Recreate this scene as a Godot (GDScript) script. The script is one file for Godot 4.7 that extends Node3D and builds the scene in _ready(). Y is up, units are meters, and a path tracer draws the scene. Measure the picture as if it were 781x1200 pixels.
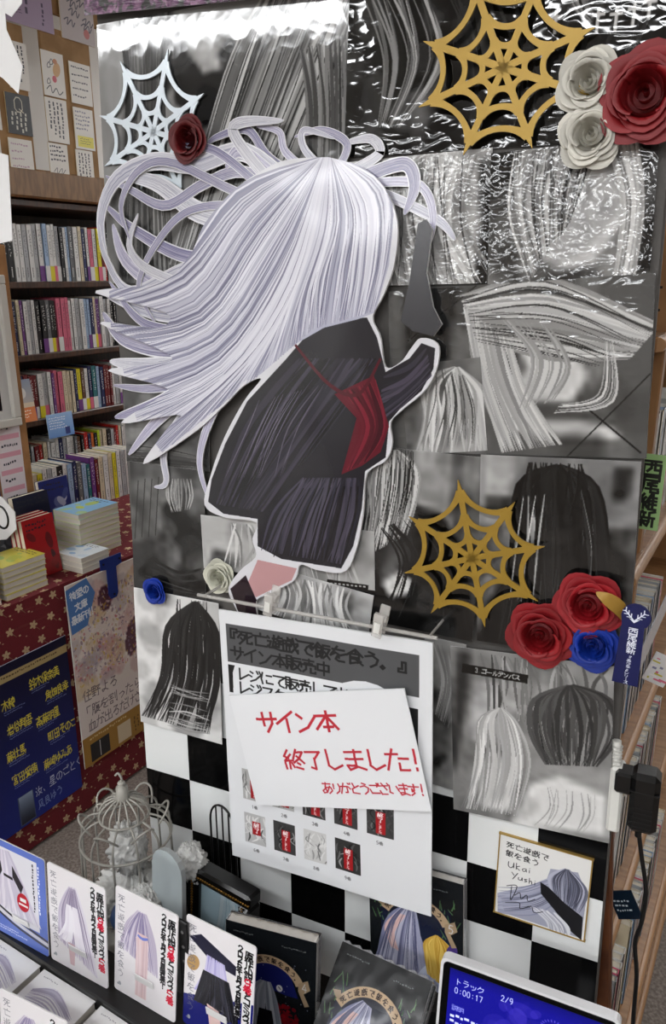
extends Node3D
# A bookshop display: a leaning board pasted with printed sheets, paper webs and paper roses,
# a table of books in front of it, an island bookcase behind, a cloth-covered table and a wall bookcase on the left.
# World axes follow the shop: -Z runs down the aisle, +X is to the right of it. Units are metres.

var used := {}
var mat_cache := {}
var box_cache := {}
var rng := RandomNumberGenerator.new()
var board := Transform3D(Basis(Vector3(0.99494, 0.03543, -0.09399), Vector3(-0.04098, 0.99748, -0.05787), Vector3(0.09170, 0.06143, 0.99389)), Vector3(-0.72902, 0.82373, -0.77559))

# ---------------------------------------------------------------- naming and nodes
func numbered(n: String) -> String:
	used[n] = used.get(n, -1) + 1
	return n if used[n] == 0 else "%s_%03d" % [n, used[n]]

func describe(o: Node3D, label: String, category: String, group := "") -> void:
	o.set_meta("label", label)
	o.set_meta("category", category)
	if group != "":
		o.set_meta("group", group)

func thing(called: String, label: String, category: String, xf := Transform3D(), group := "") -> Node3D:
	var o := Node3D.new()
	o.name = numbered(called)
	add_child(o)
	o.transform = xf
	describe(o, label, category, group)
	return o

func part(called: String, mesh: Mesh, m, parent: Node3D, xf := Transform3D()) -> MeshInstance3D:
	var o := MeshInstance3D.new()
	o.name = called
	o.mesh = mesh
	if m is Array:
		for i in m.size():
			o.set_surface_override_material(i, m[i])
	elif m != null:
		o.material_override = m
	parent.add_child(o, true)
	o.transform = xf
	return o

func single(called: String, mesh: Mesh, m, label: String, category: String, xf := Transform3D(), group := "") -> MeshInstance3D:
	var o := part(numbered(called), mesh, m, self, xf)
	describe(o, label, category, group)
	return o

func structure(called: String, mesh: Mesh, m, xf := Transform3D()) -> MeshInstance3D:
	var o := part(called, mesh, m, self, xf)
	o.set_meta("kind", "structure")
	return o

func at(p: Vector3, yaw := 0.0, tilt := 0.0, roll := 0.0) -> Transform3D:
	return Transform3D(Basis.from_euler(Vector3(deg_to_rad(tilt), deg_to_rad(yaw), deg_to_rad(roll))), p)

func on_board(p: Vector2, h: float, turn := 0.0) -> Transform3D:
	return board * Transform3D(Basis(Vector3(0, 0, 1), turn), Vector3(p.x, p.y, h))

# ---------------------------------------------------------------- materials
func paint(c: Color, rough := 0.6, metal := 0.0) -> StandardMaterial3D:
	var key := "%s %s %s" % [c.to_html(), rough, metal]
	if not mat_cache.has(key):
		var m := StandardMaterial3D.new()
		m.albedo_color = c
		m.roughness = rough
		m.metallic = metal
		mat_cache[key] = m
	return mat_cache[key]

func printed(im: Image, rough := 0.5) -> StandardMaterial3D:
	var m := StandardMaterial3D.new()
	m.albedo_texture = ImageTexture.create_from_image(im)
	m.texture_repeat = false
	m.roughness = rough
	return m

func noise_tex(freq: float, octaves: int, ramp: Gradient, seed_value: int, size := 512, kind := FastNoiseLite.TYPE_SIMPLEX_SMOOTH) -> NoiseTexture2D:
	var n := FastNoiseLite.new()
	n.noise_type = kind
	n.frequency = freq
	n.fractal_octaves = octaves
	n.seed = seed_value
	var t := NoiseTexture2D.new()
	t.width = size
	t.height = size
	t.seamless = true
	t.noise = n
	if ramp:
		t.color_ramp = ramp
	return t

func ramp(a: Array) -> Gradient:
	var g := Gradient.new()
	var offs := PackedFloat32Array()
	var cols := PackedColorArray()
	for e in a:
		offs.append(e[0])
		cols.append(e[1])
	g.offsets = offs
	g.colors = cols
	return g

func wood(a: Color, b: Color, seed_value: int, rough := 0.45) -> StandardMaterial3D:
	var m := StandardMaterial3D.new()
	m.albedo_texture = noise_tex(0.012, 4, ramp([[0.25, a], [0.5, a.lerp(b, 0.5)], [0.75, b]]), seed_value)
	m.uv1_triplanar = true
	m.uv1_scale = Vector3(1.6, 1.6, 9.0)
	m.roughness = rough
	return m

# ---------------------------------------------------------------- meshes
func face(st: SurfaceTool, pts: Array, out: Vector3, uvs := []) -> void:
	var n: Vector3 = (pts[1] - pts[0]).cross(pts[2] - pts[0])
	var order := range(pts.size())
	if n.dot(out) > 0.0:
		order.reverse()
	var nn := out.normalized()
	for k in range(1, pts.size() - 1):
		for i in [order[0], order[k], order[k + 1]]:
			st.set_normal(nn)
			st.set_uv(uvs[i] if uvs.size() else Vector2.ZERO)
			st.add_vertex(pts[i])

func begin() -> SurfaceTool:
	var st := SurfaceTool.new()
	st.begin(Mesh.PRIMITIVE_TRIANGLES)
	return st

func add_box(st: SurfaceTool, c: Vector3, s: Vector3, b := 0.0) -> void:
	var h := s / 2.0
	if b <= 0.0:
		for ax in 3:
			for sg in [-1.0, 1.0]:
				var n := Vector3.ZERO
				n[ax] = sg
				var u := (ax + 1) % 3
				var v := (ax + 2) % 3
				var pts := []
				for q in [[-1, -1], [1, -1], [1, 1], [-1, 1]]:
					var p := Vector3.ZERO
					p[ax] = sg * h[ax]
					p[u] = q[0] * h[u]
					p[v] = q[1] * h[v]
					pts.append(c + p)
				face(st, pts, n)
		return
	for ax in 3:
		var u := (ax + 1) % 3
		var v := (ax + 2) % 3
		for sg in [-1.0, 1.0]:
			var n := Vector3.ZERO
			n[ax] = sg
			var pts := []
			for q in [[-1, -1], [1, -1], [1, 1], [-1, 1]]:
				var p := Vector3.ZERO
				p[ax] = sg * h[ax]
				p[u] = q[0] * (h[u] - b)
				p[v] = q[1] * (h[v] - b)
				pts.append(c + p)
			face(st, pts, n)
			for s2 in [-1.0, 1.0]:
				var e := Vector3.ZERO
				e[ax] = sg
				e[u] = s2
				var q1 := Vector3.ZERO
				q1[ax] = sg * h[ax]
				q1[u] = s2 * (h[u] - b)
				var q2 := Vector3.ZERO
				q2[ax] = sg * (h[ax] - b)
				q2[u] = s2 * h[u]
				var r := Vector3.ZERO
				r[v] = h[v] - b
				face(st, [c + q1 - r, c + q1 + r, c + q2 + r, c + q2 - r], e)
	for sx in [-1.0, 1.0]:
		for sy in [-1.0, 1.0]:
			for sz in [-1.0, 1.0]:
				var k := Vector3(sx, sy, sz)
				face(st, [c + k * Vector3(h.x, h.y - b, h.z - b), c + k * Vector3(h.x - b, h.y, h.z - b), c + k * Vector3(h.x - b, h.y - b, h.z)], k)

func box(s: Vector3, b := 0.0) -> ArrayMesh:
	var key := "%.4f %.4f %.4f %.4f" % [s.x, s.y, s.z, b]
	if not box_cache.has(key):
		var st := begin()
		add_box(st, Vector3.ZERO, s, b)
		box_cache[key] = st.commit()
	return box_cache[key]

func boxes(list: Array, b := 0.0) -> ArrayMesh:
	var st := begin()
	for e in list:
		add_box(st, e[0], e[1], b)
	return st.commit()

# a flat card of some thickness: surface 0 its printed front, surface 1 the back and the rim
func card(w: float, h: float, t: float, round_r := 0.0) -> ArrayMesh:
	var pts := PackedVector2Array()
	if round_r <= 0.0:
		pts = PackedVector2Array([Vector2(-w / 2, -h / 2), Vector2(w / 2, -h / 2), Vector2(w / 2, h / 2), Vector2(-w / 2, h / 2)])
	else:
		for q in [[1, -1, -90], [1, 1, 0], [-1, 1, 90], [-1, -1, 180]]:
			for k in 5:
				var a := deg_to_rad(q[2] + k * 22.5)
				pts.append(Vector2(q[0] * (w / 2 - round_r), q[1] * (h / 2 - round_r)) + Vector2(cos(a), sin(a)) * round_r)
	return prism(pts, 0.0, t, Rect2(-w / 2, -h / 2, w, h))

func prism(poly: PackedVector2Array, z0: float, z1: float, frame: Rect2, m: ArrayMesh = null) -> ArrayMesh:
	if m == null:
		m = ArrayMesh.new()
	if Geometry2D.is_polygon_clockwise(poly):
		poly = poly.duplicate()
		poly.reverse()
	var tri := Geometry2D.triangulate_polygon(poly)
	var st := begin()
	for k in range(0, tri.size(), 3):
		var pts := []
		var uvs := []
		for j in 3:
			var p := poly[tri[k + j]]
			pts.append(Vector3(p.x, p.y, z1))
			uvs.append(Vector2((p.x - frame.position.x) / frame.size.x, 1.0 - (p.y - frame.position.y) / frame.size.y))
		face(st, pts, Vector3(0, 0, 1), uvs)
	st.commit(m)
	st = begin()
	for k in range(0, tri.size(), 3):
		var pts := []
		for j in 3:
			var p := poly[tri[k + j]]
			pts.append(Vector3(p.x, p.y, z0))
		face(st, pts, Vector3(0, 0, -1))
	for i in poly.size():
		var a := poly[i]
		var b := poly[(i + 1) % poly.size()]
		var e := b - a
		face(st, [Vector3(a.x, a.y, z0), Vector3(b.x, b.y, z0), Vector3(b.x, b.y, z1), Vector3(a.x, a.y, z1)], Vector3(e.y, -e.x, 0))
	st.commit(m)
	return m

# a limp sheet: front with a slight wave, back and rim. Surface 0 is the front.
func sheet(w: float, h: float, t: float, wave: float, seed_value: int, nx := 10, ny := 12) -> ArrayMesh:
	var n := FastNoiseLite.new()
	n.seed = seed_value
	n.frequency = 4.0
	n.fractal_octaves = 2
	var z := func(u: float, v: float) -> float: return t + wave * (0.5 + 0.5 * n.get_noise_2d(u * w * 1.0, v * h * 1.0))
	var st := begin()
	st.set_smooth_group(0)
	var m := ArrayMesh.new()
	for j in ny:
		for i in nx:
			var q := []
			var uv := []
			for d in [[0, 0], [1, 0], [1, 1], [0, 1]]:
				var u: float = float(i + d[0]) / nx
				var v: float = float(j + d[1]) / ny
				q.append(Vector3((u - 0.5) * w, (0.5 - v) * h, z.call(u, v)))
				uv.append(Vector2(u, v))
			for k in [0, 1, 2, 0, 2, 3]:
				st.set_uv(uv[k])
				st.add_vertex(q[k])
	st.generate_normals()
	st.commit(m)
	st = begin()
	var b := [Vector3(-w / 2, h / 2, 0), Vector3(w / 2, h / 2, 0), Vector3(w / 2, -h / 2, 0), Vector3(-w / 2, -h / 2, 0)]
	face(st, b, Vector3(0, 0, -1))
	for i in ny:
		for sd in [0.0, 1.0]:
			var v0 := float(i) / ny
			var v1 := float(i + 1) / ny
			var x: float = (sd - 0.5) * w
			face(st, [Vector3(x, (0.5 - v0) * h, 0), Vector3(x, (0.5 - v1) * h, 0), Vector3(x, (0.5 - v1) * h, z.call(sd, v1)), Vector3(x, (0.5 - v0) * h, z.call(sd, v0))], Vector3(sd * 2 - 1, 0, 0))
	for i in nx:
		for sd in [0.0, 1.0]:
			var u0 := float(i) / nx
			var u1 := float(i + 1) / nx
			var y: float = (0.5 - sd) * h
			face(st, [Vector3((u0 - 0.5) * w, y, 0), Vector3((u1 - 0.5) * w, y, 0), Vector3((u1 - 0.5) * w, y, z.call(u1, sd)), Vector3((u0 - 0.5) * w, y, z.call(u0, sd))], Vector3(0, 1 - sd * 2, 0))
	st.commit(m)
	return m

func add_tube(st: SurfaceTool, pts: Array, r: float, sides := 6, closed := false) -> void:
	var n := pts.size()
	var rings := []
	var ref := Vector3(0.13, 0.97, 0.21)
	for i in n:
		var a: Vector3 = pts[(i - 1 + n) % n] if closed or i > 0 else pts[0]
		var b: Vector3 = pts[(i + 1) % n] if closed or i < n - 1 else pts[n - 1]
		var d := (b - a).normalized()
		if absf(d.dot(ref)) > 0.95:
			ref = Vector3(0.9, 0.1, 0.4)
		var x := d.cross(ref).normalized()
		var y := x.cross(d)
		ref = y
		var ring := []
		for k in sides:
			var an := TAU * k / sides
			ring.append([pts[i] + (x * cos(an) + y * sin(an)) * r, x * cos(an) + y * sin(an)])
		rings.append(ring)
	for i in (n if closed else n - 1):
		var A: Array = rings[i]
		var B: Array = rings[(i + 1) % n]
		for k in sides:
			var k2 := (k + 1) % sides
			var quad := [A[k], A[k2], B[k2], B[k]]
			var nn: Vector3 = (quad[1][0] - quad[0][0]).cross(quad[2][0] - quad[0][0])
			var order := [0, 1, 2, 0, 2, 3]
			if nn.dot(A[k][1] + A[k2][1]) > 0.0:
				order = [0, 2, 1, 0, 3, 2]
			for o in order:
				st.set_normal(quad[o][1])
				st.set_uv(Vector2.ZERO)
				st.add_vertex(quad[o][0])
	if not closed:
		for e in [0, n - 1]:
			var cap := []
			for q in rings[e]:
				cap.append(q[0])
			var d: Vector3 = pts[0] - pts[1] if e == 0 else pts[n - 1] - pts[n - 2]
			face(st, cap, d)

func tube(pts: Array, r: float, sides := 6, closed := false) -> ArrayMesh:
	var st := begin()
	add_tube(st, pts, r, sides, closed)
	return st.commit()

func ring(c: Vector3, r: float, wire: float, n := 32) -> ArrayMesh:
	var pts := []
	for i in n:
		pts.append(c + Vector3(cos(TAU * i / n) * r, 0, sin(TAU * i / n) * r))
	return tube(pts, wire, 6, true)

func lathe(profile: Array, n := 24) -> ArrayMesh:
	var st := begin()
	st.set_smooth_group(0)
	for i in n:
		for j in profile.size() - 1:
			var q := []
			for d in [[0, 0], [1, 0], [1, 1], [0, 1]]:
				var a: float = TAU * (i + d[0]) / n
				var p: Vector2 = profile[j + d[1]]
				q.append(Vector3(cos(a) * p.x, p.y, sin(a) * p.x))
			for k in [0, 1, 2, 0, 2, 3]:
				st.set_uv(Vector2.ZERO)
				st.add_vertex(q[k])
	st.generate_normals()
	return st.commit()

func curve(pts: Array, n: int) -> Array:
	var out := []
	for i in n + 1:
		var f := float(i) / n * (pts.size() - 1)
		var k := mini(int(f), pts.size() - 2)
		var t := f - k
		var p0 = pts[maxi(k - 1, 0)]
		var p3 = pts[mini(k + 2, pts.size() - 1)]
		out.append(pts[k].cubic_interpolate(pts[k + 1], p0, p3, t))
	return out

# ---------------------------------------------------------------- drawing flat print
var row := Image.create(2048, 1, false, Image.FORMAT_RGBA8)

func canvas(w: int, h: int, c: Color) -> Image:
	var im := Image.create(w, h, false, Image.FORMAT_RGBA8)
	im.fill(c)
	return im

func fill(im: Image, pts: Array, c: Color) -> void:
	var lo := INF
	var hi := -INF
	for p in pts:
		lo = minf(lo, p.y)
		hi = maxf(hi, p.y)
	var W := im.get_width()
	if c.a < 1.0:
		row.fill(c)
	var n := pts.size()
	for y in range(maxi(0, int(lo)), mini(im.get_height() - 1, int(hi)) + 1):
		var yc := y + 0.5
		var xs := PackedFloat32Array()
		for i in n:
			var a: Vector2 = pts[i]
			var b: Vector2 = pts[i + 1 if i + 1 < n else 0]
			if (a.y <= yc) != (b.y <= yc):
				xs.append(a.x + (yc - a.y) * (b.x - a.x) / (b.y - a.y))
		if xs.size() < 2:
			continue
		xs.sort()
		for k in range(0, xs.size() - 1, 2):
			var x0 := maxi(0, roundi(xs[k]))
			var x1 := mini(W, roundi(xs[k + 1]))
			if x1 > x0:
				if c.a >= 1.0:
					im.fill_rect(Rect2i(x0, y, x1 - x0, 1), c)
				else:
					im.blend_rect(row, Rect2i(0, 0, x1 - x0, 1), Vector2i(x0, y))

func line(im: Image, a: Vector2, b: Vector2, wa: float, wb: float, c: Color) -> void:
	var d := (b - a).normalized()
	if d == Vector2.ZERO:
		return
	var n := Vector2(-d.y, d.x)
	fill(im, [a + n * wa / 2, b + n * wb / 2, b - n * wb / 2, a - n * wa / 2], c)

func stroke(im: Image, pts: Array, w: float, c: Color, taper := 0.0, n := 14) -> void:
	var p := curve(pts, n)
	var l := []
	var r := []
	for i in p.size():
		var a: Vector2 = p[maxi(i - 1, 0)]
		var b: Vector2 = p[mini(i + 1, p.size() - 1)]
		var d := (b - a).normalized()
		var t := float(i) / (p.size() - 1)
		var ww := w * lerpf(1.0, sin(PI * clampf(t * 0.92 + 0.06, 0, 1)), taper) / 2
		l.append(p[i] + Vector2(-d.y, d.x) * ww)
		r.append(p[i] - Vector2(-d.y, d.x) * ww)
	for i in p.size() - 1:
		fill(im, [l[i], l[i + 1], r[i + 1], r[i]], c)

# a family of strands between two guide curves
func strands(im: Image, n: int, A: Array, B: Array, c0: Color, c1: Color, w: float, r: RandomNumberGenerator) -> void:
	for i in n:
		var t := r.randf()
		var pts := []
		for k in A.size():
			pts.append(A[k].lerp(B[k], clampf(t + r.randf_range(-0.06, 0.06), 0, 1)))
		stroke(im, pts, w * r.randf_range(0.4, 1.5), c0.lerp(c1, r.randf()), 0.85, 12)

func oval(im: Image, c: Vector2, rx: float, ry: float, col: Color, turn := 0.0) -> void:
	var pts := []
	for i in 24:
		pts.append(c + Vector2(cos(TAU * i / 24) * rx, sin(TAU * i / 24) * ry).rotated(turn))
	fill(im, pts, col)

func fade(im: Image, r: Rect2, c0: Color, c1: Color) -> void:
	for y in range(int(r.position.y), int(r.end.y)):
		im.fill_rect(Rect2i(int(r.position.x), y, int(r.size.x), 1), c0.lerp(c1, (y - r.position.y) / r.size.y))

func half(im: Image) -> Image:
	im.resize(im.get_width() / 2, im.get_height() / 2, Image.INTERPOLATE_BILINEAR)
	return im

# lettering: each character is a few pen strokes on a ten by ten grid, two digits for each point
func letter(im: Image, ch: String, xf: Transform2D, weight: float, c: Color, wobble := 0.0) -> void:
	if not PEN.has(ch):
		return
	for s: String in PEN[ch].split(" "):
		var pts := []
		for k in range(0, s.length() - 1, 2):
			var p := Vector2(s[k].to_int(), s[k + 1].to_int()) / 9.0
			if wobble > 0.0:
				p += Vector2(rng.randf_range(-wobble, wobble), rng.randf_range(-wobble, wobble))
			pts.append(xf * p)
		for k in pts.size() - 1:
			var a: Vector2 = pts[k]
			var b: Vector2 = pts[k + 1]
			var d := (b - a).normalized() * weight * 0.4
			line(im, a - d, b + d, weight, weight, c)

func text(im: Image, s: String, p: Vector2, size: float, weight: float, c: Color, down := false, narrow := 1.0, turn := 0.0, wobble := 0.0, gap := 1.14) -> void:
	var q := Vector2.ZERO
	for ch in s:
		var digit := ch in "0123456789/:.!"
		var wd := size * narrow * (0.55 if digit and not down else 1.0)
		var xf := Transform2D(turn, p) * Transform2D(Vector2(wd, 0), Vector2(0, size), q)
		letter(im, ch, xf, weight, c, wobble)
		if down:
			q.y += size * gap
		else:
			q.x += (size * narrow * 0.68 if digit else wd * gap)

# illegible small print, as rows of short dashes
func smallprint(im: Image, r: Rect2, rows: int, c: Color, g: RandomNumberGenerator, down := false) -> void:
	for k in rows:
		var t := 0.0
		var lim := (r.size.y if down else r.size.x) * g.randf_range(0.6, 1.0)
		var step := (r.size.x if down else r.size.y) / rows
		while t < lim:
			var l := step * g.randf_range(0.3, 0.8)
			if down:
				im.fill_rect(Rect2i(int(r.position.x + step * k + g.randf_range(0, step * 0.3)), int(r.position.y + t), int(maxf(1, step * 0.4)), int(maxf(1, l))), c)
			else:
				im.fill_rect(Rect2i(int(r.position.x + t), int(r.position.y + step * k + g.randf_range(0, step * 0.3)), int(maxf(1, l)), int(maxf(1, step * 0.4))), c)
			t += l + step * g.randf_range(0.15, 0.3)

func grey(v: float, a := 1.0) -> Color:
	v = pow(v, 1.25)
	return Color(v, v, v * 0.995, a)

const PEN := {
	"死": "0191 3105 23534619 2536 9355 62689897", "亡": "5052 0292 222898",
	"遊": "0112 042417 0718488999 4041 3252 4237 44545747 7062 7191 639374 747767 6595",
	"戯": "3032 3151 025253 020709 1454 232555 2628 4648 0959 5493 60769997 9459 8091",
	"で": "019154465889 7485 8394", "飯": "2003 2042 2223 13434616 131938 1545 3649 5191 515649 63937759 6599",
	"を": "1282 4006345557 9446385989", "食": "5004 5094 5153 23737626 232958 2575 5699 8768",
	"う": "3061 1352847749", "。": "1728190817", "『": "90505676729290", "』": "09494323270709",
	"サ": "0393 3036 707549", "イ": "8005 5359", "ン": "1133 195792", "本": "0292 5059 5208 5298 3777",
	"販": "0030360600 0232 0434 1609 2639 4191 414639 53937749 5599",
	"売": "1181 5053 2373 06049496 353719 66699998", "中": "1282861612 5059", "レ": "202994",
	"ジ": "1132 0425 195793 6072 8092", "に": "100519 4282 464898", "て": "019154465889", "し": "20274987",
	"お": "0363 3038190754858859 7193", "ス": "11816509 5599", "タ": "4005 32827629 3466",
	"終": "200324 320545 2529 0609 3648 6044 61917446 6396 6677 5889", "了": "118154 545938",
	"ま": "1181 1484 505829174799", "た": "0252 3009 5494 565999", "!": "5056 5859",
	"あ": "1181 403448 7348190744849769", "り": "2125 71847749", "が": "03636848 3009 7395 7081 9091",
	"と": "3044 82252889", "ご": "128273 152898 7081 9092", "ざ": "0282 3075 162979 8091", "い": "111738 7296",
	"す": "0292 505536345729", "西": "0191 0393990903 414527 616686",
	"尾": "10909212 101509 8334 3585 2797 54599998",
	"維": "200324 320545 2529 0609 3648 6044 5359 7072 5292 5494 5696 5999 7279",
	"新": "2021 0141 1213 3332 0454 0656 2429 2608 2648 9061 616659 6494 8489",
	"美": "3031 6061 1181 1383 0595 5155 0797 554719 5799", "少": "5055 2205 7294 855819",
	"年": "2003 2181 2484 2427 0797 5159", "シ": "1132 0425 195793", "リ": "2125 717549", "|": "5159", "ー": "0595",
	"ズ": "11816509 5599 7081 9091", "待": "2002 3205 2429 4292 6064 4494 4696 858978 5768",
	"望": "2021 0141 111444 5045 509095 5292 5393 1686 2878 0999 5659", "文": "5051 0292 725609 225699",
	"庫": "5051 1191 111609 2393 3484873734 3585 2898 5259",
	"最": "2070732320 2171 0494 1418 4449 1646 0858 559559 6699", "刊": "0151 0454 3139 7176 909988",
	"住": "3004 2329 6071 4292 4595 3999 6269",
	"野": "0040440400 0242 2028 0646 0848 519173 6274 549495 747969", "よ": "5383 505729174789", "る": "2171166486694948",
	"腹": "101609 103039 1333 1535 5042 5191 5383855553 5484 6548 669649 5799",
	"割": "02015152 1343 0555 2225 1747491917 7176 909988", "っ": "25648649", "ら": "3051 2226657749",
	"血": "4032 19138389 3339 6369 0999", "出": "5059 11148481 06099996", "だ": "0252 3009 5494 565999 7081 9091",
	"け": "100519 4393 707659", "さ": "0282 3075 162979", "「": "905055", "」": "444909",
	"原": "1191 111509 5142 3383863633 3484 565949 3728 7798", "作": "3004 2329 6043 5292 6269 6494 6797",
	"小": "505949 2306 7396", "説": "1030 0242 1434 1636391916 5061 9081 5292955552 656749 858999",
	"巻": "2031 7061 1282 0494 504407 5497 36666737398988", "コ": "118189 0888", "ミ": "2072 2375 1689",
	"ッ": "1325 4355 837739", "ク": "4005 32827629", "月": "202609 20808969 2383 2686", "日": "2080892920 2484",
	"発": "114105 1223 5095 8062 2575 1787 454719 65699998", "同": "1910808979 3262 3464673734",
	"時": "0131380801 0434 5292 7074 4494 4696 858978 5768",
	"鈴": "2003 2043 1434 0646 2429 0949 7053 7093 6484 569698 7679", "木": "0292 5059 5208 5298",
	"保": "3004 2329 5080835350 4595 6369 6548 6598", "奈": "0292 5004 5294 3464 1686 5659 3719 7799",
	"角": "4013 317153 238389 232709 2585 2787 5357", "畑": "202609 0204 4234 2649 5292985852 7278 5595",
	"良": "5051 21717525 2373 212958 4599 8667", "幸": "1181 5053 0393 3445 7465 1585 0797 5559",
	"岩": "5053 21238381 0494 4408 3787893937", "谷": "3013 6083 5206 5296 3666693936",
	"翔": "1021 4031 0242 0444 0646 222609 517179 819199 5364 5667", "吾": "1080 227275 4035 0595 2777792927",
	"齋": "5051 0191 7106 2196 1519 8589 3565 2777 5759",
	"藤": "0191 3032 6062 131709 133339 1535 1737 4494 4696 6347 7597 6669 5868 8878",
	"明": "0131380801 0434 515649 519199 5393 5696", "里": "2070752520 2373 5059 1787 0999",
	"町": "0141480801 2128 0444 5191 717968", "田": "1181891911 5159 1585", "そ": "20701483465889",
	"の": "514728052261948759", "こ": "1272 152898", "宮": "5051 03019193 3363653533 2777792927 5547",
	"愛": "1180 1223 4253 8273 05049495 35366665 4719 377729 4899",
	"萌": "0191 3032 6062 0343480803 0545 636759 639399 6595 6797",
	"崎": "2127 03074743 5191 7053 7193 5494 848979 5666685856", "ゆ": "1117346284865746 606749",
	"み": "11512708063698 7469", "壮": "2029 0214 0726 4393 6068 4898",
	"馬": "2080 20269689 2272 2474 5056 1809 3839 5859 6777",
	"穂": "3011 0343 2129 2306 2346 5191 7075 5292955552 5658 66798989 7778",
	"汝": "1122 0415 0926 514689 847739 3494", "星": "2070732320 2171 2406 2585 2777 0999 5459", "く": "702479",
	"凪": "202609 2070789998 5257 3437 5565 3767", "、": "1729", "ト": "3039 3375", "ラ": "2070 13837639",
	"ゴ": "118189 0888 7081 9091", "ル": "313519 606996", "デ": "2070 0393 535719 8091", "バ": "3309 6289 7081 9091",
	"0": "306082876939171230", "1": "325059", "2": "12306082741989", "3": "113070825486793918", "4": "601696 7379",
	"5": "80201464866919", "6": "7031152969876525", "7": "108049", "8": "5422406082541739799754", "9": "8435133070847749",
	"/": "8019", ":": "5253 5758", ".": "4858", "Q": "306082876939171230 5799",
}

# ================================================================ the scene
func _ready() -> void:
	rng.seed = 77
	var cam := Camera3D.new()
	cam.name = "camera"
	cam.position = Vector3(0, 1.5, 0)
	cam.rotation_degrees = Vector3(-17.3, 30.9, 0)
	cam.fov = 67.38
	cam.near = 0.02
	add_child(cam)
	cam.current = true
	var env := Environment.new()
	env.background_mode = Environment.BG_COLOR
	env.background_color = Color(0.02, 0.02, 0.02)
	env.tonemap_mode = Environment.TONE_MAPPER_LINEAR
	env.tonemap_exposure = 1.7
	env.sdfgi_enabled = true
	env.ssao_enabled = true
	env.ssil_enabled = true
	var we := WorldEnvironment.new()
	we.name = "world_environment"
	we.environment = env
	add_child(we)
	ceiling_lights()
	room()
	wall_bookcase()
	message_boards()
	cloth_table()
	island_bookcase()
	display_board()
	pasted_sheets()
	cutout()
	webs_and_roses()
	notices()
	display_table()
	foreground()

func ceiling_lights() -> void:
	var glow := StandardMaterial3D.new()
	glow.albedo_color = Color(0.9, 0.9, 0.9)
	glow.emission_enabled = true
	glow.emission = Color(0.985, 0.992, 1.0)
	glow.emission_energy_multiplier = 9.0
	var where := ["over the far aisle", "above the display", "behind the shopper", "at the back of the shop"]
	var across := ["left", "middle", "right"]
	var zs := [-3.6, 0.95, 3.2, 4.5]
	var xs := [[-1.75, 0.0, 1.75], [-1.75, 0.0, 1.75], [-2.0, -0.7, 1.2], [-1.9, -0.5, 1.4]]
	for j in 4:
		for i in 3:
			var x: float = xs[j][i]
			var t := thing("ceiling_light", "long white fluorescent ceiling light %s, %s one of its row" % [where[j], across[i]], "light", at(Vector3(x, 2.62, zs[j])), "fluorescent ceiling lights")
			part("housing", box(Vector3(1.28, 0.05, 0.2), 0.008), paint(Color(0.85, 0.85, 0.84), 0.5), t)
			for s in [-0.05, 0.05]:
				part("tube", tube([Vector3(-0.6, -0.045, s), Vector3(0.6, -0.045, s)], 0.016, 8), glow, t)
			var l := AreaLight3D.new()
			l.name = "light"
			l.area_size = Vector2(1.2, 0.16)
			l.light_color = Color(0.985, 0.992, 1.0)
			l.light_energy = [1.5, 0.95, 1.5, 1.9][j]
			l.area_range = 12.0
			l.shadow_enabled = true
			t.add_child(l, true)
			l.position = Vector3(0, -0.07, 0)
			l.rotation_degrees = Vector3(-90, 0, 0)

func room() -> void:
	var carpet := StandardMaterial3D.new()
	carpet.albedo_texture = noise_tex(0.09, 3, ramp([[0.2, Color(0.42, 0.38, 0.35)], [0.5, Color(0.5, 0.46, 0.43)], [0.8, Color(0.58, 0.54, 0.51)]]), 4)
	carpet.uv1_triplanar = true
	carpet.uv1_world_triplanar = true
	carpet.uv1_scale = Vector3(2.2, 2.2, 2.2)
	carpet.roughness = 0.95
	var white := paint(Color(0.83, 0.82, 0.8), 0.8)
	structure("floor", box(Vector3(5.9, 0.1, 11.2)), carpet, at(Vector3(0, -0.05, 0)))
	structure("ceiling", box(Vector3(5.9, 0.1, 11.2)), white, at(Vector3(0, 2.7, 0)))
	structure("wall_left", box(Vector3(0.1, 2.75, 11.2)), white, at(Vector3(-2.72, 1.32, 0)))
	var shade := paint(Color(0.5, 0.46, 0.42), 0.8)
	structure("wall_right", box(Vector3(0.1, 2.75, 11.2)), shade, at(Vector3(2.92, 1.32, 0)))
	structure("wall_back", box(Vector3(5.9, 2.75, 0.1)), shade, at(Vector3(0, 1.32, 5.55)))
	structure("wall_front", box(Vector3(5.9, 2.75, 0.1)), white, at(Vector3(0, 1.32, -5.55)))

const SPINE_COLOURS := {
	"yellow": [0.85, 0.8, 0.12], "dark red": [0.42, 0.08, 0.1], "red": [0.72, 0.13, 0.1], "black": [0.06, 0.06, 0.07], "white": [0.85, 0.85, 0.84],
	"cream": [0.82, 0.77, 0.66], "pale grey": [0.66, 0.67, 0.68], "pale blue": [0.6, 0.7, 0.82], "navy": [0.1, 0.14, 0.32], "pink": [0.82, 0.4, 0.5],
	"purple": [0.42, 0.22, 0.5], "orange": [0.85, 0.45, 0.15], "grey": [0.4, 0.41, 0.42], "teal": [0.15, 0.42, 0.45], "brown": [0.38, 0.25, 0.16], "lime": [0.72, 0.82, 0.15],
}
var spine_prints := []
var ordinals := ["first", "second", "third", "fourth", "fifth", "sixth", "seventh", "eighth", "ninth", "tenth", "eleventh", "twelfth", "thirteenth", "fourteenth", "fifteenth", "sixteenth", "seventeenth", "eighteenth", "nineteenth", "twentieth"]

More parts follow.
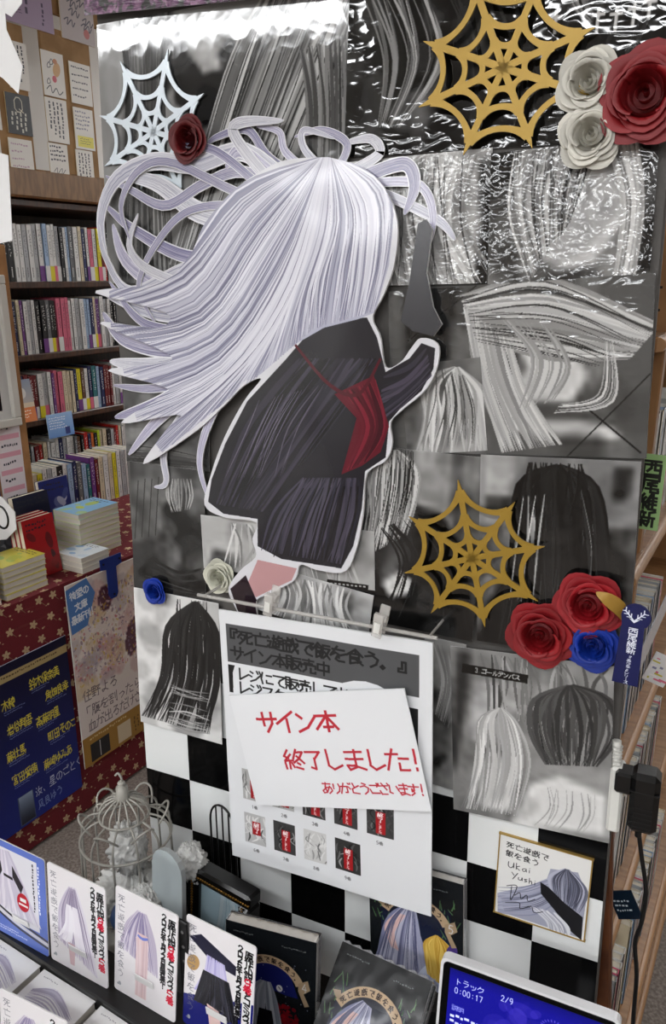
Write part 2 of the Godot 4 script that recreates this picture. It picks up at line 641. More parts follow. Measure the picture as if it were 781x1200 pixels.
func ordinal(n: int) -> String:
	if n < 20:
		return ordinals[n]
	var tens := {2: "twenty", 3: "thirty", 4: "forty", 5: "fifty", 6: "sixty"}
	if (n + 1) % 10 == 0:
		return {3: "thirtieth", 4: "fortieth", 5: "fiftieth", 6: "sixtieth"}.get((n + 1) / 10, "last")
	return tens[(n + 1) / 10] + "-" + ordinals[(n + 1) % 10 - 1]

func tint(c: String) -> Color:
	var v: Array = SPINE_COLOURS[c]
	return Color(v[0], v[1], v[2])

# the lettering on a spine, far too small to read: dark or light marks down the middle
func spine_print(light: bool, k: int) -> StandardMaterial3D:
	if spine_prints.is_empty():
		for dark in [0, 1]:
			for v in 3:
				var im := canvas(32, 256, Color(1, 1, 1, 0))
				var g := RandomNumberGenerator.new()
				g.seed = 40 + v
				var ink := Color(0.95, 0.95, 0.93) if dark == 1 else Color(0.1, 0.1, 0.12)
				var y := 18.0
				var big := 13.0 if v != 1 else 17.0
				while y < 140:
					for q in 4:
						var a := Vector2(16 + g.randf_range(-big, big) * 0.36, y + g.randf_range(0, big))
						var b := a + (Vector2(g.randf_range(4, 9), 0) if q % 2 == 0 else Vector2(g.randf_range(-2, 2), g.randf_range(4, 9)))
						line(im, a, b, 2.0, 2.0, ink)
					y += big * 1.25
				y = 196.0
				while y < 240:
					line(im, Vector2(12, y), Vector2(20, y + 2), 2.5, 2.5, ink)
					line(im, Vector2(16, y - 2), Vector2(15, y + 5), 2, 2, ink)
					y += 8
				var m := printed(im, 0.5)
				m.transparency = BaseMaterial3D.TRANSPARENCY_ALPHA_SCISSOR
				m.alpha_scissor_threshold = 0.5
				spine_prints.append(m)
	return spine_prints[(3 if light else 0) + k % 3]

# a standing book, spine towards +z of its own axes, its foot at the origin
func add_book(label: String, group: String, w: float, h: float, d: float, c: String, band: String, xf: Transform3D, k: int, wrap := 0.45) -> Node3D:
	var t := thing("paperback_book", label, "book", xf, group)
	var col := tint(c)
	part("cover", boxes([[Vector3(0, h / 2, -0.0008), Vector3(w, h, 0.0016)], [Vector3(-w / 2 + 0.0005, h / 2, -d / 2), Vector3(0.001, h, d)], [Vector3(w / 2 - 0.0005, h / 2, -d / 2), Vector3(0.001, h, d)]]), paint(col, wrap), t)
	part("pages", box(Vector3(w - 0.002, h - 0.004, d - 0.003)), paint(Color(0.86, 0.83, 0.76), 0.9), t, at(Vector3(0, h / 2, -d / 2 - 0.0005)))
	part("spine_lettering", card(w * 0.9, h * 0.96, 0.0002), [spine_print(col.get_luminance() < 0.45, k), spine_print(col.get_luminance() < 0.45, k)], t, at(Vector3(0, h / 2, 0.0001)))
	if band != "":
		var bh := h * 0.27
		part("paper_band", boxes([[Vector3(0, bh / 2 + 0.001, 0.0006), Vector3(w + 0.0008, bh, 0.0008)]]), paint(tint(band), 0.5), t)
	return t

func wall_bookcase() -> void:
	var dark := wood(Color(0.2, 0.12, 0.08), Color(0.3, 0.19, 0.12), 3, 0.4)
	var t := thing("wall_bookcase", "dark brown wooden wall bookcase full of books, left of the display", "bookcase", at(Vector3(-2.46, 0, -2.0)))
	part("back_panel", box(Vector3(0.015, 1.85, 2.6)), dark, t, at(Vector3(-0.19, 0.93, 0)))
	for z in [-1.3, 1.3]:
		part("upright", box(Vector3(0.4, 1.85, 0.025), 0.003), dark, t, at(Vector3(0, 0.925, z)))
	for y in [0.06, 0.475, 0.722, 0.995, 1.22, 1.46, 1.72]:
		part("shelf", box(Vector3(0.39, 0.022, 2.57), 0.003), dark, t, at(Vector3(0, y, 0)))
	part("cornice", box(Vector3(0.44, 0.09, 2.66), 0.006), wood(Color(0.45, 0.33, 0.2), Color(0.55, 0.41, 0.26), 5), t, at(Vector3(0, 1.78, 0)))
	var rows := [
		[1.471, 0.19, "top", ["yellow", "dark red", "red", "black", "black", "white", "white", "pale grey", "white", "pale grey", "white", "pale blue", "white", "white", "pale grey", "black", "white", "pale blue", "grey", "white", "cream", "navy", "white", "pink", "white"]],
		[1.231, 0.185, "second", ["white", "pale blue", "pale blue", "navy", "cream", "purple", "white", "pale grey", "white", "black", "black", "grey", "black", "black", "pink", "pink", "pink", "white", "white", "pale grey"]],
		[1.006, 0.16, "third", ["navy", "teal", "pale blue", "navy", "dark red", "dark red", "dark red", "white", "pale grey", "white", "purple", "pink", "pink", "cream", "cream", "cream", "navy", "yellow", "brown", "white"]],
		[0.733, 0.19, "fourth", ["lime", "cream", "cream", "black", "pale grey", "dark red", "red", "cream", "white", "white", "white", "navy", "pale grey", "white", "white", "grey", "brown", "black", "red", "navy", "orange", "black"]],
	]
	var bands := ["", "white", "", "yellow", "", "purple", "", "", "pink", "", "white", ""]
	for r in rows:
		var z := -1.66
		var k := 0
		var cols: Array = r[3]
		while z > -2.6:
			var w := rng.randf_range(0.013, 0.022)
			var h: float = r[1] * rng.randf_range(0.94, 1.0)
			var c: String = cols[k % cols.size()]
			var band: String = bands[(k * 5 + int(r[0] * 100)) % bands.size()]
			if band == c:
				band = ""
			var lab := "%s-spined paperback%s, %s from left, wall bookcase %s shelf" % [c, (" with a " + band + " band") if band else "", ordinal(k), r[2]]
			add_book(lab, "books on the wall bookcase", w - 0.0012, h, 0.13, c, band, at(Vector3(-2.275 - rng.randf_range(0, 0.006), r[0], z - w / 2), 90), k)
			z -= w
			k += 1
	# a blue shelf talker and two face-out books on the third shelf
	var g := RandomNumberGenerator.new()
	g.seed = 5
	var im := canvas(128, 112, Color(0.5, 0.66, 0.86))
	fade(im, Rect2(0, 0, 128, 112), Color(0.62, 0.76, 0.92), Color(0.42, 0.58, 0.82))
	smallprint(im, Rect2(10, 16, 100, 60), 5, Color(0.95, 0.97, 1.0), g)
	im.fill_rect(Rect2i(84, 70, 24, 34), Color(0.2, 0.25, 0.5))
	single("shelf_talker", card(0.115, 0.085, 0.002), [printed(im, 0.3), paint(Color(0.8, 0.85, 0.9))], "pale blue plastic shelf card hanging from the third shelf", "sign", at(Vector3(-2.258, 0.975, -1.85), 90, -4))
	var cov := canvas(96, 128, Color(0.86, 0.8, 0.7))
	fade(cov, Rect2(0, 0, 96, 70), Color(0.55, 0.6, 0.68), Color(0.72, 0.7, 0.68))
	oval(cov, Vector2(50, 40), 22, 18, Color(0.85, 0.84, 0.82))
	cov.fill_rect(Rect2i(0, 84, 96, 44), Color(0.88, 0.52, 0.3))
	smallprint(cov, Rect2(8, 92, 80, 28), 3, Color(0.98, 0.95, 0.9), g)
	var fb := thing("face_out_book", "pale book with an orange band facing out at the left of the third shelf", "book", at(Vector3(-2.262, 1.006, -1.70), 90, -8))
	part("cover", card(0.1, 0.145, 0.012), [printed(cov, 0.4), paint(Color(0.85, 0.82, 0.76), 0.8)], fb, at(Vector3(0, 0.0725, 0)))

# two boards of signed message cards above the wall bookcase
func message_boards() -> void:
	var cork := wood(Color(0.56, 0.43, 0.27), Color(0.64, 0.5, 0.33), 21, 0.8)
	for e in [["tan board of message cards left of the narrow gap, above the wall bookcase", Vector3(-2.2400, 1.7632, -1.8551), Vector3(-2.2400, 2.1772, -1.5949)], ["tan board of message cards right of the narrow gap, above the wall bookcase", Vector3(-2.2400, 1.7458, -2.1283), Vector3(-2.2400, 2.1999, -1.9218)]]:
		var a: Vector3 = e[1]
		var b: Vector3 = e[2]
		var w := absf(a.z - b.z)
		var h := b.y + 0.06 - a.y
		var t := thing("message_board", e[0], "notice board", at(Vector3(-2.246, a.y, (a.z + b.z) / 2), 90))
		part("panel", box(Vector3(w, h, 0.012), 0.002), cork, t, at(Vector3(0, h / 2, -0.006)))
	var top: Vector3 = Vector3(-2.2400, 2.2281, -1.9625)
	var tb := thing("upper_message_board", "upper tan board behind the mauve card, near the ceiling", "notice board", at(Vector3(-2.25, top.y + 0.075, -1.9), 90))
	part("panel", box(Vector3(1.2, 0.3, 0.012), 0.002), cork, tb, at(Vector3(0, 0.15, -0.006)))
	var g := RandomNumberGenerator.new()
	g.seed = 12
	var paper := Color(0.88, 0.87, 0.84)
	# [top-left, bottom-right, colour, kind, label]
	var cards := [
		[Vector3(-2.2260, 2.1870, -1.9152), Vector3(-2.2260, 2.0550, -2.0048), paper, 0, "signed white message card with a small brown animal doodle"],
		[Vector3(-2.2260, 2.1758, -2.0274), Vector3(-2.2260, 2.0503, -2.1197), paper, 1, "white message card with four handwritten lines, upper right of its board"],
		[Vector3(-2.2260, 2.0498, -1.9133), Vector3(-2.2260, 1.9168, -2.0016), paper, 2, "white message card with bold vertical handwriting, middle of its board"],
		[Vector3(-2.2260, 2.0382, -2.0280), Vector3(-2.2260, 1.9090, -2.1145), paper, 3, "white message card with a yellow block at its foot"],
		[Vector3(-2.2260, 1.9128, -1.9086), Vector3(-2.2260, 1.7789, -1.9878), paper, 4, "white message card with a crimson strip at its foot"],
		[Vector3(-2.2260, 1.9061, -2.0224), Vector3(-2.2260, 1.7770, -2.0989), paper, 2, "white message card with faint vertical writing beside the display board, lowest right"],
		[Vector3(-2.2260, 2.1871, -1.7851), Vector3(-2.2260, 2.0530, -1.8605), paper, 2, "white message card above the black one, half behind the white streamer"],
		[Vector3(-2.2260, 2.0380, -1.7602), Vector3(-2.2260, 1.9207, -1.8521), Color(0.09, 0.09, 0.1), 5, "black message card with a large white letter Q"],
		[Vector3(-2.2260, 1.9077, -1.7536), Vector3(-2.2260, 1.7822, -1.8430), paper, 6, "white message card with pink writing below the black card"],
		[Vector3(-2.2260, 2.0393, -1.6627), Vector3(-2.2260, 1.9249, -1.7375), paper, 1, "white message card at the picture's left edge beside the black card"],
		[Vector3(-2.2260, 1.9055, -1.6480), Vector3(-2.2260, 1.7940, -1.7245), paper, 6, "white message card at the picture's left edge beside the pink-written card"],
		[Vector3(-2.2260, 2.3513, -1.7942), Vector3(-2.2260, 2.2397, -1.9796), Color(0.63, 0.55, 0.66), 7, "large mauve message card near the ceiling"],
		[Vector3(-2.2260, 2.3960, -2.0105), Vector3(-2.2260, 2.2401, -2.1539), Color(0.72, 0.68, 0.68), 8, "large pale card covered in looping signatures near the ceiling"],
	]
	for e in cards:
		var a: Vector3 = e[0]
		var b: Vector3 = e[1]
		var w := absf(a.z - b.z)
		var h := a.y - b.y
		var im := canvas(160, int(160 * h / w), e[2])
		var H := im.get_height()
		var ink := Color(0.18, 0.18, 0.22)
		match int(e[3]):
			0:
				oval(im, Vector2(105, H * 0.38), 26, 40, Color(0.8, 0.62, 0.4), 0.3)
				oval(im, Vector2(98, H * 0.2), 16, 14, Color(0.75, 0.5, 0.32))
				oval(im, Vector2(84, H * 0.6), 16, 18, Color(0.78, 0.3, 0.36))
				for q in [Vector2(40, H * 0.3), Vector2(60, H * 0.22), Vector2(30, H * 0.66)]:
					stroke(im, [q, q + Vector2(14, -14), q + Vector2(22, 8), q + Vector2(0, 16), q], 4, ink, 0, 16)
				stroke(im, [Vector2(20, H * 0.86), Vector2(50, H * 0.76), Vector2(60, H * 0.92), Vector2(90, H * 0.8), Vector2(110, H * 0.93), Vector2(140, H * 0.84)], 5, ink, 0, 30)
			1, 6:
				for k in 5:
					var c := ink if int(e[3]) == 1 else Color(0.72, 0.6, 0.66)
					smallprint(im, Rect2(16, H * (0.1 + 0.17 * k), 125, H * 0.09), 1, c, g)
				if int(e[3]) == 6:
					smallprint(im, Rect2(20, H * 0.86, 90, H * 0.06), 1, Color(0.85, 0.35, 0.45), g)
					oval(im, Vector2(138, H * 0.9), 11, 14, Color(0.86, 0.4, 0.45))
			2:
				smallprint(im, Rect2(22, 20, 118, H - 40), 4, ink, g, true)
			3:
				smallprint(im, Rect2(16, 16, 120, H * 0.5), 5, Color(0.55, 0.55, 0.6), g)
				im.fill_rect(Rect2i(20, int(H * 0.68), 130, int(H * 0.27)), Color(0.87, 0.83, 0.3))
				smallprint(im, Rect2(40, H * 0.72, 100, H * 0.18), 3, Color(0.5, 0.48, 0.2), g)
			4:
				smallprint(im, Rect2(14, 12, 130, H * 0.4), 4, ink, g)
				stroke(im, [Vector2(30, H * 0.66), Vector2(60, H * 0.56), Vector2(58, H * 0.7), Vector2(100, H * 0.56), Vector2(98, H * 0.7), Vector2(130, H * 0.58)], 4, ink, 0, 26)
				im.fill_rect(Rect2i(8, int(H * 0.8), 144, int(H * 0.17)), Color(0.6, 0.14, 0.28))
				smallprint(im, Rect2(16, H * 0.84, 120, H * 0.09), 1, Color(0.92, 0.85, 0.88), g)
			5:
				letter(im, "Q", Transform2D(Vector2(62, 0), Vector2(0, 72), Vector2(50, 18)), 5, Color(0.82, 0.8, 0.72))
				smallprint(im, Rect2(24, H * 0.45, 116, H * 0.46), 4, Color(0.78, 0.77, 0.72), g, true)
			7:
				smallprint(im, Rect2(16, H * 0.56, 40, H * 0.2), 3, Color(0.25, 0.18, 0.3), g)
				smallprint(im, Rect2(120, H * 0.3, 16, H * 0.6), 1, Color(0.25, 0.18, 0.3), g, true)
				smallprint(im, Rect2(66, H * 0.3, 20, H * 0.4), 1, Color(0.25, 0.18, 0.3), g, true)
			8:
				for k in 9:
					var q := Vector2(g.randf_range(10, 110), g.randf_range(10, H - 50))
					stroke(im, [q, q + Vector2(20, -10), q + Vector2(14, 14), q + Vector2(36, -6), q + Vector2(40, 16), q + Vector2(52, 0)], 4, Color(0.3, 0.28, 0.33), 0, 24)
				oval(im, Vector2(120, H * 0.8), 14, 16, Color(0.72, 0.38, 0.36))
		single("message_card", card(w, h, 0.003), [printed(im, 0.45), paint(Color(0.82, 0.74, 0.56), 0.5)], e[4], "card", at(Vector3(a.x - 0.0195, (a.y + b.y) / 2, (a.z + b.z) / 2), 90), "signed message cards")

func cloth_table() -> void:
	# dark red cloth printed with little cream flowers
	var im := canvas(512, 512, Color(0.4, 0.07, 0.11))
	var g := RandomNumberGenerator.new()
	g.seed = 31
	for k in 900:
		im.fill_rect(Rect2i(g.randi() % 512, g.randi() % 512, 2, 5), Color(0.3, 0.045, 0.075) if k % 2 else Color(0.39, 0.07, 0.1))
	for gy in 6:
		for gx in 6:
			var c := Vector2(gx * 85 + 40 + (gy % 2) * 40 + g.randf_range(-14, 14), gy * 85 + 40 + g.randf_range(-14, 14))
			var turn := g.randf() * TAU
			var cr := Color(0.72, 0.62, 0.48)
			for k in 5:
				var d := Vector2(cos(turn + k * TAU / 5), sin(turn + k * TAU / 5))
				oval(im, Vector2(fposmod(c.x, 512), fposmod(c.y, 512)) + d * 10, 9, 5.5, cr, turn + k * TAU / 5)
			oval(im, c + Vector2(40, 30), 5, 4, cr)
			line(im, c + Vector2(10, 12), c + Vector2(26, 30), 3, 2, Color(0.5, 0.4, 0.3))
			oval(im, c + Vector2(-36, 34), 4, 3, Color(0.62, 0.5, 0.4))
	var cloth := StandardMaterial3D.new()
	cloth.albedo_texture = ImageTexture.create_from_image(im)
	cloth.uv1_triplanar = true
	cloth.uv1_world_triplanar = true
	cloth.uv1_scale = Vector3(3.0, 3.0, 3.0)
	cloth.roughness = 0.9
	var t := thing("cloth_covered_table", "long table wrapped in dark red cloth with cream flowers", "table", at(Vector3(-1.915, 0, -2.1)))
	part("tabletop", box(Vector3(0.64, 0.03, 3.6), 0.004), wood(Color(0.5, 0.38, 0.25), Color(0.6, 0.46, 0.3), 8), t, at(Vector3(0, 0.69, 0)))
	for s in [[-0.28, -1.7], [0.28, -1.7], [-0.28, 1.7], [0.28, 1.7]]:
		part("leg", box(Vector3(0.05, 0.675, 0.05), 0.004), paint(Color(0.2, 0.2, 0.2)), t, at(Vector3(s[0], 0.3375, s[1])))
	# the cloth: a skirt with shallow folds and a top
	var st := begin()
	st.set_smooth_group(0)
	var n := 90
	for i in n:
		for j in 6:
			var q := []
			for d in [[0, 0], [1, 0], [1, 1], [0, 1]]:
				var z: float = 1.82 - 3.64 * (i + d[0]) / n
				var y: float = 0.714 - 0.704 * (j + d[1]) / 6.0
				q.append(Vector3(0.334 + 0.004 * sin(z * 9.0) * (0.714 - y) + 0.002 * sin(z * 23.0), y, z))
			for k in [0, 1, 2, 0, 2, 3]:
				st.set_uv(Vector2.ZERO)
				st.add_vertex(q[k])
	st.generate_normals()
	add_box(st, Vector3(0, 0.7115, 0), Vector3(0.668, 0.007, 3.64))
	add_box(st, Vector3(0, 0.36, 1.822), Vector3(0.66, 0.7, 0.004))
	add_box(st, Vector3(0, 0.36, -1.822), Vector3(0.66, 0.7, 0.004))
	part("tablecloth", st.commit(), cloth, t)
	# posters hanging on the cloth
	var p := canvas(400, 760, Color(0.86, 0.82, 0.8))
	g.seed = 8
	fade(p, Rect2(0, 0, 400, 480), Color(0.84, 0.79, 0.76), Color(0.86, 0.83, 0.8))
	p.resize(40, 76, Image.INTERPOLATE_BILINEAR)
	for k in 60:
		var c2: Color = [Color(0.78, 0.66, 0.45), Color(0.75, 0.55, 0.55), Color(0.62, 0.58, 0.62), Color(0.9, 0.86, 0.84)][g.randi() % 4]
		oval(p, Vector2(g.randf_range(0, 40), g.randf_range(4, 44)), g.randf_range(2, 6), g.randf_range(2, 5), Color(c2.r, c2.g, c2.b, 0.35), g.randf() * 3)
	oval(p, Vector2(20, 11), 4, 5, Color(0.35, 0.2, 0.26))
	oval(p, Vector2(34, 32), 4.5, 8, Color(0.34, 0.2, 0.27, 0.9), 0.3)
	p.resize(400, 760, Image.INTERPOLATE_CUBIC)
	for k in 620:
		var cc: Color = [Color(0.8, 0.68, 0.25), Color(0.72, 0.35, 0.4), Color(0.86, 0.72, 0.72), Color(0.55, 0.5, 0.6), Color(0.7, 0.62, 0.5), Color(0.9, 0.88, 0.86), Color(0.45, 0.35, 0.42)][g.randi() % 7]
		var q := Vector2(g.randf_range(10, 390), g.randf_range(60, 420))
		oval(p, q, g.randf_range(2, 10), g.randf_range(2, 6), Color(cc.r, cc.g, cc.b, 0.6), g.randf() * 3)
	fill(p, [Vector2(0, 18), Vector2(110, 0), Vector2(150, 70), Vector2(95, 185), Vector2(8, 195)], Color(0.3, 0.48, 0.72))
	text(p, "待望の", Vector2(18, 34), 30, 5, Color(0.9, 0.92, 0.95), false, 1.0, -0.08)
	text(p, "文庫", Vector2(38, 82), 30, 5, Color(0.9, 0.92, 0.95), false, 1.0, -0.08)
	text(p, "最新刊!", Vector2(14, 130), 30, 5, Color(0.9, 0.92, 0.95), false, 1.0, -0.08)
	text(p, "住野よる", Vector2(30, 440), 44, 4, Color(0.4, 0.35, 0.38), false, 1.0)
	text(p, "「腹を割ったら", Vector2(20, 510), 44, 4, Color(0.4, 0.35, 0.38), false, 1.0)
	text(p, "血が出るだけさ」", Vector2(44, 570), 44, 4, Color(0.4, 0.35, 0.38), false, 0.92)
	p.fill_rect(Rect2i(0, 632, 400, 128), Color(0.62, 0.47, 0.2))
	smallprint(p, Rect2(40, 642, 330, 18), 1, Color(0.85, 0.76, 0.55), g)
	p.fill_rect(Rect2i(40, 672, 110, 78), Color(0.12, 0.12, 0.13))
	line(p, Vector2(95, 676), Vector2(95, 745), 4, 4, Color(0.8, 0.8, 0.8))
	p.fill_rect(Rect2i(200, 668, 80, 80), Color(0.82, 0.76, 0.64))
	smallprint(p, Rect2(300, 672, 80, 74), 4, Color(0.4, 0.28, 0.12), g, true)
	var pa: Vector3 = Vector3(-1.5760, 0.7099, -1.2449)
	var pb: Vector3 = Vector3(-1.5760, 0.7098, -1.5058)
	var pc: Vector3 = Vector3(-1.5760, 0.1468, -1.2258)
	var pw := absf(pa.z - pb.z)
	var ph := pa.y - pc.y + 0.0
	single("floral_poster", sheet(pw, ph, 0.0005, 0.004, 3), [printed(p, 0.35), paint(Color(0.85, 0.85, 0.83))], "tall floral book poster with a gold strip, hung on the red cloth", "poster", at(Vector3(-1.572, (pa.y + pc.y) / 2, (pa.z + pb.z) / 2), 90))
	var b := canvas(480, 560, Color(0.03, 0.05, 0.3))
	fade(b, Rect2(0, 0, 480, 560), Color(0.02, 0.03, 0.17), Color(0.06, 0.14, 0.5))
	b.fill_rect(Rect2i(0, 30, 480, 26), Color(0.68, 0.6, 0.42))
	smallprint(b, Rect2(120, 36, 340, 14), 1, Color(0.35, 0.28, 0.16), g)
	var gold := Color(0.86, 0.8, 0.28)
	for e in [["鈴木保奈美", 270, 86], ["木穂", 130, 112], ["角畑良幸", 340, 150], ["岩谷翔吾", 140, 196], ["齋藤明里", 280, 222], ["藤壮馬", 120, 282], ["町田そのこ", 330, 292], ["宮田愛萌", 130, 366], ["藤崎ゆみあ", 290, 380]]:
		text(b, e[0], Vector2(e[1], e[2]), 32, 3.8, gold, false, 0.92, 0.0, 0.0, 1.06)
		smallprint(b, Rect2(e[1] + 6, e[2] + 36, 120, 16), 2, Color(0.5, 0.55, 0.75), g)
	b.fill_rect(Rect2i(140, 450, 80, 104), Color(0.25, 0.3, 0.42))
	fade(b, Rect2(146, 452, 70, 98), Color(0.55, 0.62, 0.72), Color(0.08, 0.1, 0.16))
	text(b, "汝、星のごとく", Vector2(232, 452), 33, 3, Color(0.75, 0.78, 0.85), false, 1.0, -0.04)
	text(b, "凪良ゆう", Vector2(236, 506), 30, 3, Color(0.5, 0.58, 0.78), false, 1.0, -0.04)
	var ba: Vector3 = Vector3(-1.5760, 0.5747, -1.2301)
	var bl: Vector3 = Vector3(-1.5760, 0.5736, -0.9398)
	var bc: Vector3 = Vector3(-1.5760, 0.0992, -1.2198)
	single("author_poster", sheet(absf(ba.z - bl.z), ba.y - bc.y, 0.0005, 0.003, 6), [printed(b, 0.35), paint(Color(0.7, 0.72, 0.8))], "dark blue poster of authors' names in yellow, hung on the red cloth", "poster", at(Vector3(-1.573, (ba.y + bc.y) / 2, (ba.z + bl.z) / 2), 90))
	# blue T-shaped hook over the poster
	var ct: Vector3 = Vector3(-1.5640, 0.7052, -1.4009)
	var hook_pts := PackedVector2Array([Vector2(-0.038, 0.036), Vector2(0.038, 0.036), Vector2(0.038, 0.006), Vector2(0.017, 0.002), Vector2(0.017, -0.075), Vector2(0.01, -0.088), Vector2(-0.01, -0.088), Vector2(-0.017, -0.075), Vector2(-0.017, 0.002), Vector2(-0.038, 0.006)])
	var hook := thing("poster_hook", "blue plastic T-shaped hook clipped over the floral poster", "hook", at(Vector3(-1.564, ct.y + 0.005, ct.z), 90))
	part("plate", prism(hook_pts, 0.0, 0.004, Rect2(-0.05, -0.1, 0.1, 0.15)), [paint(Color(0.03, 0.17, 0.48), 0.35), paint(Color(0.03, 0.15, 0.42), 0.35)], hook)
	for s in [Vector3(-0.03, 0.022, 0.005), Vector3(0.03, 0.022, 0.005), Vector3(0, -0.076, 0.005)]:
		part("rivet", tube([s, s + Vector3(0, 0, 0.002)], 0.0035, 8), paint(Color(0.02, 0.03, 0.08), 0.4), hook)
	table_books()

var cover_cache := {}

func stack_cover(c: Color, d: Color, k: int) -> StandardMaterial3D:
	if not cover_cache.has(k):
		cover_cache[k] = drawn_cover(c, d, k)
	return cover_cache[k]

func drawn_cover(c: Color, d: Color, k: int) -> StandardMaterial3D:
	var g := RandomNumberGenerator.new()
	g.seed = 200 + k
	var im := canvas(96, 144, c)
	for i in 8:
		var q := Vector2(g.randf_range(10, 86), g.randf_range(40, 130))
		oval(im, q, g.randf_range(6, 22), g.randf_range(6, 16), d.lerp(c, g.randf()), g.randf() * 3)
	smallprint(im, Rect2(10, 10, 76, 24), 2, Color(0.15, 0.15, 0.2), g)
	return printed(im, 0.3)

# a book lying flat, its front cover up; foot at the origin, pages seen on +x and +z
func flat_book(called: String, label: String, w: float, h: float, t: float, cover: StandardMaterial3D, edge: Color, xf: Transform3D, group: String) -> Node3D:
	var o := thing(called, label, "book", xf, group)
	part("pages", box(Vector3(w - 0.003, t - 0.002, h - 0.003)), paint(Color(0.79, 0.77, 0.73), 0.9), o, at(Vector3(0.0005, t / 2, 0)))
	part("front_cover", card(w, h, 0.001), [cover, paint(edge, 0.5)], o, at(Vector3(0, t - 0.001, 0), 0, -90))
	part("back_cover", box(Vector3(w, 0.001, h)), paint(edge, 0.5), o, at(Vector3(0, 0.0005, 0)))
	part("spine", box(Vector3(0.001, t, h)), paint(edge, 0.5), o, at(Vector3(-w / 2, t / 2, 0)))
	return o

func table_books() -> void:
	var y0 := 0.716
	# two low stacks at the table's near edge
	var kinds := [["orange and pink", Color(0.86, 0.6, 0.5), Color(0.8, 0.35, 0.4), -1.655, -1.015, 7], ["yellow and green", Color(0.8, 0.76, 0.3), Color(0.4, 0.62, 0.35), -1.66, -1.16, 6]]
	for s in kinds:
		var cv := stack_cover(s[1], s[2], int(s[5]))
		for k in s[5]:
			var top: bool = k == s[5] - 1
			flat_book("stacked_paperback", ("%s paperback, topmost of the low stack at the red table's edge" % s[0]) if top else ("%s paperback, %s from bottom of its red-table stack" % [s[0], ordinal(k)]), 0.105, 0.128, 0.0145, cv, s[1].lerp(Color(0.8, 0.78, 0.72), 0.4), at(Vector3(s[3] + rng.randf_range(-0.002, 0.002), y0 + k * 0.0148, s[4]), rng.randf_range(-1.5, 1.5)), "stacked paperbacks on the red table")
	# upright books leaning back, covers towards the aisle
	var up := [
		["green picture-covered paperback standing behind the low stacks", Color(0.24, 0.42, 0.36), Color(0.7, 0.76, 0.7), -1.68, -1.10, 0.1, 0.16, 0.016],
		["red and black paperback standing nearest the poster hook", Color(0.62, 0.1, 0.13), Color(0.15, 0.12, 0.14), -1.66, -1.265, 0.1, 0.165, 0.016],
		["dark grey hardback standing at the back of the red table", Color(0.2, 0.22, 0.25), Color(0.55, 0.56, 0.58), -1.82, -1.24, 0.12, 0.17, 0.02],
		["dark navy hardback with gold figures, standing at the back of the red table", Color(0.08, 0.1, 0.2), Color(0.6, 0.55, 0.35), -1.83, -1.38, 0.12, 0.175, 0.022],
		["pale-spined hardback standing leftmost at the back of the red table", Color(0.75, 0.76, 0.76), Color(0.3, 0.3, 0.32), -1.84, -1.11, 0.12, 0.165, 0.02],
		["deep blue paperback standing at the back of the red table", Color(0.1, 0.16, 0.42), Color(0.75, 0.75, 0.8), -1.9, -1.52, 0.11, 0.18, 0.015],
	]
	for i in up.size():
		var e: Array = up[i]
		for k in (3 if i == 1 else 1):
			var o := thing("standing_book", e[0] if k == 0 else "red and black paperback, %s in the row behind its twin" % ordinal(k), "book", at(Vector3(e[3] - k * 0.0195, y0, e[4]), 90, -6), "upright books on the red table")
			part("front_cover", card(e[5], e[6], 0.001), [stack_cover(e[1], e[2], 20 + i), paint(e[1], 0.4)], o, at(Vector3(0, e[6] / 2, 0)))
			part("pages", box(Vector3(e[5] - 0.003, e[6] - 0.003, e[7] - 0.002)), paint(Color(0.84, 0.8, 0.72), 0.9), o, at(Vector3(0, e[6] / 2, -e[7] / 2)))
			part("back_cover", box(Vector3(e[5], e[6], 0.001)), paint(e[1], 0.4), o, at(Vector3(0, e[6] / 2, -e[7])))
	# a tall stack in a blue and lime wrapper beside the board, with a low one before it
	var cv2 := stack_cover(Color(0.55, 0.75, 0.9), Color(0.8, 0.85, 0.3), 40)
	for k in 9:
		flat_book("stacked_paperback", "sky blue and lime paperback, %s" % ("topmost of the tall stack by the board" if k == 8 else "%s from bottom, tall stack by the board" % ordinal(k)), 0.105, 0.15, 0.0148, cv2, Color(0.78, 0.8, 0.55), at(Vector3(-1.72, y0 + k * 0.015, -1.47), rng.randf_range(-2, 2)), "stacked paperbacks on the red table")
	for k in 3:
		flat_book("stacked_paperback", "white and blue paperback, %s of the low stack behind the blue hook" % ["bottom", "middle", "top"][k], 0.1, 0.1, 0.0148, stack_cover(Color(0.85, 0.88, 0.9), Color(0.4, 0.6, 0.8), 44), Color(0.84, 0.82, 0.75), at(Vector3(-1.635, y0 + k * 0.015, -1.37), rng.randf_range(-2, 2)), "stacked paperbacks on the red table")
	# back row of spines on the table
	var cols := ["pale grey", "white", "black", "white", "pale blue", "navy", "grey", "pale blue", "teal", "purple", "dark red", "cream", "white", "cream", "yellow", "white"]
	var z := -1.30
	var k2 := 0
	while z > -2.02:
		var w := rng.randf_range(0.016, 0.024)
		add_book("%s-spined book, %s from left in the red table's rear row" % [cols[k2 % cols.size()], ordinal(k2)], "row of spines on the red table", w - 0.001, rng.randf_range(0.15, 0.175), 0.12, cols[k2 % cols.size()], "", at(Vector3(-2.06, y0, z - w / 2), 90), k2)
		z -= w
		k2 += 1
	# cork display panel with a white picture frame, a blue leaflet and a list of titles, at the left
	var fa: Vector3 = Vector3(-1.9500, 1.0686, -1.4598)
	var fb: Vector3 = Vector3(-1.9500, 1.4946, -1.5033)
	var pnl := thing("cork_display_panel", "tan cork panel standing on the red table at the left edge", "display panel", at(Vector3(-1.985, y0, fa.z + 0.2), 90))
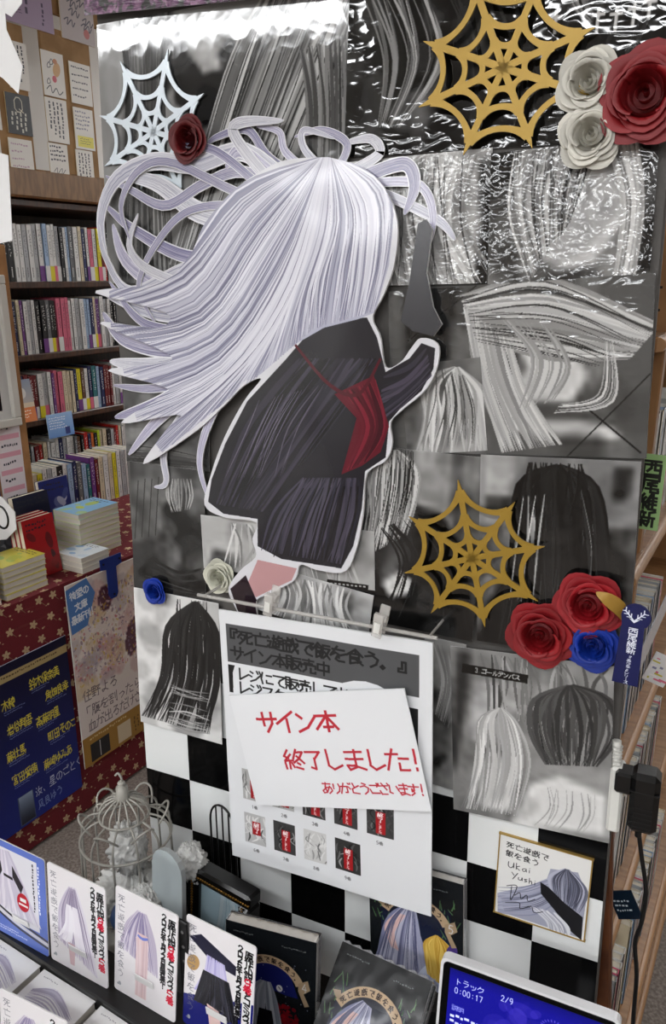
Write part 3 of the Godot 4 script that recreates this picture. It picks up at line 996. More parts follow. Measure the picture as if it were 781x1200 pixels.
	part("panel", box(Vector3(0.4, 0.86, 0.02), 0.003), wood(Color(0.58, 0.41, 0.24), Color(0.66, 0.48, 0.3), 33, 0.8), pnl, at(Vector3(0.035, 0.43, 0)))
	part("foot", box(Vector3(0.3, 0.02, 0.1), 0.003), paint(Color(0.4, 0.3, 0.2)), pnl, at(Vector3(0, 0.01, 0)))
	var fh := fb.y - fa.y
	var fr := thing("white_picture_frame", "white picture frame with a dark picture at the left edge", "picture frame", at(Vector3(-1.962, fa.y, fa.z + 0.175), 90))
	for e in [[Vector3(0, 0.0125, 0.008), Vector3(0.35, 0.025, 0.018)], [Vector3(0, fh - 0.0125, 0.008), Vector3(0.35, 0.025, 0.018)], [Vector3(-0.1625, fh / 2, 0.008), Vector3(0.025, fh - 0.05, 0.018)], [Vector3(0.1625, fh / 2, 0.008), Vector3(0.025, fh - 0.05, 0.018)]]:
		part("rail", box(e[1], 0.003), paint(Color(0.78, 0.77, 0.74), 0.5), fr, at(e[0]))
	part("mount", box(Vector3(0.31, fh - 0.04, 0.004)), paint(Color(0.8, 0.8, 0.79), 0.8), fr, at(Vector3(0, fh / 2, 0.002)))
	var dp := canvas(128, 200, Color(0.1, 0.1, 0.14))
	var g := RandomNumberGenerator.new()
	g.seed = 17
	for k in 30:
		oval(dp, Vector2(g.randf_range(70, 128), g.randf_range(20, 180)), g.randf_range(3, 12), g.randf_range(4, 18), Color(0.35, 0.34, 0.42, 0.35), g.randf())
	oval(dp, Vector2(112, 70), 14, 24, Color(0.75, 0.75, 0.8))
	part("picture", card(0.24, fh - 0.1, 0.001), [printed(dp, 0.15), paint(Color(0.2, 0.2, 0.22))], fr, at(Vector3(0, fh / 2, 0.004)))
	var la: Vector3 = Vector3(-1.9500, 0.8105, -1.3928)
	var lb: Vector3 = Vector3(-1.9500, 1.0644, -1.4237)
	var lt: Vector3 = Vector3(-1.9300, 0.8075, -1.4564)
	var tl: Vector3 = Vector3(-1.9300, 1.0783, -1.4756)
	var li := canvas(128, 256, Color(0.88, 0.85, 0.86))
	for k in 5:
		li.fill_rect(Rect2i(8, 50 * k + 32, 112, 14), Color(0.85, 0.62, 0.68))
		smallprint(li, Rect2(24, 50 * k + 8, 84, 16), 1, Color(0.2, 0.2, 0.25), g)
	single("title_list", sheet(0.085, tl.y - lt.y, 0.0006, 0.002, 9), [printed(li, 0.5), paint(Color(0.85, 0.85, 0.85))], "narrow white paper list with pink bars under the white frame", "paper", at(Vector3(-1.974, (tl.y + lt.y) / 2, (tl.z + lt.z) / 2 + 0.0425), 90))
	single("blue_leaflet", card(0.13, lb.y - la.y - 0.02, 0.002), [paint(Color(0.08, 0.17, 0.42), 0.35), paint(Color(0.5, 0.55, 0.6))], "dark blue leaflet pinned to the cork panel at the left edge", "leaflet", at(Vector3(-1.974, (la.y + lb.y) / 2, la.z + 0.085), 90))

func island_bookcase() -> void:
	var tan_wood := wood(Color(0.52, 0.37, 0.23), Color(0.62, 0.46, 0.3), 13, 0.4)
	var t := thing("island_bookcase", "tan wooden island bookcase behind the display board", "bookcase", at(Vector3(-0.48, 0, -2.03)))
	part("end_panel", box(Vector3(0.66, 2.0, 0.025), 0.003), wood(Color(0.33, 0.19, 0.1), Color(0.42, 0.26, 0.15), 14), t, at(Vector3(-0.005, 1.0, 1.085)))
	part("core", box(Vector3(0.04, 1.95, 2.14)), tan_wood, t, at(Vector3(0.0, 0.975, 0)))
	for z in [0.97, 0.0, -1.0]:
		var u := part("upright", box(Vector3(0.315, 1.95, 0.022), 0.002), tan_wood, t, at(Vector3(0.1775, 0.98, z)))
		if z > 0.9:
			for k in 40:
				part("pin_slot", box(Vector3(0.012, 0.003, 0.002)), paint(Color(0.12, 0.08, 0.05), 0.8), u, at(Vector3(0.14, -0.55 + k * 0.027, 0.0112)))
	var levels := [[1.43, 0.34], [1.138, 0.34], [0.80, 0.345], [0.565, 0.37], [0.33, 0.405], [0.1, 0.405]]
	for i in levels.size():
		var y: float = levels[i][0]
		var d: float = levels[i][1]
		part("shelf", box(Vector3(d - 0.02, 0.018, 2.14), 0.002), tan_wood, t, at(Vector3(0.02 + (d - 0.02) / 2, y - 0.009, 0)))
		part("shelf_edge", tube([Vector3(d, y - 0.009, 1.07), Vector3(d, y - 0.009, -1.07)], 0.0085, 8), paint(Color(0.66, 0.5, 0.35), 0.35), t)
	var pale := ["white", "pale grey", "white", "cream", "white", "pale grey", "white", "white", "pink", "white", "pale blue"]
	for i in range(1, 5):
		var y: float = levels[i][0]
		var d: float = levels[i][1]
		var z := -0.962
		var k := 0
		while z > -1.4:
			if z < -1.03 and z > -1.075:
				z = -1.075
			var w := rng.randf_range(0.012, 0.017)
			var c: String = pale[(k * 7 + i * 3) % pale.size()]
			add_book("%s wrapped comic, %s from the front, %s shelf right of the board" % [c, ordinal(k), ["", "upper", "second", "third", "lowest"][i]], "wrapped comics on the island bookcase", w - 0.001, 0.172 + rng.randf_range(0, 0.006), 0.12, c, "", at(Vector3(-0.48 + d - 0.013 - rng.randf_range(0, 0.003), y + 0.0006, z - w / 2), 90), k, 0.15)
			z -= w
			k += 1
	# divider plates standing out between the books, facing the shopper
	var gi := canvas(80, 180, Color(0.55, 0.68, 0.45))
	text(gi, "西尾維新", Vector2(34, 12), 36, 6, Color(0.05, 0.06, 0.04), true, 1.0, 0.0, 0.0, 1.14)
	single("green_divider", card(0.04, 0.09, 0.002), [printed(gi, 0.4), paint(Color(0.5, 0.62, 0.42))], "pale green author divider with four black characters, right of the board", "divider", at(Vector3(-0.131, 1.257, -0.925)))
	var bi := canvas(120, 420, Color(0.05, 0.08, 0.3))
	var wht := Color(0.86, 0.88, 0.92)
	for s in [-1, 1]:
		line(bi, Vector2(60, 88), Vector2(60 + s * 38, 40), 6, 5, wht)
		for k in 3:
			var q := Vector2(60 + s * (12 + k * 11), 72 - k * 14)
			line(bi, q, q + Vector2(0, -20), 5, 4, wht)
			line(bi, q, q + Vector2(s * 18, 0), 5, 4, wht)
	fill(bi, [Vector2(38, 76), Vector2(60, 98), Vector2(82, 76), Vector2(60, 84)], wht)
	text(bi, "西尾維新", Vector2(46, 122), 31, 4, wht, true, 1.0, 0.0, 0.0, 1.1)
	text(bi, "『美少年』", Vector2(52, 268), 15, 2, wht, true, 1.0, 0.0, 0.0, 1.1)
	text(bi, "シリ|ズ", Vector2(49, 352), 15, 2.2, wht, true, 1.0, 0.0, 0.0, 1.1)
	var bp := PackedVector2Array()
	for k in 13:
		var a := deg_to_rad(200.0 - k * 20.0)
		bp.append(Vector2(0.003 + cos(a) * 0.015, 0.03 + sin(a) * 0.015))
	bp.append_array(PackedVector2Array([Vector2(0.0125, 0.02), Vector2(0.0135, -0.05), Vector2(-0.0135, -0.05), Vector2(-0.0105, 0.02)]))
	var bd := single("blue_divider", prism(bp, 0.0, 0.002, Rect2(-0.0145, -0.05, 0.032, 0.095)), [printed(bi, 0.35), paint(Color(0.05, 0.08, 0.28))], "dark blue series divider plate with a white branching emblem, beside the roses", "divider", at([Vector3(-0.1085, 1.1237, -0.8000)][0]))
	part("clear_arm", box(Vector3(0.001, 0.03, 0.2)), paint(Color(0.7, 0.72, 0.76), 0.1), bd, at(Vector3(0.012, -0.02, -0.1)))
	var di := canvas(100, 100, Color(0.04, 0.13, 0.2))
	var g := RandomNumberGenerator.new()
	g.seed = 3
	smallprint(di, Rect2(10, 30, 70, 50), 3, Color(0.8, 0.85, 0.88), g)
	single("teal_divider", card(0.036, 0.045, 0.002), [printed(di, 0.35), paint(Color(0.05, 0.12, 0.18))], "dark teal divider card tilted on the lower right shelf, behind the black cord", "divider", at(Vector3(-0.095, 0.63, -0.98), 0, 0, 28))
	# magazines sticking out at the right edge
	for e in [["folded pink and white flyer sticking out of the right-hand shelf", Vector3(-0.098, 0.985, -1.03), 10.0, -18.0, 0], ["clear-wrapped booklet jutting out above the green divider", Vector3(-0.1, 1.37, -0.99), 30.0, 20.0, 1], ["purple-edged booklet jutting out below its twin at the right edge", Vector3(-0.098, 1.33, -0.99), 20.0, -35.0, 2]]:
		var im := canvas(100, 140, Color(0.85, 0.84, 0.84))
		g.seed = 60 + int(e[4])
		for k in 14:
			var cc: Color = [Color(0.8, 0.4, 0.5), Color(0.5, 0.5, 0.6), Color(0.9, 0.88, 0.86), Color(0.75, 0.7, 0.3)][g.randi() % 4]
			im.fill_rect(Rect2i(g.randi() % 80, g.randi() % 130, 8 + g.randi() % 30, 4 + g.randi() % 10), cc)
		single("shelf_flyer", card(0.03, 0.045, 0.002), [printed(im, 0.2), paint(Color(0.8, 0.8, 0.82))], e[0], "flyer", at(e[1], e[2], 0, e[3]))

# ---------------------------------------------------------------- the leaning board
func display_board() -> void:
	var t := thing("display_board", "tall leaning display board with black and white squares at its foot", "display board", board)
	part("panel", box(Vector3(0.71, 1.86, 0.016), 0.002), paint(Color(0.3, 0.29, 0.28), 0.7), t, at(Vector3(0.27, 0.13, -0.0085)))
	var black := paint(Color(0.03, 0.03, 0.032), 0.12)
	black.metallic_specular = 0.3
	var white := paint(Color(0.87, 0.88, 0.88), 0.2)
	for j in range(-1, 9):
		for i in range(-1, 7):
			var x0 := maxf(i * 0.09, -0.085)
			var x1 := minf((i + 1) * 0.09, 0.623)
			part("square", box(Vector3(x1 - x0 - 0.0004, 0.0896, 0.0008)), white if (i + j) % 2 != 0 else black, t, at(Vector3((x0 + x1) / 2, -(j + 0.5) * 0.09, 0.0)))

	var oak := wood(Color(0.3, 0.16, 0.08), Color(0.4, 0.23, 0.12), 15, 0.4)
	var ez := thing("wooden_easel", "brown wooden easel holding up the board from behind", "easel", board)
	for e in [[Vector3(0.596, 0.1, -0.032), Vector3(0.655, -0.835, -0.04)], [Vector3(-0.05, 0.1, -0.032), Vector3(-0.13, -0.80, -0.04)]]:
		var a: Vector3 = e[0]
		var c: Vector3 = e[1]
		part("leg", box(Vector3(0.045, (a - c).length(), 0.02), 0.003), oak, ez, at((a + c) / 2, 0, 0, rad_to_deg(Vector2(0, 1).angle_to(Vector2(a.x - c.x, a.y - c.y)))))
	part("crossbar", box(Vector3(0.66, 0.04, 0.018), 0.003), oak, ez, at(Vector3(0.27, 0.0, -0.053)))

func scaled(a: Array, im: Image) -> Array:
	var out := []
	for p in a:
		out.append(p * Vector2(im.get_width(), im.get_height()))
	return out

var crinkle_tex: NoiseTexture2D
var soft_tex: NoiseTexture2D

# gloss of a plastic sleeve: little ridges of creased film
func laminate(m: StandardMaterial3D, amount: float, rough: float) -> void:
	if crinkle_tex == null:
		crinkle_tex = noise_tex(0.013, 2, null, 51, 512)
		(crinkle_tex.noise as FastNoiseLite).fractal_type = FastNoiseLite.FRACTAL_RIDGED
		soft_tex = noise_tex(0.008, 2, null, 52, 512)
	m.roughness = rough
	m.heightmap_enabled = true
	m.heightmap_texture = crinkle_tex if amount > 0.0 else soft_tex
	m.heightmap_scale = absf(amount)

func pasted_sheets() -> void:
	# [corner data, ground tone, drawing steps, label, film creasing, film roughness, layer]
	var sheets := [
		["grey printed sheet with pale diagonal streams, top left of the board", [Vector2(0.0950, 0.8231), Vector2(0.3649, 0.3232), -0.0289], 0.6, [
			["m", 0.3, [Vector2(0.137, 0.005), Vector2(0.338, 0.005), Vector2(0.404, 0.175), Vector2(0.273, 0.311), Vector2(0.149, 0.992), Vector2(0.047, 0.992)]], ["s", 46, [Vector2(0.100, -0.030), Vector2(0.122, 0.295), Vector2(0.047, 0.992)], [Vector2(0.338, -0.010), Vector2(0.293, 0.282), Vector2(0.326, 0.993)], 0.22, 0.55, 9],
			["m", 0.14, [Vector2(0.336, 0.077), Vector2(0.455, 0.240), Vector2(0.559, 0.122), Vector2(0.657, 0.206), Vector2(0.607, 0.374), Vector2(0.451, 0.419), Vector2(0.328, 0.316)]], ["m", 0.72, [Vector2(0.406, 0.102), Vector2(0.492, 0.128), Vector2(0.531, 0.219), Vector2(0.455, 0.234)]],
			["m", 0.22, [Vector2(0.754, 0.331), Vector2(0.990, 0.220), Vector2(1.009, 0.994), Vector2(0.654, 0.994)]], ["s", 80, [Vector2(0.690, 0.002), Vector2(0.541, 0.250), Vector2(0.290, 0.925)], [Vector2(1.048, 0.058), Vector2(0.911, 0.432), Vector2(0.619, 1.010)], 0.4, 0.8, 12], ["s", 20, [Vector2(0.721, 0.007), Vector2(0.591, 0.255), Vector2(0.347, 0.926)], [Vector2(1.020, 0.053), Vector2(0.880, 0.429), Vector2(0.584, 1.010)], 0.15, 0.35, 4],
			["s", 34, [Vector2(0.815, 0.198), Vector2(0.849, 0.455), Vector2(0.790, 0.994)], [Vector2(0.988, 0.167), Vector2(0.996, 0.467), Vector2(1.009, 0.994)], 0.25, 0.6, 9]], 0.012, 0.07, 1],
		["dark printed sheet with small white crosses, top right of the board", [Vector2(0.4449, 0.8729), Vector2(0.3383, 0.1664), -0.0412], 0.12, [
			["m", 0.06, [Vector2(0.208, 0.075), Vector2(0.433, 0.131), Vector2(0.411, 1.017), Vector2(0.205, 1.006)]], ["s", 22, [Vector2(0.012, -0.025), Vector2(0.098, 0.401), Vector2(0.108, 0.823)], [Vector2(0.263, 0.016), Vector2(0.334, 0.448), Vector2(0.200, 0.835)], 0.3, 0.72, 7], ["s", 40, [Vector2(0.319, 0.007), Vector2(0.450, 0.569), Vector2(0.412, 1.028)], [Vector2(0.989, 0.101), Vector2(0.910, 0.652), Vector2(0.990, 1.010)], 0.07, 0.24, 9],
			["m", 0.3, [Vector2(0.265, 0.065), Vector2(0.340, 0.204), Vector2(0.288, 0.339), Vector2(0.255, 0.209)]], ["s", 8, [Vector2(0.634, 0.001), Vector2(0.720, 0.249), Vector2(0.774, 0.352)], [Vector2(0.757, 0.036), Vector2(0.767, 0.215), Vector2(0.796, 0.312)], 0.4, 0.6, 5],
			["x", 0.8, [Vector2(0.679, 0.312), Vector2(0.801, 0.327), Vector2(0.851, 0.334), Vector2(0.899, 0.319), Vector2(0.939, 0.293)]]], 0.04, 0.06, 2],
		["pale printed sheet of fine hair-like strands behind the cutout's upper right", [Vector2(0.3622, 0.7210), Vector2(0.1704, 0.1392), -0.0054], 0.72, [
			["s", 70, [Vector2(-0.027, -0.007), Vector2(0.071, 0.473), Vector2(0.075, 1.001)], [Vector2(0.899, 0.041), Vector2(0.831, 0.525), Vector2(1.103, 1.003)], 0.5, 0.88, 9], ["s", 16, [Vector2(0.132, 0.010), Vector2(0.199, 0.481), Vector2(0.140, 1.003)], [Vector2(0.899, 0.041), Vector2(0.888, 0.529), Vector2(1.047, 1.002)], 0.2, 0.4, 3], ["m", 0.13, [Vector2(0.912, 0.091), Vector2(0.988, 0.069), Vector2(1.024, 1.001), Vector2(0.910, 0.998), Vector2(0.950, 0.533)]]], 0.06, 0.08, 3],
		["printed sheet with pale strands and a black right margin, below the white roses", [Vector2(0.5309, 0.7168), Vector2(0.1671, 0.1364), 0.0123], 0.5, [
			["m", 0.2, [Vector2(-0.006, -0.007), Vector2(0.191, 0.007), Vector2(0.139, 0.451), Vector2(0.222, 0.988), Vector2(0.007, 0.977)]], ["m", 0.76, [Vector2(0.249, 0.149), Vector2(0.647, 0.055), Vector2(0.858, 0.520), Vector2(0.637, 0.921), Vector2(0.454, 0.936), Vector2(0.246, 0.716)]], ["m", 0.3, [Vector2(0.374, 0.950), Vector2(0.635, 0.870), Vector2(0.769, 1.016), Vector2(0.321, 0.993)]],
			["s", 60, [Vector2(0.153, 0.002), Vector2(0.128, 0.450), Vector2(0.277, 0.978)], [Vector2(0.720, 0.030), Vector2(0.605, 0.223), Vector2(0.507, 0.560)], 0.45, 0.82, 8], ["s", 18, [Vector2(0.191, 0.007), Vector2(0.172, 0.454), Vector2(0.297, 0.913)], [Vector2(0.671, 0.035), Vector2(0.605, 0.223), Vector2(0.527, 0.537)], 0.15, 0.35, 3],
			["s", 30, [Vector2(0.686, 0.025), Vector2(0.805, 0.455), Vector2(0.774, 1.017)], [Vector2(0.879, 0.023), Vector2(0.937, 0.468), Vector2(0.914, 1.024)], 0.5, 0.86, 7], ["m", 0.13, [Vector2(0.878, 0.011), Vector2(0.982, 0.014), Vector2(1.027, 0.944), Vector2(0.900, 0.936), Vector2(0.932, 0.467)]]], 0.06, 0.06, 4],
		["large grey printed sheet with long pale tresses over dark floorboards", [Vector2(0.4790, 0.5554), Vector2(0.2908, 0.1899), 0.0359], 0.4, [
			["l", 0.16, 3, [Vector2(0.294, 0.522), Vector2(0.622, 0.051)]], ["l", 0.16, 3, [Vector2(0.700, 1.030), Vector2(1.020, 0.495)]], ["l", 0.14, 4, [Vector2(0.756, 0.680), Vector2(0.980, 0.968)]], ["l", 0.16, 3, [Vector2(0.080, 0.307), Vector2(0.363, 0.002)]],
			["m", 0.22, [Vector2(0.048, -0.034), Vector2(0.295, -0.009), Vector2(0.259, 0.419), Vector2(0.078, 0.464)]], ["s", 60, [Vector2(0.295, 0.045), Vector2(0.621, -0.019), Vector2(1.024, 0.268)], [Vector2(0.363, 0.322), Vector2(0.659, 0.435), Vector2(0.930, 0.446)], 0.55, 0.85, 9], ["s", 40, [Vector2(0.312, 0.120), Vector2(0.364, 0.524), Vector2(0.468, 0.988)], [Vector2(0.497, 0.330), Vector2(0.565, 0.629), Vector2(0.698, 0.929)], 0.55, 0.85, 10],
			["s", 16, [Vector2(0.312, 0.071), Vector2(0.621, 0.004), Vector2(1.011, 0.290)], [Vector2(0.363, 0.322), Vector2(0.659, 0.435), Vector2(0.813, 0.488)], 0.2, 0.35, 3], ["m", 0.8, [Vector2(0.463, 0.171), Vector2(0.624, 0.202), Vector2(0.713, 0.341), Vector2(0.784, 0.535), Vector2(0.731, 0.680), Vector2(0.533, 0.679), Vector2(0.487, 0.781), Vector2(0.758, 0.788), Vector2(0.875, 0.825), Vector2(0.913, 0.897), Vector2(0.822, 0.885), Vector2(0.501, 0.857), Vector2(0.467, 0.729), Vector2(0.563, 0.480)]],
			["s", 14, [Vector2(0.463, 0.205), Vector2(0.579, 0.431), Vector2(0.533, 0.729)], [Vector2(0.656, 0.243), Vector2(0.737, 0.486), Vector2(0.662, 0.679)], 0.6, 0.75, 6], ["s", 8, [Vector2(0.694, 0.679), Vector2(0.816, 0.632), Vector2(0.834, 0.348)], [Vector2(0.663, 0.754), Vector2(0.878, 0.680), Vector2(0.869, 0.350)], 0.6, 0.85, 5]], 0.05, 0.08, 5],
		["small slanting printed panel of pale strands beside the cutout's arm", [Vector2(0.4009, 0.5115), Vector2(0.0984, 0.1070), 0.1187], 0.4, [
			["m", 0.18, [Vector2(0.067, -0.031), Vector2(0.326, -0.005), Vector2(0.072, 0.949), Vector2(-0.063, 0.941)]], ["s", 50, [Vector2(0.679, 0.075), Vector2(0.283, 0.206), Vector2(0.220, 0.599), Vector2(0.067, 0.997)], [Vector2(0.740, 0.081), Vector2(1.041, 0.382), Vector2(1.075, 0.705), Vector2(1.106, 1.069)], 0.55, 0.88, 9], ["m", 0.82, [Vector2(0.249, 0.745), Vector2(0.689, 0.632), Vector2(1.127, 0.940), Vector2(1.168, 1.054), Vector2(0.113, 0.980)]], ["s", 10, [Vector2(0.428, 0.051), Vector2(0.412, 0.424), Vector2(0.244, 0.793)], [Vector2(0.814, 0.180), Vector2(0.904, 0.555), Vector2(0.872, 0.926)], 0.25, 0.4, 3]], -0.05, 0.15, 6],
		["dark grey printed sheet under the cutout's lowest left strands", [Vector2(-0.0031, 0.4672), Vector2(0.1455, 0.1069), -0.0357], 0.3, [
			["m", 0.5, [Vector2(-0.007, 0.536), Vector2(0.524, 0.250), Vector2(0.977, 0.425), Vector2(0.975, 0.558), Vector2(0.417, 0.488), Vector2(0.006, 0.769)]], ["s", 14, [Vector2(-0.016, 0.772), Vector2(0.513, 0.763), Vector2(0.973, 0.815)], [Vector2(-0.026, 1.071), Vector2(0.507, 1.029), Vector2(0.971, 0.985)], 0.15, 0.4, 6], ["m", 0.78, [Vector2(0.032, 0.979), Vector2(0.257, 0.983), Vector2(0.254, 1.066), Vector2(0.040, 1.062)]]], -0.05, 0.2, 7],
		["dark printed sheet with striped seat pattern, left side of the board", [Vector2(-0.0100, 0.3161), Vector2(0.1311, 0.1960), -0.0393], 0.27, [
			["m", 0.4, [Vector2(-0.008, 0.134), Vector2(0.573, 0.057), Vector2(0.497, 0.518), Vector2(0.010, 0.635)]], ["l", 0.2, 3, [Vector2(0.113, 0.138), Vector2(0.037, 0.599)]], ["l", 0.2, 3, [Vector2(0.209, 0.117), Vector2(0.136, 0.575)]], ["l", 0.2, 3, [Vector2(0.304, 0.110), Vector2(0.233, 0.565)]], ["l", 0.2, 3, [Vector2(0.398, 0.089), Vector2(0.330, 0.542)]],
			["m", 0.08, [Vector2(0.459, 0.292), Vector2(0.763, 0.137), Vector2(1.027, 0.242), Vector2(1.016, 0.894), Vector2(0.655, 1.007), Vector2(0.057, 0.872), Vector2(0.374, 0.631)]], ["s", 20, [Vector2(0.514, 0.093), Vector2(0.485, 0.224), Vector2(0.550, 0.349)], [Vector2(0.832, 0.069), Vector2(0.851, 0.193), Vector2(0.803, 0.300)], 0.5, 0.8, 5], ["s", 12, [Vector2(0.371, 0.699), Vector2(0.663, 0.768), Vector2(0.952, 0.702)], [Vector2(0.115, 0.935), Vector2(0.598, 0.959), Vector2(0.946, 0.970)], 0.12, 0.3, 6]], -0.05, 0.18, 8],
		["white printed sheet with long black strands, lower left of the board", [Vector2(-0.0047, 0.1080), Vector2(0.1541, 0.2256), -0.0179], 0.87, [
			["m", 0.74, [Vector2(0.472, 0.273), Vector2(0.844, 0.255), Vector2(0.878, 0.585), Vector2(0.757, 0.995), Vector2(0.392, 0.994), Vector2(0.362, 0.663)]], ["s", 80, [Vector2(0.709, 0.022), Vector2(0.372, 0.237), Vector2(0.281, 0.611), Vector2(0.016, 0.952)], [Vector2(0.768, 0.015), Vector2(0.992, 0.206), Vector2(0.977, 0.570), Vector2(0.861, 0.952)], 0.06, 0.26, 8], ["m", 0.8, [Vector2(0.555, 0.250), Vector2(0.836, 0.226), Vector2(0.817, 0.410), Vector2(0.682, 0.490), Vector2(0.564, 0.433)]], ["s", 14, [Vector2(0.529, 0.024), Vector2(0.497, 0.209), Vector2(0.443, 0.400)], [Vector2(0.866, 0.003), Vector2(0.896, 0.188), Vector2(0.866, 0.403)], 0.07, 0.22, 5],
			["s", 16, [Vector2(0.415, 0.655), Vector2(0.591, 0.660), Vector2(0.875, 0.647)], [Vector2(0.339, 0.990), Vector2(0.603, 0.977), Vector2(0.860, 0.977)], 0.55, 0.8, 5]], -0.04, 0.3, 9],
		["dark printed sheet with a blurred pale window, centre of the board", [Vector2(0.3659, 0.3451), Vector2(0.1733, 0.2294), -0.0419], 0.33, [
			["m", 0.62, [Vector2(0.491, 0.003), Vector2(0.767, -0.014), Vector2(0.787, 0.500), Vector2(0.543, 0.481)]], ["m", 0.5, [Vector2(0.828, -0.010), Vector2(0.969, -0.017), Vector2(0.999, 0.475), Vector2(0.876, 0.466)]], ["m", 0.06, [Vector2(0.112, 0.408), Vector2(0.383, 0.269), Vector2(0.707, 0.321), Vector2(0.902, 0.534), Vector2(1.025, 1.001), Vector2(-0.039, 0.995), Vector2(0.108, 0.684)]], ["s", 44, [Vector2(0.325, 0.011), Vector2(0.135, 0.130), Vector2(0.137, 0.381), Vector2(0.085, 0.661)], [Vector2(0.357, 0.009), Vector2(0.525, 0.106), Vector2(0.515, 0.294), Vector2(0.464, 0.467)], 0.5, 0.88, 7], ["s", 14, [Vector2(0.201, 0.021), Vector2(0.182, 0.231), Vector2(0.144, 0.479)], [Vector2(0.478, 0.004), Vector2(0.480, 0.179), Vector2(0.442, 0.349)], 0.15, 0.3, 3],
			["m", 0.78, [Vector2(0.286, 0.762), Vector2(0.415, 0.684), Vector2(0.537, 0.717), Vector2(0.517, 0.800), Vector2(0.360, 0.843)]], ["s", 16, [Vector2(0.582, 0.334), Vector2(0.853, 0.540), Vector2(0.958, 0.962)], [Vector2(0.198, 0.472), Vector2(0.346, 0.653), Vector2(0.160, 0.960)], 0.09, 0.2, 6]], -0.05, 0.16, 10],
		["dark printed sheet with two long black tails of strands, right of the lower gold web", [Vector2(0.5384, 0.3463), Vector2(0.1738, 0.2300), 0.0180], 0.52, [
			["m", 0.72, [Vector2(0.022, 0.003), Vector2(0.222, 0.005), Vector2(0.207, 0.339), Vector2(0.020, 0.333)]], ["m", 0.25, [Vector2(0.040, 0.214), Vector2(0.225, 0.205), Vector2(0.217, 0.294), Vector2(0.031, 0.305)]], ["m", 0.12, [Vector2(0.848, 0.028), Vector2(0.963, 0.031), Vector2(0.941, 0.188), Vector2(0.849, 0.185)]], ["m", 0.2, [Vector2(0.784, 0.345), Vector2(0.986, 0.311), Vector2(0.987, 0.762), Vector2(0.788, 0.784)]],
			["m", 0.07, [Vector2(0.075, 0.764), Vector2(0.270, 0.470), Vector2(0.709, 0.419), Vector2(0.961, 0.633), Vector2(0.999, 0.985), Vector2(-0.009, 1.014)]], ["s", 90, [Vector2(0.493, 0.033), Vector2(0.245, 0.142), Vector2(0.214, 0.519), Vector2(0.149, 0.996)], [Vector2(0.525, 0.032), Vector2(0.753, 0.135), Vector2(0.839, 0.470), Vector2(0.886, 0.963)], 0.04, 0.22, 9], ["m", 0.76, [Vector2(0.340, 0.269), Vector2(0.635, 0.260), Vector2(0.612, 0.409), Vector2(0.507, 0.474), Vector2(0.382, 0.425)]], ["s", 26, [Vector2(0.307, 0.027), Vector2(0.302, 0.157), Vector2(0.331, 0.305)], [Vector2(0.662, 0.023), Vector2(0.680, 0.139), Vector2(0.658, 0.285)], 0.05, 0.2, 6],
			["s", 5, [Vector2(0.259, 0.203), Vector2(0.247, 0.471), Vector2(0.223, 0.750)], [Vector2(0.825, 0.132), Vector2(0.878, 0.424), Vector2(0.893, 0.772)], 0.6, 0.85, 4]], -0.06, 0.13, 11],
		["pale printed sheet with a black caption strip under the cutout's dark hem", [Vector2(0.1852, 0.3119), Vector2(0.2651, 0.0784), 0.0164], 0.7, [
			["s", 40, [Vector2(0.116, 0.104), Vector2(0.154, 0.409), Vector2(0.101, 0.907)], [Vector2(0.943, 0.038), Vector2(0.896, 0.462), Vector2(0.940, 1.038)], 0.5, 0.88, 9], ["m", 0.3, [Vector2(0.069, 0.596), Vector2(0.255, 0.691), Vector2(0.225, 0.941), Vector2(0.034, 0.965)]], ["b", 0.06, [Vector2(0.744, 0.908), Vector2(0.967, 0.922), Vector2(0.962, 1.073), Vector2(0.738, 1.063)]]], -0.05, 0.18, 12],
		["pale printed strip of strands just above the clip rail", [Vector2(0.2294, 0.2450), Vector2(0.1683, 0.0689), -0.1301], 0.76, [
			["s", 40, [Vector2(0.073, 0.141), Vector2(0.208, 0.457), Vector2(0.115, 1.122)], [Vector2(0.838, -0.008), Vector2(0.787, 0.418), Vector2(0.957, 0.833)], 0.45, 0.92, 8], ["m", 0.4, [Vector2(0.732, 0.099), Vector2(0.827, 0.069), Vector2(0.856, 0.873), Vector2(0.752, 0.896)]]], -0.05, 0.18, 13],
		["narrow grey printed sheet right of the hanging notice", [Vector2(0.4100, 0.1222), Vector2(0.0538, 0.2042), -0.0431], 0.6, [
			["m", 0.2, [Vector2(0.217, 0.329), Vector2(0.518, 0.339), Vector2(0.877, 0.640), Vector2(0.807, 0.767), Vector2(0.316, 0.961), Vector2(0.123, 0.636)]], ["s", 12, [Vector2(0.080, 0.046), Vector2(0.453, 0.255), Vector2(0.348, 0.499)], [Vector2(0.906, 0.027), Vector2(0.879, 0.286), Vector2(0.757, 0.589)], 0.45, 0.75, 6]], -0.05, 0.2, 14],
		["grey printed sheet with a pale draped form and caption strip, lower right", [Vector2(0.5233, 0.1098), Vector2(0.1925, 0.2264), 0.0486], 0.58, [
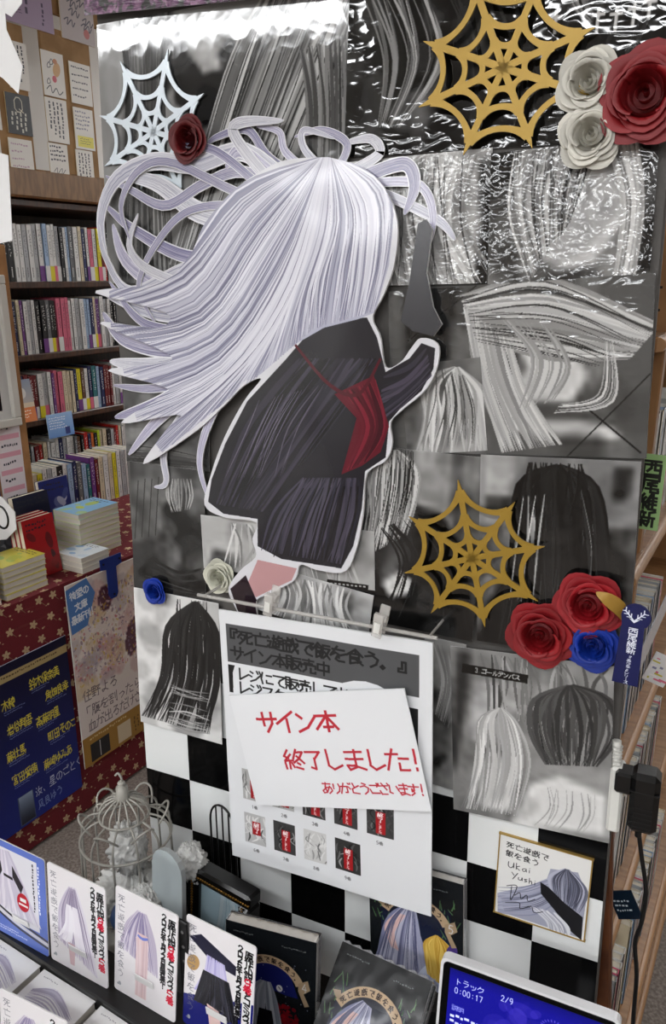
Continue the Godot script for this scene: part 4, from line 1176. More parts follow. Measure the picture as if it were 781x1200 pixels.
			["m", 0.3, [Vector2(0.046, 0.013), Vector2(0.137, 0.013), Vector2(0.085, 0.438), Vector2(0.009, 0.769), Vector2(-0.027, 0.776)]], ["s", 30, [Vector2(0.159, 0.020), Vector2(0.213, 0.214), Vector2(0.188, 0.422)], [Vector2(1.001, 0.018), Vector2(0.984, 0.114), Vector2(0.975, 0.305)], 0.3, 0.7, 8], ["m", 0.76, [Vector2(0.146, 0.172), Vector2(0.444, 0.164), Vector2(0.434, 0.538), Vector2(0.130, 0.546)]], ["s", 40, [Vector2(0.302, 0.324), Vector2(0.154, 0.427), Vector2(0.128, 0.695), Vector2(0.047, 0.981)], [Vector2(0.335, 0.319), Vector2(0.455, 0.408), Vector2(0.510, 0.628), Vector2(0.446, 0.955)], 0.6, 0.9, 7], ["m", 0.84, [Vector2(0.221, 0.626), Vector2(0.401, 0.606), Vector2(0.412, 0.935), Vector2(0.177, 0.944)]],
			["s", 70, [Vector2(0.726, 0.138), Vector2(0.530, 0.247), Vector2(0.509, 0.435), Vector2(0.607, 0.611)], [Vector2(0.767, 0.128), Vector2(0.986, 0.184), Vector2(1.031, 0.368), Vector2(0.938, 0.564)], 0.2, 0.42, 9], ["m", 0.6, [Vector2(0.648, 0.503), Vector2(0.855, 0.479), Vector2(0.969, 0.598), Vector2(0.983, 0.744), Vector2(0.597, 0.690)]], ["m", 0.86, [Vector2(0.517, 0.741), Vector2(0.703, 0.665), Vector2(0.972, 0.726), Vector2(0.979, 0.958), Vector2(0.389, 1.009)]], ["s", 10, [Vector2(0.598, 0.741), Vector2(0.599, 0.871), Vector2(0.518, 0.993)], [Vector2(0.912, 0.733), Vector2(0.915, 0.859), Vector2(0.866, 0.972)], 0.6, 0.75, 4],
			["b", 0.05, [Vector2(0.079, 0.094), Vector2(0.497, 0.109), Vector2(0.492, 0.158), Vector2(0.072, 0.146)]]], 0.05, 0.13, 15],
		["mottled mauve foil strip along the board's top edge", [Vector2(0.0982, 1.0122), Vector2(0.3757, 0.0624), -0.0909], 0.35, [
			["f"]], 0.2, 0.2, 16],
	]
	var g := RandomNumberGenerator.new()
	for i in sheets.size():
		var e: Array = sheets[i]
		var s: Array = e[1]
		g.seed = 300 + i
		var size: Vector2 = s[1]
		var im := canvas(int(size.x * 600), int(size.y * 600), grey(e[2]))
		for st in e[3]:
			if st[0] == "m":
				fill(im, scaled(st[2], im), grey(st[1]))
		for k in 40:
			oval(im, Vector2(g.randf() * im.get_width(), g.randf() * im.get_height()), g.randf_range(5, 24), g.randf_range(5, 18), grey([0.1, 0.85][k % 2], 0.14), g.randf() * 3)
		im.resize(int(size.x * 150), int(size.y * 150), Image.INTERPOLATE_LANCZOS)
		im.resize(int(size.x * 2200), int(size.y * 2200), Image.INTERPOLATE_CUBIC)
		for st in e[3]:
			match st[0]:
				"M":
					fill(im, scaled(st[2], im), grey(st[1]))
				"s":
					strands(im, st[1], scaled(st[2], im), scaled(st[3], im), grey(st[4]), grey(st[5]), st[6], g)
				"l":
					var q := scaled(st[3], im)
					line(im, q[0], q[1], st[2], st[2], grey(st[1]))
				"x":
					for p in scaled(st[2], im):
						line(im, p - Vector2(0, 22), p + Vector2(0, 26), 7, 7, grey(st[1]))
						line(im, p - Vector2(14, 8), p + Vector2(14, -8), 7, 7, grey(st[1]))
				"b":
					var q := scaled(st[2], im)
					fill(im, q, grey(st[1]))
					var a: Vector2 = q[0] + (q[3] - q[0]) * 0.22
					if i == 14:
						text(im, "3.ゴールデンバス", a + (q[1] - q[0]) * 0.2, (q[3] - q[0]).length() * 0.5, 2.4, grey(0.8), false, 1.0, (q[1] - q[0]).angle())
					else:
						for k in 9:
							var p: Vector2 = a.lerp(q[1], 0.08 + k * 0.1) + (q[3] - q[0]) * 0.2
							line(im, p, p + (q[1] - q[0]) * 0.06, 5, 5, grey(0.7))
				"f":
					for k in 900:
						var v := g.randf()
						oval(im, Vector2(g.randf() * im.get_width(), g.randf() * im.get_height()), g.randf_range(4, 16), g.randf_range(3, 10), Color(0.3 + v * 0.4, 0.2 + v * 0.35, 0.3 + v * 0.36, 0.7), g.randf() * 3)
		var m := printed(half(im))
		laminate(m, e[4], e[5])
		single("printed_sheet", sheet(size.x, size.y, 0.0003, 0.0004, 70 + i), [m, paint(Color(0.8, 0.8, 0.8), 0.4)], e[0], "poster", on_board(s[0], 0.0006 + e[6] * 0.0008, s[2]), "printed sheets pasted on the board")

# the big die-cut piece: one printed board with loose printed strands standing out around it
func cutout() -> void:
	var t := thing("die_cut_standee", "large die-cut printed cutout with long silver-white strands and dark clothing", "cutout", board)
	var edge := paint(Color(0.88, 0.88, 0.88), 0.3)
	var g := RandomNumberGenerator.new()
	g.seed = 91
	var h := 0.02
	# main outline, in board metres
	var outline: Array = [Vector2(0.2603, 0.7951), Vector2(0.3032, 0.7804), Vector2(0.3315, 0.7547), Vector2(0.3464, 0.7176), Vector2(0.3429, 0.6736), Vector2(0.3306, 0.6410), Vector2(0.3169, 0.6153), Vector2(0.3268, 0.5928), Vector2(0.3337, 0.5584), Vector2(0.3529, 0.5645), Vector2(0.3653, 0.5802), Vector2(0.3775, 0.5918), Vector2(0.3981, 0.5842), Vector2(0.3968, 0.5574), Vector2(0.3830, 0.5318), Vector2(0.3538, 0.5069), Vector2(0.3410, 0.4921), Vector2(0.3435, 0.4676), Vector2(0.3349, 0.4462), Vector2(0.3102, 0.4275), Vector2(0.3058, 0.3795), Vector2(0.2966, 0.3319), Vector2(0.2798, 0.2979), Vector2(0.2403, 0.2950), Vector2(0.2151, 0.2987), Vector2(0.2057, 0.2761), Vector2(0.1668, 0.2512), Vector2(0.1446, 0.2355), Vector2(0.1487, 0.1934), Vector2(0.1346, 0.1859), Vector2(0.1107, 0.2227), Vector2(0.1005, 0.2490), Vector2(0.1214, 0.2793), Vector2(0.1468, 0.3021), Vector2(0.1422, 0.3256), Vector2(0.1484, 0.3501), Vector2(0.0966, 0.3521), Vector2(0.0664, 0.3661), Vector2(0.0769, 0.4054), Vector2(0.1015, 0.4595), Vector2(0.1356, 0.5117), Vector2(0.1624, 0.5409), Vector2(0.1364, 0.5316), Vector2(0.1035, 0.5039), Vector2(0.0520, 0.4650), Vector2(-0.0365, 0.4165), Vector2(0.0092, 0.4699), Vector2(0.0307, 0.4897), Vector2(-0.0718, 0.4734), Vector2(-0.0025, 0.5119), Vector2(0.0102, 0.5262), Vector2(-0.0899, 0.5476), Vector2(0.0037, 0.5582), Vector2(0.0161, 0.5720), Vector2(-0.0992, 0.6134), Vector2(0.0014, 0.6058), Vector2(0.0170, 0.6256), Vector2(-0.1043, 0.6550), Vector2(0.0083, 0.6631), Vector2(0.0598, 0.6954), Vector2(0.0857, 0.7333), Vector2(0.1318, 0.7702), Vector2(0.1844, 0.7928), Vector2(0.2157, 0.7974)]
	var poly := PackedVector2Array()
	for p in curve(outline + [outline[0]], 280):
		poly.append(p)
	poly.remove_at(poly.size() - 1)
	var frame := Rect2(poly[0], Vector2.ZERO)
	for p in poly:
		frame = frame.expand(p)
	frame = frame.grow(0.002)
	var k := 3400.0
	var im := canvas(int(frame.size.x * k), int(frame.size.y * k), Color(0.82, 0.82, 0.84))
	var px := func(a: Array) -> Array:
		var out := []
		for p in a:
			out.append(Vector2((p.x - frame.position.x) * k, (frame.end.y - p.y) * k))
		return out
	# dark drapery below, pale strands above; no figure is drawn
	var ink := Color(0.12, 0.115, 0.145)
	fill(im, px.call([Vector2(0.2439, 0.6102), Vector2(0.2004, 0.5670), Vector2(0.1408, 0.5119), Vector2(0.1040, 0.4539), Vector2(0.0796, 0.4032), Vector2(0.0723, 0.3715), Vector2(0.0969, 0.3569), Vector2(0.1512, 0.3551), Vector2(0.1500, 0.3169), Vector2(0.1867, 0.3034), Vector2(0.2749, 0.3018), Vector2(0.2918, 0.3335), Vector2(0.3035, 0.3837), Vector2(0.3079, 0.4316), Vector2(0.3349, 0.4504), Vector2(0.3388, 0.4941), Vector2(0.3516, 0.5088), Vector2(0.3788, 0.5316), Vector2(0.3927, 0.5573), Vector2(0.3942, 0.5803), Vector2(0.3776, 0.5860), Vector2(0.3634, 0.5686), Vector2(0.3337, 0.5524), Vector2(0.3225, 0.5918), Vector2(0.3093, 0.6154)]), ink)
	strands(im, 60, px.call([Vector2(0.2173, 0.5671), Vector2(0.1396, 0.4785), Vector2(0.0807, 0.3698)]), px.call([Vector2(0.3205, 0.5681), Vector2(0.2756, 0.5059), Vector2(0.1622, 0.3656)]), Color(0.07, 0.07, 0.09), Color(0.25, 0.235, 0.29), 22, g)
	strands(im, 40, px.call([Vector2(0.2146, 0.4159), Vector2(0.1753, 0.3669), Vector2(0.1552, 0.3115)]), px.call([Vector2(0.2987, 0.4224), Vector2(0.2988, 0.3788), Vector2(0.2810, 0.3072)]), Color(0.13, 0.13, 0.17), Color(0.3, 0.28, 0.34), 16, g)
	strands(im, 24, px.call([Vector2(0.3316, 0.5484), Vector2(0.3636, 0.5588), Vector2(0.3839, 0.5803)]), px.call([Vector2(0.3211, 0.4871), Vector2(0.3537, 0.5139), Vector2(0.3909, 0.5495)]), Color(0.12, 0.12, 0.15), Color(0.28, 0.26, 0.32), 14, g)
	for q in 9:
		var ga: Array = px.call([Vector2(0.2169, 0.4026), Vector2(0.1880, 0.3565), Vector2(0.1683, 0.3047)])
		var gb: Array = px.call([Vector2(0.3034, 0.4119), Vector2(0.2988, 0.3678), Vector2(0.2822, 0.3097)])
		var pl := []
		for v in 3:
			pl.append(ga[v].lerp(gb[v], (q + 0.5) / 9.0))
		stroke(im, pl, 5, Color(0.05, 0.05, 0.065), 0.3)
	strands(im, 16, px.call([Vector2(0.1538, 0.5123), Vector2(0.1260, 0.4665), Vector2(0.0908, 0.4064)]), px.call([Vector2(0.2525, 0.5365), Vector2(0.2158, 0.4821), Vector2(0.1894, 0.4140)]), Color(0.3, 0.28, 0.34), Color(0.42, 0.4, 0.46), 5, g)
	# crimson sash
	fill(im, px.call([Vector2(0.2664, 0.5244), Vector2(0.3185, 0.5481), Vector2(0.3297, 0.5182), Vector2(0.3388, 0.4879), Vector2(0.3281, 0.4563), Vector2(0.3033, 0.4377), Vector2(0.2754, 0.4249), Vector2(0.2871, 0.4644), Vector2(0.2963, 0.4963)]), Color(0.36, 0.07, 0.13))
	strands(im, 26, px.call([Vector2(0.2757, 0.5267), Vector2(0.3043, 0.4863), Vector2(0.2812, 0.4297)]), px.call([Vector2(0.3207, 0.5432), Vector2(0.3344, 0.4877), Vector2(0.3101, 0.4446)]), Color(0.22, 0.04, 0.09), Color(0.5, 0.13, 0.2), 14, g)
	stroke(im, px.call([Vector2(0.2128, 0.5837), Vector2(0.2584, 0.5367), Vector2(0.2985, 0.5253), Vector2(0.3271, 0.5682)]), 16, Color(0.3, 0.07, 0.12), 0.4)
	# rose-tinted tail with a dark tip
	fill(im, px.call([Vector2(0.1494, 0.2976), Vector2(0.2098, 0.2933), Vector2(0.2017, 0.2755), Vector2(0.1669, 0.2561), Vector2(0.1448, 0.2430), Vector2(0.1317, 0.2609)]), Color(0.72, 0.55, 0.56))
	fill(im, px.call([Vector2(0.1033, 0.2494), Vector2(0.1294, 0.2730), Vector2(0.1474, 0.2359), Vector2(0.1474, 0.1957), Vector2(0.1347, 0.1885), Vector2(0.1135, 0.2206)]), Color(0.15, 0.1, 0.13))
	# silver strands sweeping over the top and out to the left
	fill(im, px.call([Vector2(0.2603, 0.7906), Vector2(0.3022, 0.7769), Vector2(0.3274, 0.7514), Vector2(0.3402, 0.7179), Vector2(0.3366, 0.6739), Vector2(0.3201, 0.6211), Vector2(0.2983, 0.6136), Vector2(0.2531, 0.6040), Vector2(0.2116, 0.5837), Vector2(0.1626, 0.5473), Vector2(0.1339, 0.5359), Vector2(0.0982, 0.5060), Vector2(0.0494, 0.4696), Vector2(-0.0079, 0.4355), Vector2(0.0210, 0.4729), Vector2(0.0396, 0.4947), Vector2(-0.0357, 0.4846), Vector2(0.0065, 0.5145), Vector2(0.0189, 0.5287), Vector2(-0.0532, 0.5470), Vector2(0.0093, 0.5560), Vector2(0.0248, 0.5743), Vector2(-0.0632, 0.6062), Vector2(0.0098, 0.6035), Vector2(0.0283, 0.6276), Vector2(-0.0668, 0.6496), Vector2(0.0136, 0.6586), Vector2(0.0677, 0.6929), Vector2(0.0933, 0.7308), Vector2(0.1378, 0.7658), Vector2(0.1866, 0.7869)]), Color(0.68, 0.68, 0.75))
	var lo := Color(0.48, 0.48, 0.57)
	var hi := Color(0.78, 0.78, 0.83)
	var dk := [Color(0.33, 0.33, 0.42), Color(0.5, 0.49, 0.58)]
	var lt := [Color(0.76, 0.76, 0.81), Color(0.88, 0.88, 0.91)]
	var guides := [[Vector2(0.2460, 0.7946), Vector2(0.1330, 0.7681), Vector2(0.0379, 0.6900), Vector2(-0.0769, 0.6543)], [Vector2(0.2505, 0.7961), Vector2(0.1609, 0.7288), Vector2(0.0669, 0.6313), Vector2(-0.0781, 0.6086)], [Vector2(0.2538, 0.7957), Vector2(0.1864, 0.6898), Vector2(0.0914, 0.5878), Vector2(-0.0609, 0.5457)], [Vector2(0.2559, 0.7955), Vector2(0.2024, 0.6592), Vector2(0.1053, 0.5441), Vector2(-0.0436, 0.4795)], [Vector2(0.2581, 0.7953), Vector2(0.2189, 0.6587), Vector2(0.1505, 0.5665), Vector2(-0.0019, 0.4358)], [Vector2(0.2603, 0.7951), Vector2(0.2382, 0.7069), Vector2(0.2003, 0.6188), Vector2(0.1779, 0.5583)], [Vector2(0.2625, 0.7949), Vector2(0.2653, 0.7225), Vector2(0.2445, 0.6579), Vector2(0.2368, 0.6021)], [Vector2(0.2658, 0.7946), Vector2(0.3023, 0.7405), Vector2(0.3025, 0.6752), Vector2(0.2916, 0.6156)], [Vector2(0.2690, 0.7943), Vector2(0.3315, 0.7583), Vector2(0.3364, 0.6925), Vector2(0.3201, 0.6230)]]
	for pass_no in 3:
		for f in guides.size() - 1:
			var ga: Array = px.call(guides[f])
			var gb: Array = px.call(guides[f + 1])
			match pass_no:
				0: strands(im, 34, ga, gb, lo, hi, 24, g)
				1: strands(im, 16, ga, gb, dk[0], dk[1], 4, g)
				2: strands(im, 14, ga, gb, lt[0], lt[1], 7, g)
	var m := printed(half(im))
	laminate(m, -0.12, 0.14)
	part("printed_board", prism(poly, h - 0.004, h, frame), [m, edge], t)
	# one dark angular piece standing up at the right
	var bar := PackedVector2Array()
	for p in [Vector2(0.3715, 0.7158), Vector2(0.3813, 0.7197), Vector2(0.3885, 0.7095), Vector2(0.3827, 0.6627), Vector2(0.3916, 0.6256), Vector2(0.4022, 0.6068), Vector2(0.3925, 0.5937), Vector2(0.3677, 0.5995), Vector2(0.3529, 0.6110), Vector2(0.3626, 0.6542)]:
		bar.append(p)
	part("dark_piece", prism(bar, h - 0.002, h + 0.002, frame), [paint(Color(0.17, 0.17, 0.19), 0.25), edge], t)
	# strands
	var families := [
		[Vector2(0.1980, 0.7765), Vector2(0.1397, 0.8140), Vector2(0.0702, 0.8049), Vector2(0.0042, 0.8149), Vector2(-0.0578, 0.7976), Vector2(-0.0890, 0.7483), Vector2(-0.0802, 0.6837)], [Vector2(0.2024, 0.7647), Vector2(0.1388, 0.7910), Vector2(0.0818, 0.7811), Vector2(0.0207, 0.7602), Vector2(-0.0333, 0.7830), Vector2(-0.0747, 0.8042)], [Vector2(0.2091, 0.7509), Vector2(0.1428, 0.7368), Vector2(0.0735, 0.7484), Vector2(0.0090, 0.7879), Vector2(-0.0460, 0.8008)], [Vector2(0.2157, 0.7351), Vector2(0.1413, 0.6958), Vector2(0.0505, 0.6958), Vector2(-0.0345, 0.7342), Vector2(-0.0810, 0.7695)],
		[Vector2(0.2200, 0.7194), Vector2(0.1338, 0.6655), Vector2(0.0340, 0.6515), Vector2(-0.0469, 0.6913), Vector2(-0.0687, 0.7427)], [Vector2(0.2221, 0.7038), Vector2(0.1200, 0.6388), Vector2(0.0113, 0.6257), Vector2(-0.0923, 0.6525)], [Vector2(0.2195, 0.6883), Vector2(0.1318, 0.6133), Vector2(0.0293, 0.5788), Vector2(-0.0616, 0.5900), Vector2(-0.0978, 0.6273)], [Vector2(0.2145, 0.6728), Vector2(0.1180, 0.5921), Vector2(0.0065, 0.5560), Vector2(-0.0919, 0.5594)],
		[Vector2(0.2142, 0.6589), Vector2(0.1144, 0.5683), Vector2(0.0031, 0.5074), Vector2(-0.0900, 0.4799)], [Vector2(0.2068, 0.6430), Vector2(0.1054, 0.5463), Vector2(0.0019, 0.4909), Vector2(-0.0696, 0.4267)], [Vector2(0.2043, 0.6370), Vector2(0.0810, 0.5414), Vector2(-0.0011, 0.4479), Vector2(-0.0050, 0.3917), Vector2(-0.0268, 0.3825)], [Vector2(0.1950, 0.6494), Vector2(0.0898, 0.5549), Vector2(-0.0103, 0.5245), Vector2(-0.0888, 0.5260)], [Vector2(0.1952, 0.6595), Vector2(0.0783, 0.5933), Vector2(-0.0200, 0.5900), Vector2(-0.0910, 0.6017)],
		[Vector2(0.2233, 0.7744), Vector2(0.1753, 0.8049), Vector2(0.1467, 0.8380), Vector2(0.1036, 0.8349), Vector2(0.0855, 0.8271)], [Vector2(0.2347, 0.7790), Vector2(0.1988, 0.8083), Vector2(0.1901, 0.8315), Vector2(0.1599, 0.8404)], [Vector2(0.2503, 0.7832), Vector2(0.2239, 0.8096), Vector2(0.2242, 0.8297), Vector2(0.2637, 0.8165)], [Vector2(0.2679, 0.7835), Vector2(0.2788, 0.8096), Vector2(0.2464, 0.8273), Vector2(0.2106, 0.8238)], [Vector2(0.2851, 0.7802), Vector2(0.3188, 0.7950), Vector2(0.3083, 0.8119), Vector2(0.2723, 0.8102)], [Vector2(0.3022, 0.7733), Vector2(0.3495, 0.7816), Vector2(0.3619, 0.7577), Vector2(0.3503, 0.7282)], [Vector2(0.3085, 0.7655), Vector2(0.3659, 0.7591), Vector2(0.3845, 0.7242), Vector2(0.3755, 0.6815)],
		[Vector2(0.3149, 0.7560), Vector2(0.3501, 0.7408), Vector2(0.3925, 0.7183), Vector2(0.4107, 0.6978)], [Vector2(0.1978, 0.7670), Vector2(0.1499, 0.7610), Vector2(0.0376, 0.8099), Vector2(-0.0174, 0.8046), Vector2(-0.0492, 0.7651), Vector2(-0.0385, 0.7215)], [Vector2(0.2019, 0.6891), Vector2(0.1076, 0.6517), Vector2(0.0008, 0.6764), Vector2(-0.0394, 0.7107), Vector2(-0.0216, 0.7526)], [Vector2(0.2076, 0.6790), Vector2(0.0925, 0.6095), Vector2(-0.0185, 0.6104), Vector2(-0.0787, 0.6679)], [Vector2(0.2000, 0.6593), Vector2(0.1563, 0.5878), Vector2(0.0871, 0.4988), Vector2(0.0583, 0.4278), Vector2(0.0722, 0.3690)],
		[Vector2(0.1942, 0.6189), Vector2(0.1424, 0.5556), Vector2(0.0739, 0.5097), Vector2(0.0225, 0.4729)], [Vector2(0.1853, 0.7390), Vector2(0.0997, 0.7547), Vector2(0.0329, 0.7386), Vector2(-0.0285, 0.6664), Vector2(-0.0040, 0.6103)], [Vector2(0.1918, 0.7627), Vector2(0.1286, 0.8400), Vector2(0.1996, 0.8415)], [Vector2(0.1625, 0.7746), Vector2(0.1028, 0.8176), Vector2(0.0456, 0.8311)], [Vector2(0.1933, 0.7749), Vector2(0.1397, 0.8140), Vector2(0.1168, 0.7968)], [Vector2(0.1962, 0.6992), Vector2(0.0565, 0.6850), Vector2(-0.0440, 0.6557), Vector2(-0.0845, 0.7018), Vector2(-0.0924, 0.7441)],
	]
	var tints := [Color(0.7, 0.7, 0.75), Color(0.62, 0.61, 0.69), Color(0.77, 0.77, 0.8), Color(0.55, 0.54, 0.64), Color(0.68, 0.67, 0.75)]
	var skins := []
	for c in 5:
		var si := canvas(512, 64, tints[c])
		for q in 40:
			var y := g.randf_range(6, 58)
			var v: float = g.randf_range(-0.16, 0.12)
			stroke(si, [Vector2(g.randf_range(-80, 200), y), Vector2(256, y + g.randf_range(-8, 8)), Vector2(g.randf_range(300, 600), y + g.randf_range(-8, 8))], g.randf_range(1.5, 5), Color(tints[c].r + v, tints[c].g + v, tints[c].b + v * 0.8), 0.7, 10)
		si.fill_rect(Rect2i(0, 0, 512, 5), Color(0.86, 0.86, 0.88))
		si.fill_rect(Rect2i(0, 59, 512, 5), Color(0.86, 0.86, 0.88))
		skins.append(printed(si, 0.15))
	for i in families.size():
		var wide: float = [0.022, 0.014, 0.026, 0.018, 0.024, 0.03, 0.026, 0.03, 0.026, 0.02, 0.012][i] if i < 11 else g.randf_range(0.008, 0.018)
		part("strand", strand(families[i], wide, 0.0016, 0.0155 - 0.0003 * ((i + 10) % 31)), [skins[i % 5], edge], t)

# a flat tapering strand cut from board, following a curve; surface 0 is the printed front
func strand(pts: Array, w: float, thick: float, z: float) -> ArrayMesh:
	var p := curve(pts, 26)
	var m := ArrayMesh.new()
	var l := []
	var r := []
	for i in p.size():
		var a: Vector2 = p[maxi(i - 1, 0)]
		var b: Vector2 = p[mini(i + 1, p.size() - 1)]
		var d := (b - a).normalized()
		var f := float(i) / (p.size() - 1)
		var ww := w / 2 * (0.12 + 0.88 * pow(sin(PI * (0.08 + 0.92 * f)), 0.7)) if f > 0.35 else w / 2
		l.append(p[i] + Vector2(-d.y, d.x) * ww)
		r.append(p[i] - Vector2(-d.y, d.x) * ww)
	var st := begin()
	var sb := begin()
	for i in p.size() - 1:
		var q := [Vector3(l[i].x, l[i].y, z + thick), Vector3(l[i + 1].x, l[i + 1].y, z + thick), Vector3(r[i + 1].x, r[i + 1].y, z + thick), Vector3(r[i].x, r[i].y, z + thick)]
		var u0 := float(i) / (p.size() - 1)
		var u1 := float(i + 1) / (p.size() - 1)
		face(st, q, Vector3(0, 0, 1), [Vector2(u0, 0), Vector2(u1, 0), Vector2(u1, 1), Vector2(u0, 1)])
		var d := Vector3(0, 0, -thick)
		face(sb, [q[0] + d, q[1] + d, q[2] + d, q[3] + d], Vector3(0, 0, -1))
		var n: Vector3 = q[0] - q[3]
		face(sb, [q[0], q[1], q[1] + d, q[0] + d], n)
		face(sb, [q[3], q[2], q[2] + d, q[3] + d], -n)
	st.commit(m)
	sb.commit(m)
	return m

# ---------------------------------------------------------------- paper webs and roses
func flat_bar(pts: Array, ws: Array, z: float, thick: float) -> ArrayMesh:
	var st := begin()
	var l := []
	var r := []
	for i in pts.size():
		var a: Vector2 = pts[maxi(i - 1, 0)]
		var b: Vector2 = pts[mini(i + 1, pts.size() - 1)]
		var d := (b - a).normalized()
		l.append(pts[i] + Vector2(-d.y, d.x) * ws[i] / 2)
		r.append(pts[i] - Vector2(-d.y, d.x) * ws[i] / 2)
	for i in pts.size() - 1:
		var q := [Vector3(l[i].x, l[i].y, z + thick), Vector3(l[i + 1].x, l[i + 1].y, z + thick), Vector3(r[i + 1].x, r[i + 1].y, z + thick), Vector3(r[i].x, r[i].y, z + thick)]
		var d := Vector3(0, 0, -thick)
		face(st, q, Vector3(0, 0, 1))
		face(st, [q[0] + d, q[1] + d, q[2] + d, q[3] + d], Vector3(0, 0, -1))
		var n: Vector3 = q[0] - q[3]
		face(st, [q[0], q[1], q[1] + d, q[0] + d], n)
		face(st, [q[3], q[2], q[2] + d, q[3] + d], -n)
		if i == 0:
			face(st, [q[0], q[3], q[3] + d, q[0] + d], q[0] - q[1])
		if i == pts.size() - 2:
			face(st, [q[1], q[2], q[2] + d, q[1] + d], q[1] - q[0])
	return st.commit()

func web(called: String, label: String, c: Vector2, tips: Array, m: StandardMaterial3D, h: float, w: float) -> void:
	var t := thing(called, label, "decoration", board, "paper spider webs")
	var n := tips.size()
	for i in n:
		var p := []
		var ws := []
		for k in 9:
			var f := k / 8.0
			p.append(c.lerp(tips[i], f))
			ws.append(w * (0.75 if f < 0.8 else lerpf(0.9, 0.05, (f - 0.8) / 0.2)))
		part("spoke", flat_bar(p, ws, h, 0.0022), m, t)
	for rg in [0.27, 0.53, 0.84]:
		for i in n:
			var a: Vector2 = c.lerp(tips[i], rg)
			var b: Vector2 = c.lerp(tips[(i + 1) % n], rg)
			var mid := c.lerp((a + b) / 2, 0.72 if rg > 0.3 else 0.82)
			var p := []
			var ws := []
			for k in 11:
				var f := k / 10.0
				p.append(a.lerp(mid, f).lerp(mid.lerp(b, f), f))
				ws.append(w * (0.62 + 0.55 * pow(absf(2 * f - 1), 3)))
			part("arc", flat_bar(p, ws, h + 0.0001, 0.002), m, t)

# a rolled paper rose, opening along +z of its own axes
func rose(label: String, c: Color, r: float, xf: Transform3D, seed_value: int, bud := false) -> void:
	var t := thing("paper_rose", label, "paper flower", xf, "paper roses")
	var g := RandomNumberGenerator.new()
	g.seed = seed_value
	var mats := []
	for k in 3:
		var m := paint(Color(c.r * (1.0 + 0.07 * (k - 1)), c.g * (1.0 + 0.07 * (k - 1)), c.b * (1.0 + 0.07 * (k - 1))), 0.55)
		mats.append(m)
	# spiral core
	var st := begin()
	st.set_smooth_group(0)
	var turns := 4.2
	var n := 120
	for i in n:
		var q := []
		for d in [[0, 0], [1, 0], [1, 1], [0, 1]]:
			var f: float = float(i + d[0]) / n
			var a := f * turns * TAU + seed_value
			var rr := r * (0.02 + 0.5 * f) * (1.0 + 0.05 * sin(a * 1.7 + seed_value))
			var z := r * (0.5 - 0.06 * f + 0.02 * sin(a * 2.6)) if d[1] == 1 else r * 0.06
			var fl := 1.0 + (0.1 + 0.05 * f if d[1] == 1 else -0.1)
			q.append(Vector3(cos(a) * rr * fl, sin(a) * rr * fl, z))
		for kk in [0, 1, 2, 0, 2, 3]:
			st.set_uv(Vector2.ZERO)
			st.add_vertex(q[kk])
	st.generate_normals()
	part("rolled_core", st.commit(), mats[1], t)
	var layers := [[4, 0.62, 0.42], [4, 0.74, 0.34], [5, 0.88, 0.24], [5, 1.02, 0.12]]
	if bud:
		layers = [[3, 0.7, 0.46], [4, 0.85, 0.38], [4, 1.0, 0.28]]
	for li in layers.size():
		var L: Array = layers[li]
		var np: int = L[0]
		var off := g.randf() * TAU
		for k in np:
			var s := begin()
			s.set_smooth_group(0)
			var mid := off + TAU * k / np + g.randf_range(-0.12, 0.12)
			var span := TAU / np * 0.66
			var lift := g.randf_range(0.85, 1.1)
			var skew := g.randf_range(-0.06, 0.06)
			var NU := 8
			var NV := 4
			for i in NU:
				for j in NV:
					var q := []
					for d in [[0, 0], [1, 0], [1, 1], [0, 1]]:
						var u: float = float(i + d[0]) / NU * 2.0 - 1.0
						var v: float = float(j + d[1]) / NV
						var a := mid + u * span + skew * v
						var tip := 1.0 - 0.5 * pow(absf(u), 1.4)
						var rr: float = r * L[1] * (0.55 + 0.45 * v * tip)
						var z: float = r * (0.03 + L[2] * lift * (0.25 + 0.75 * sin(v * PI * 0.6)) * (1.0 + 0.12 * u))
						q.append(Vector3(cos(a) * rr, sin(a) * rr, z))
					for kk in [0, 1, 2, 0, 2, 3]:
						s.set_uv(Vector2.ZERO)
						s.add_vertex(q[kk])
			s.generate_normals()
			part("petal", s.commit(), mats[(k + li) % 3], t)
	part("base", lathe([Vector2(0, 0.0), Vector2(r * 0.6, 0.001), Vector2(r * 0.5, r * 0.1), Vector2(0, r * 0.12)], 12), mats[1], t, at(Vector3.ZERO, 0, 90))

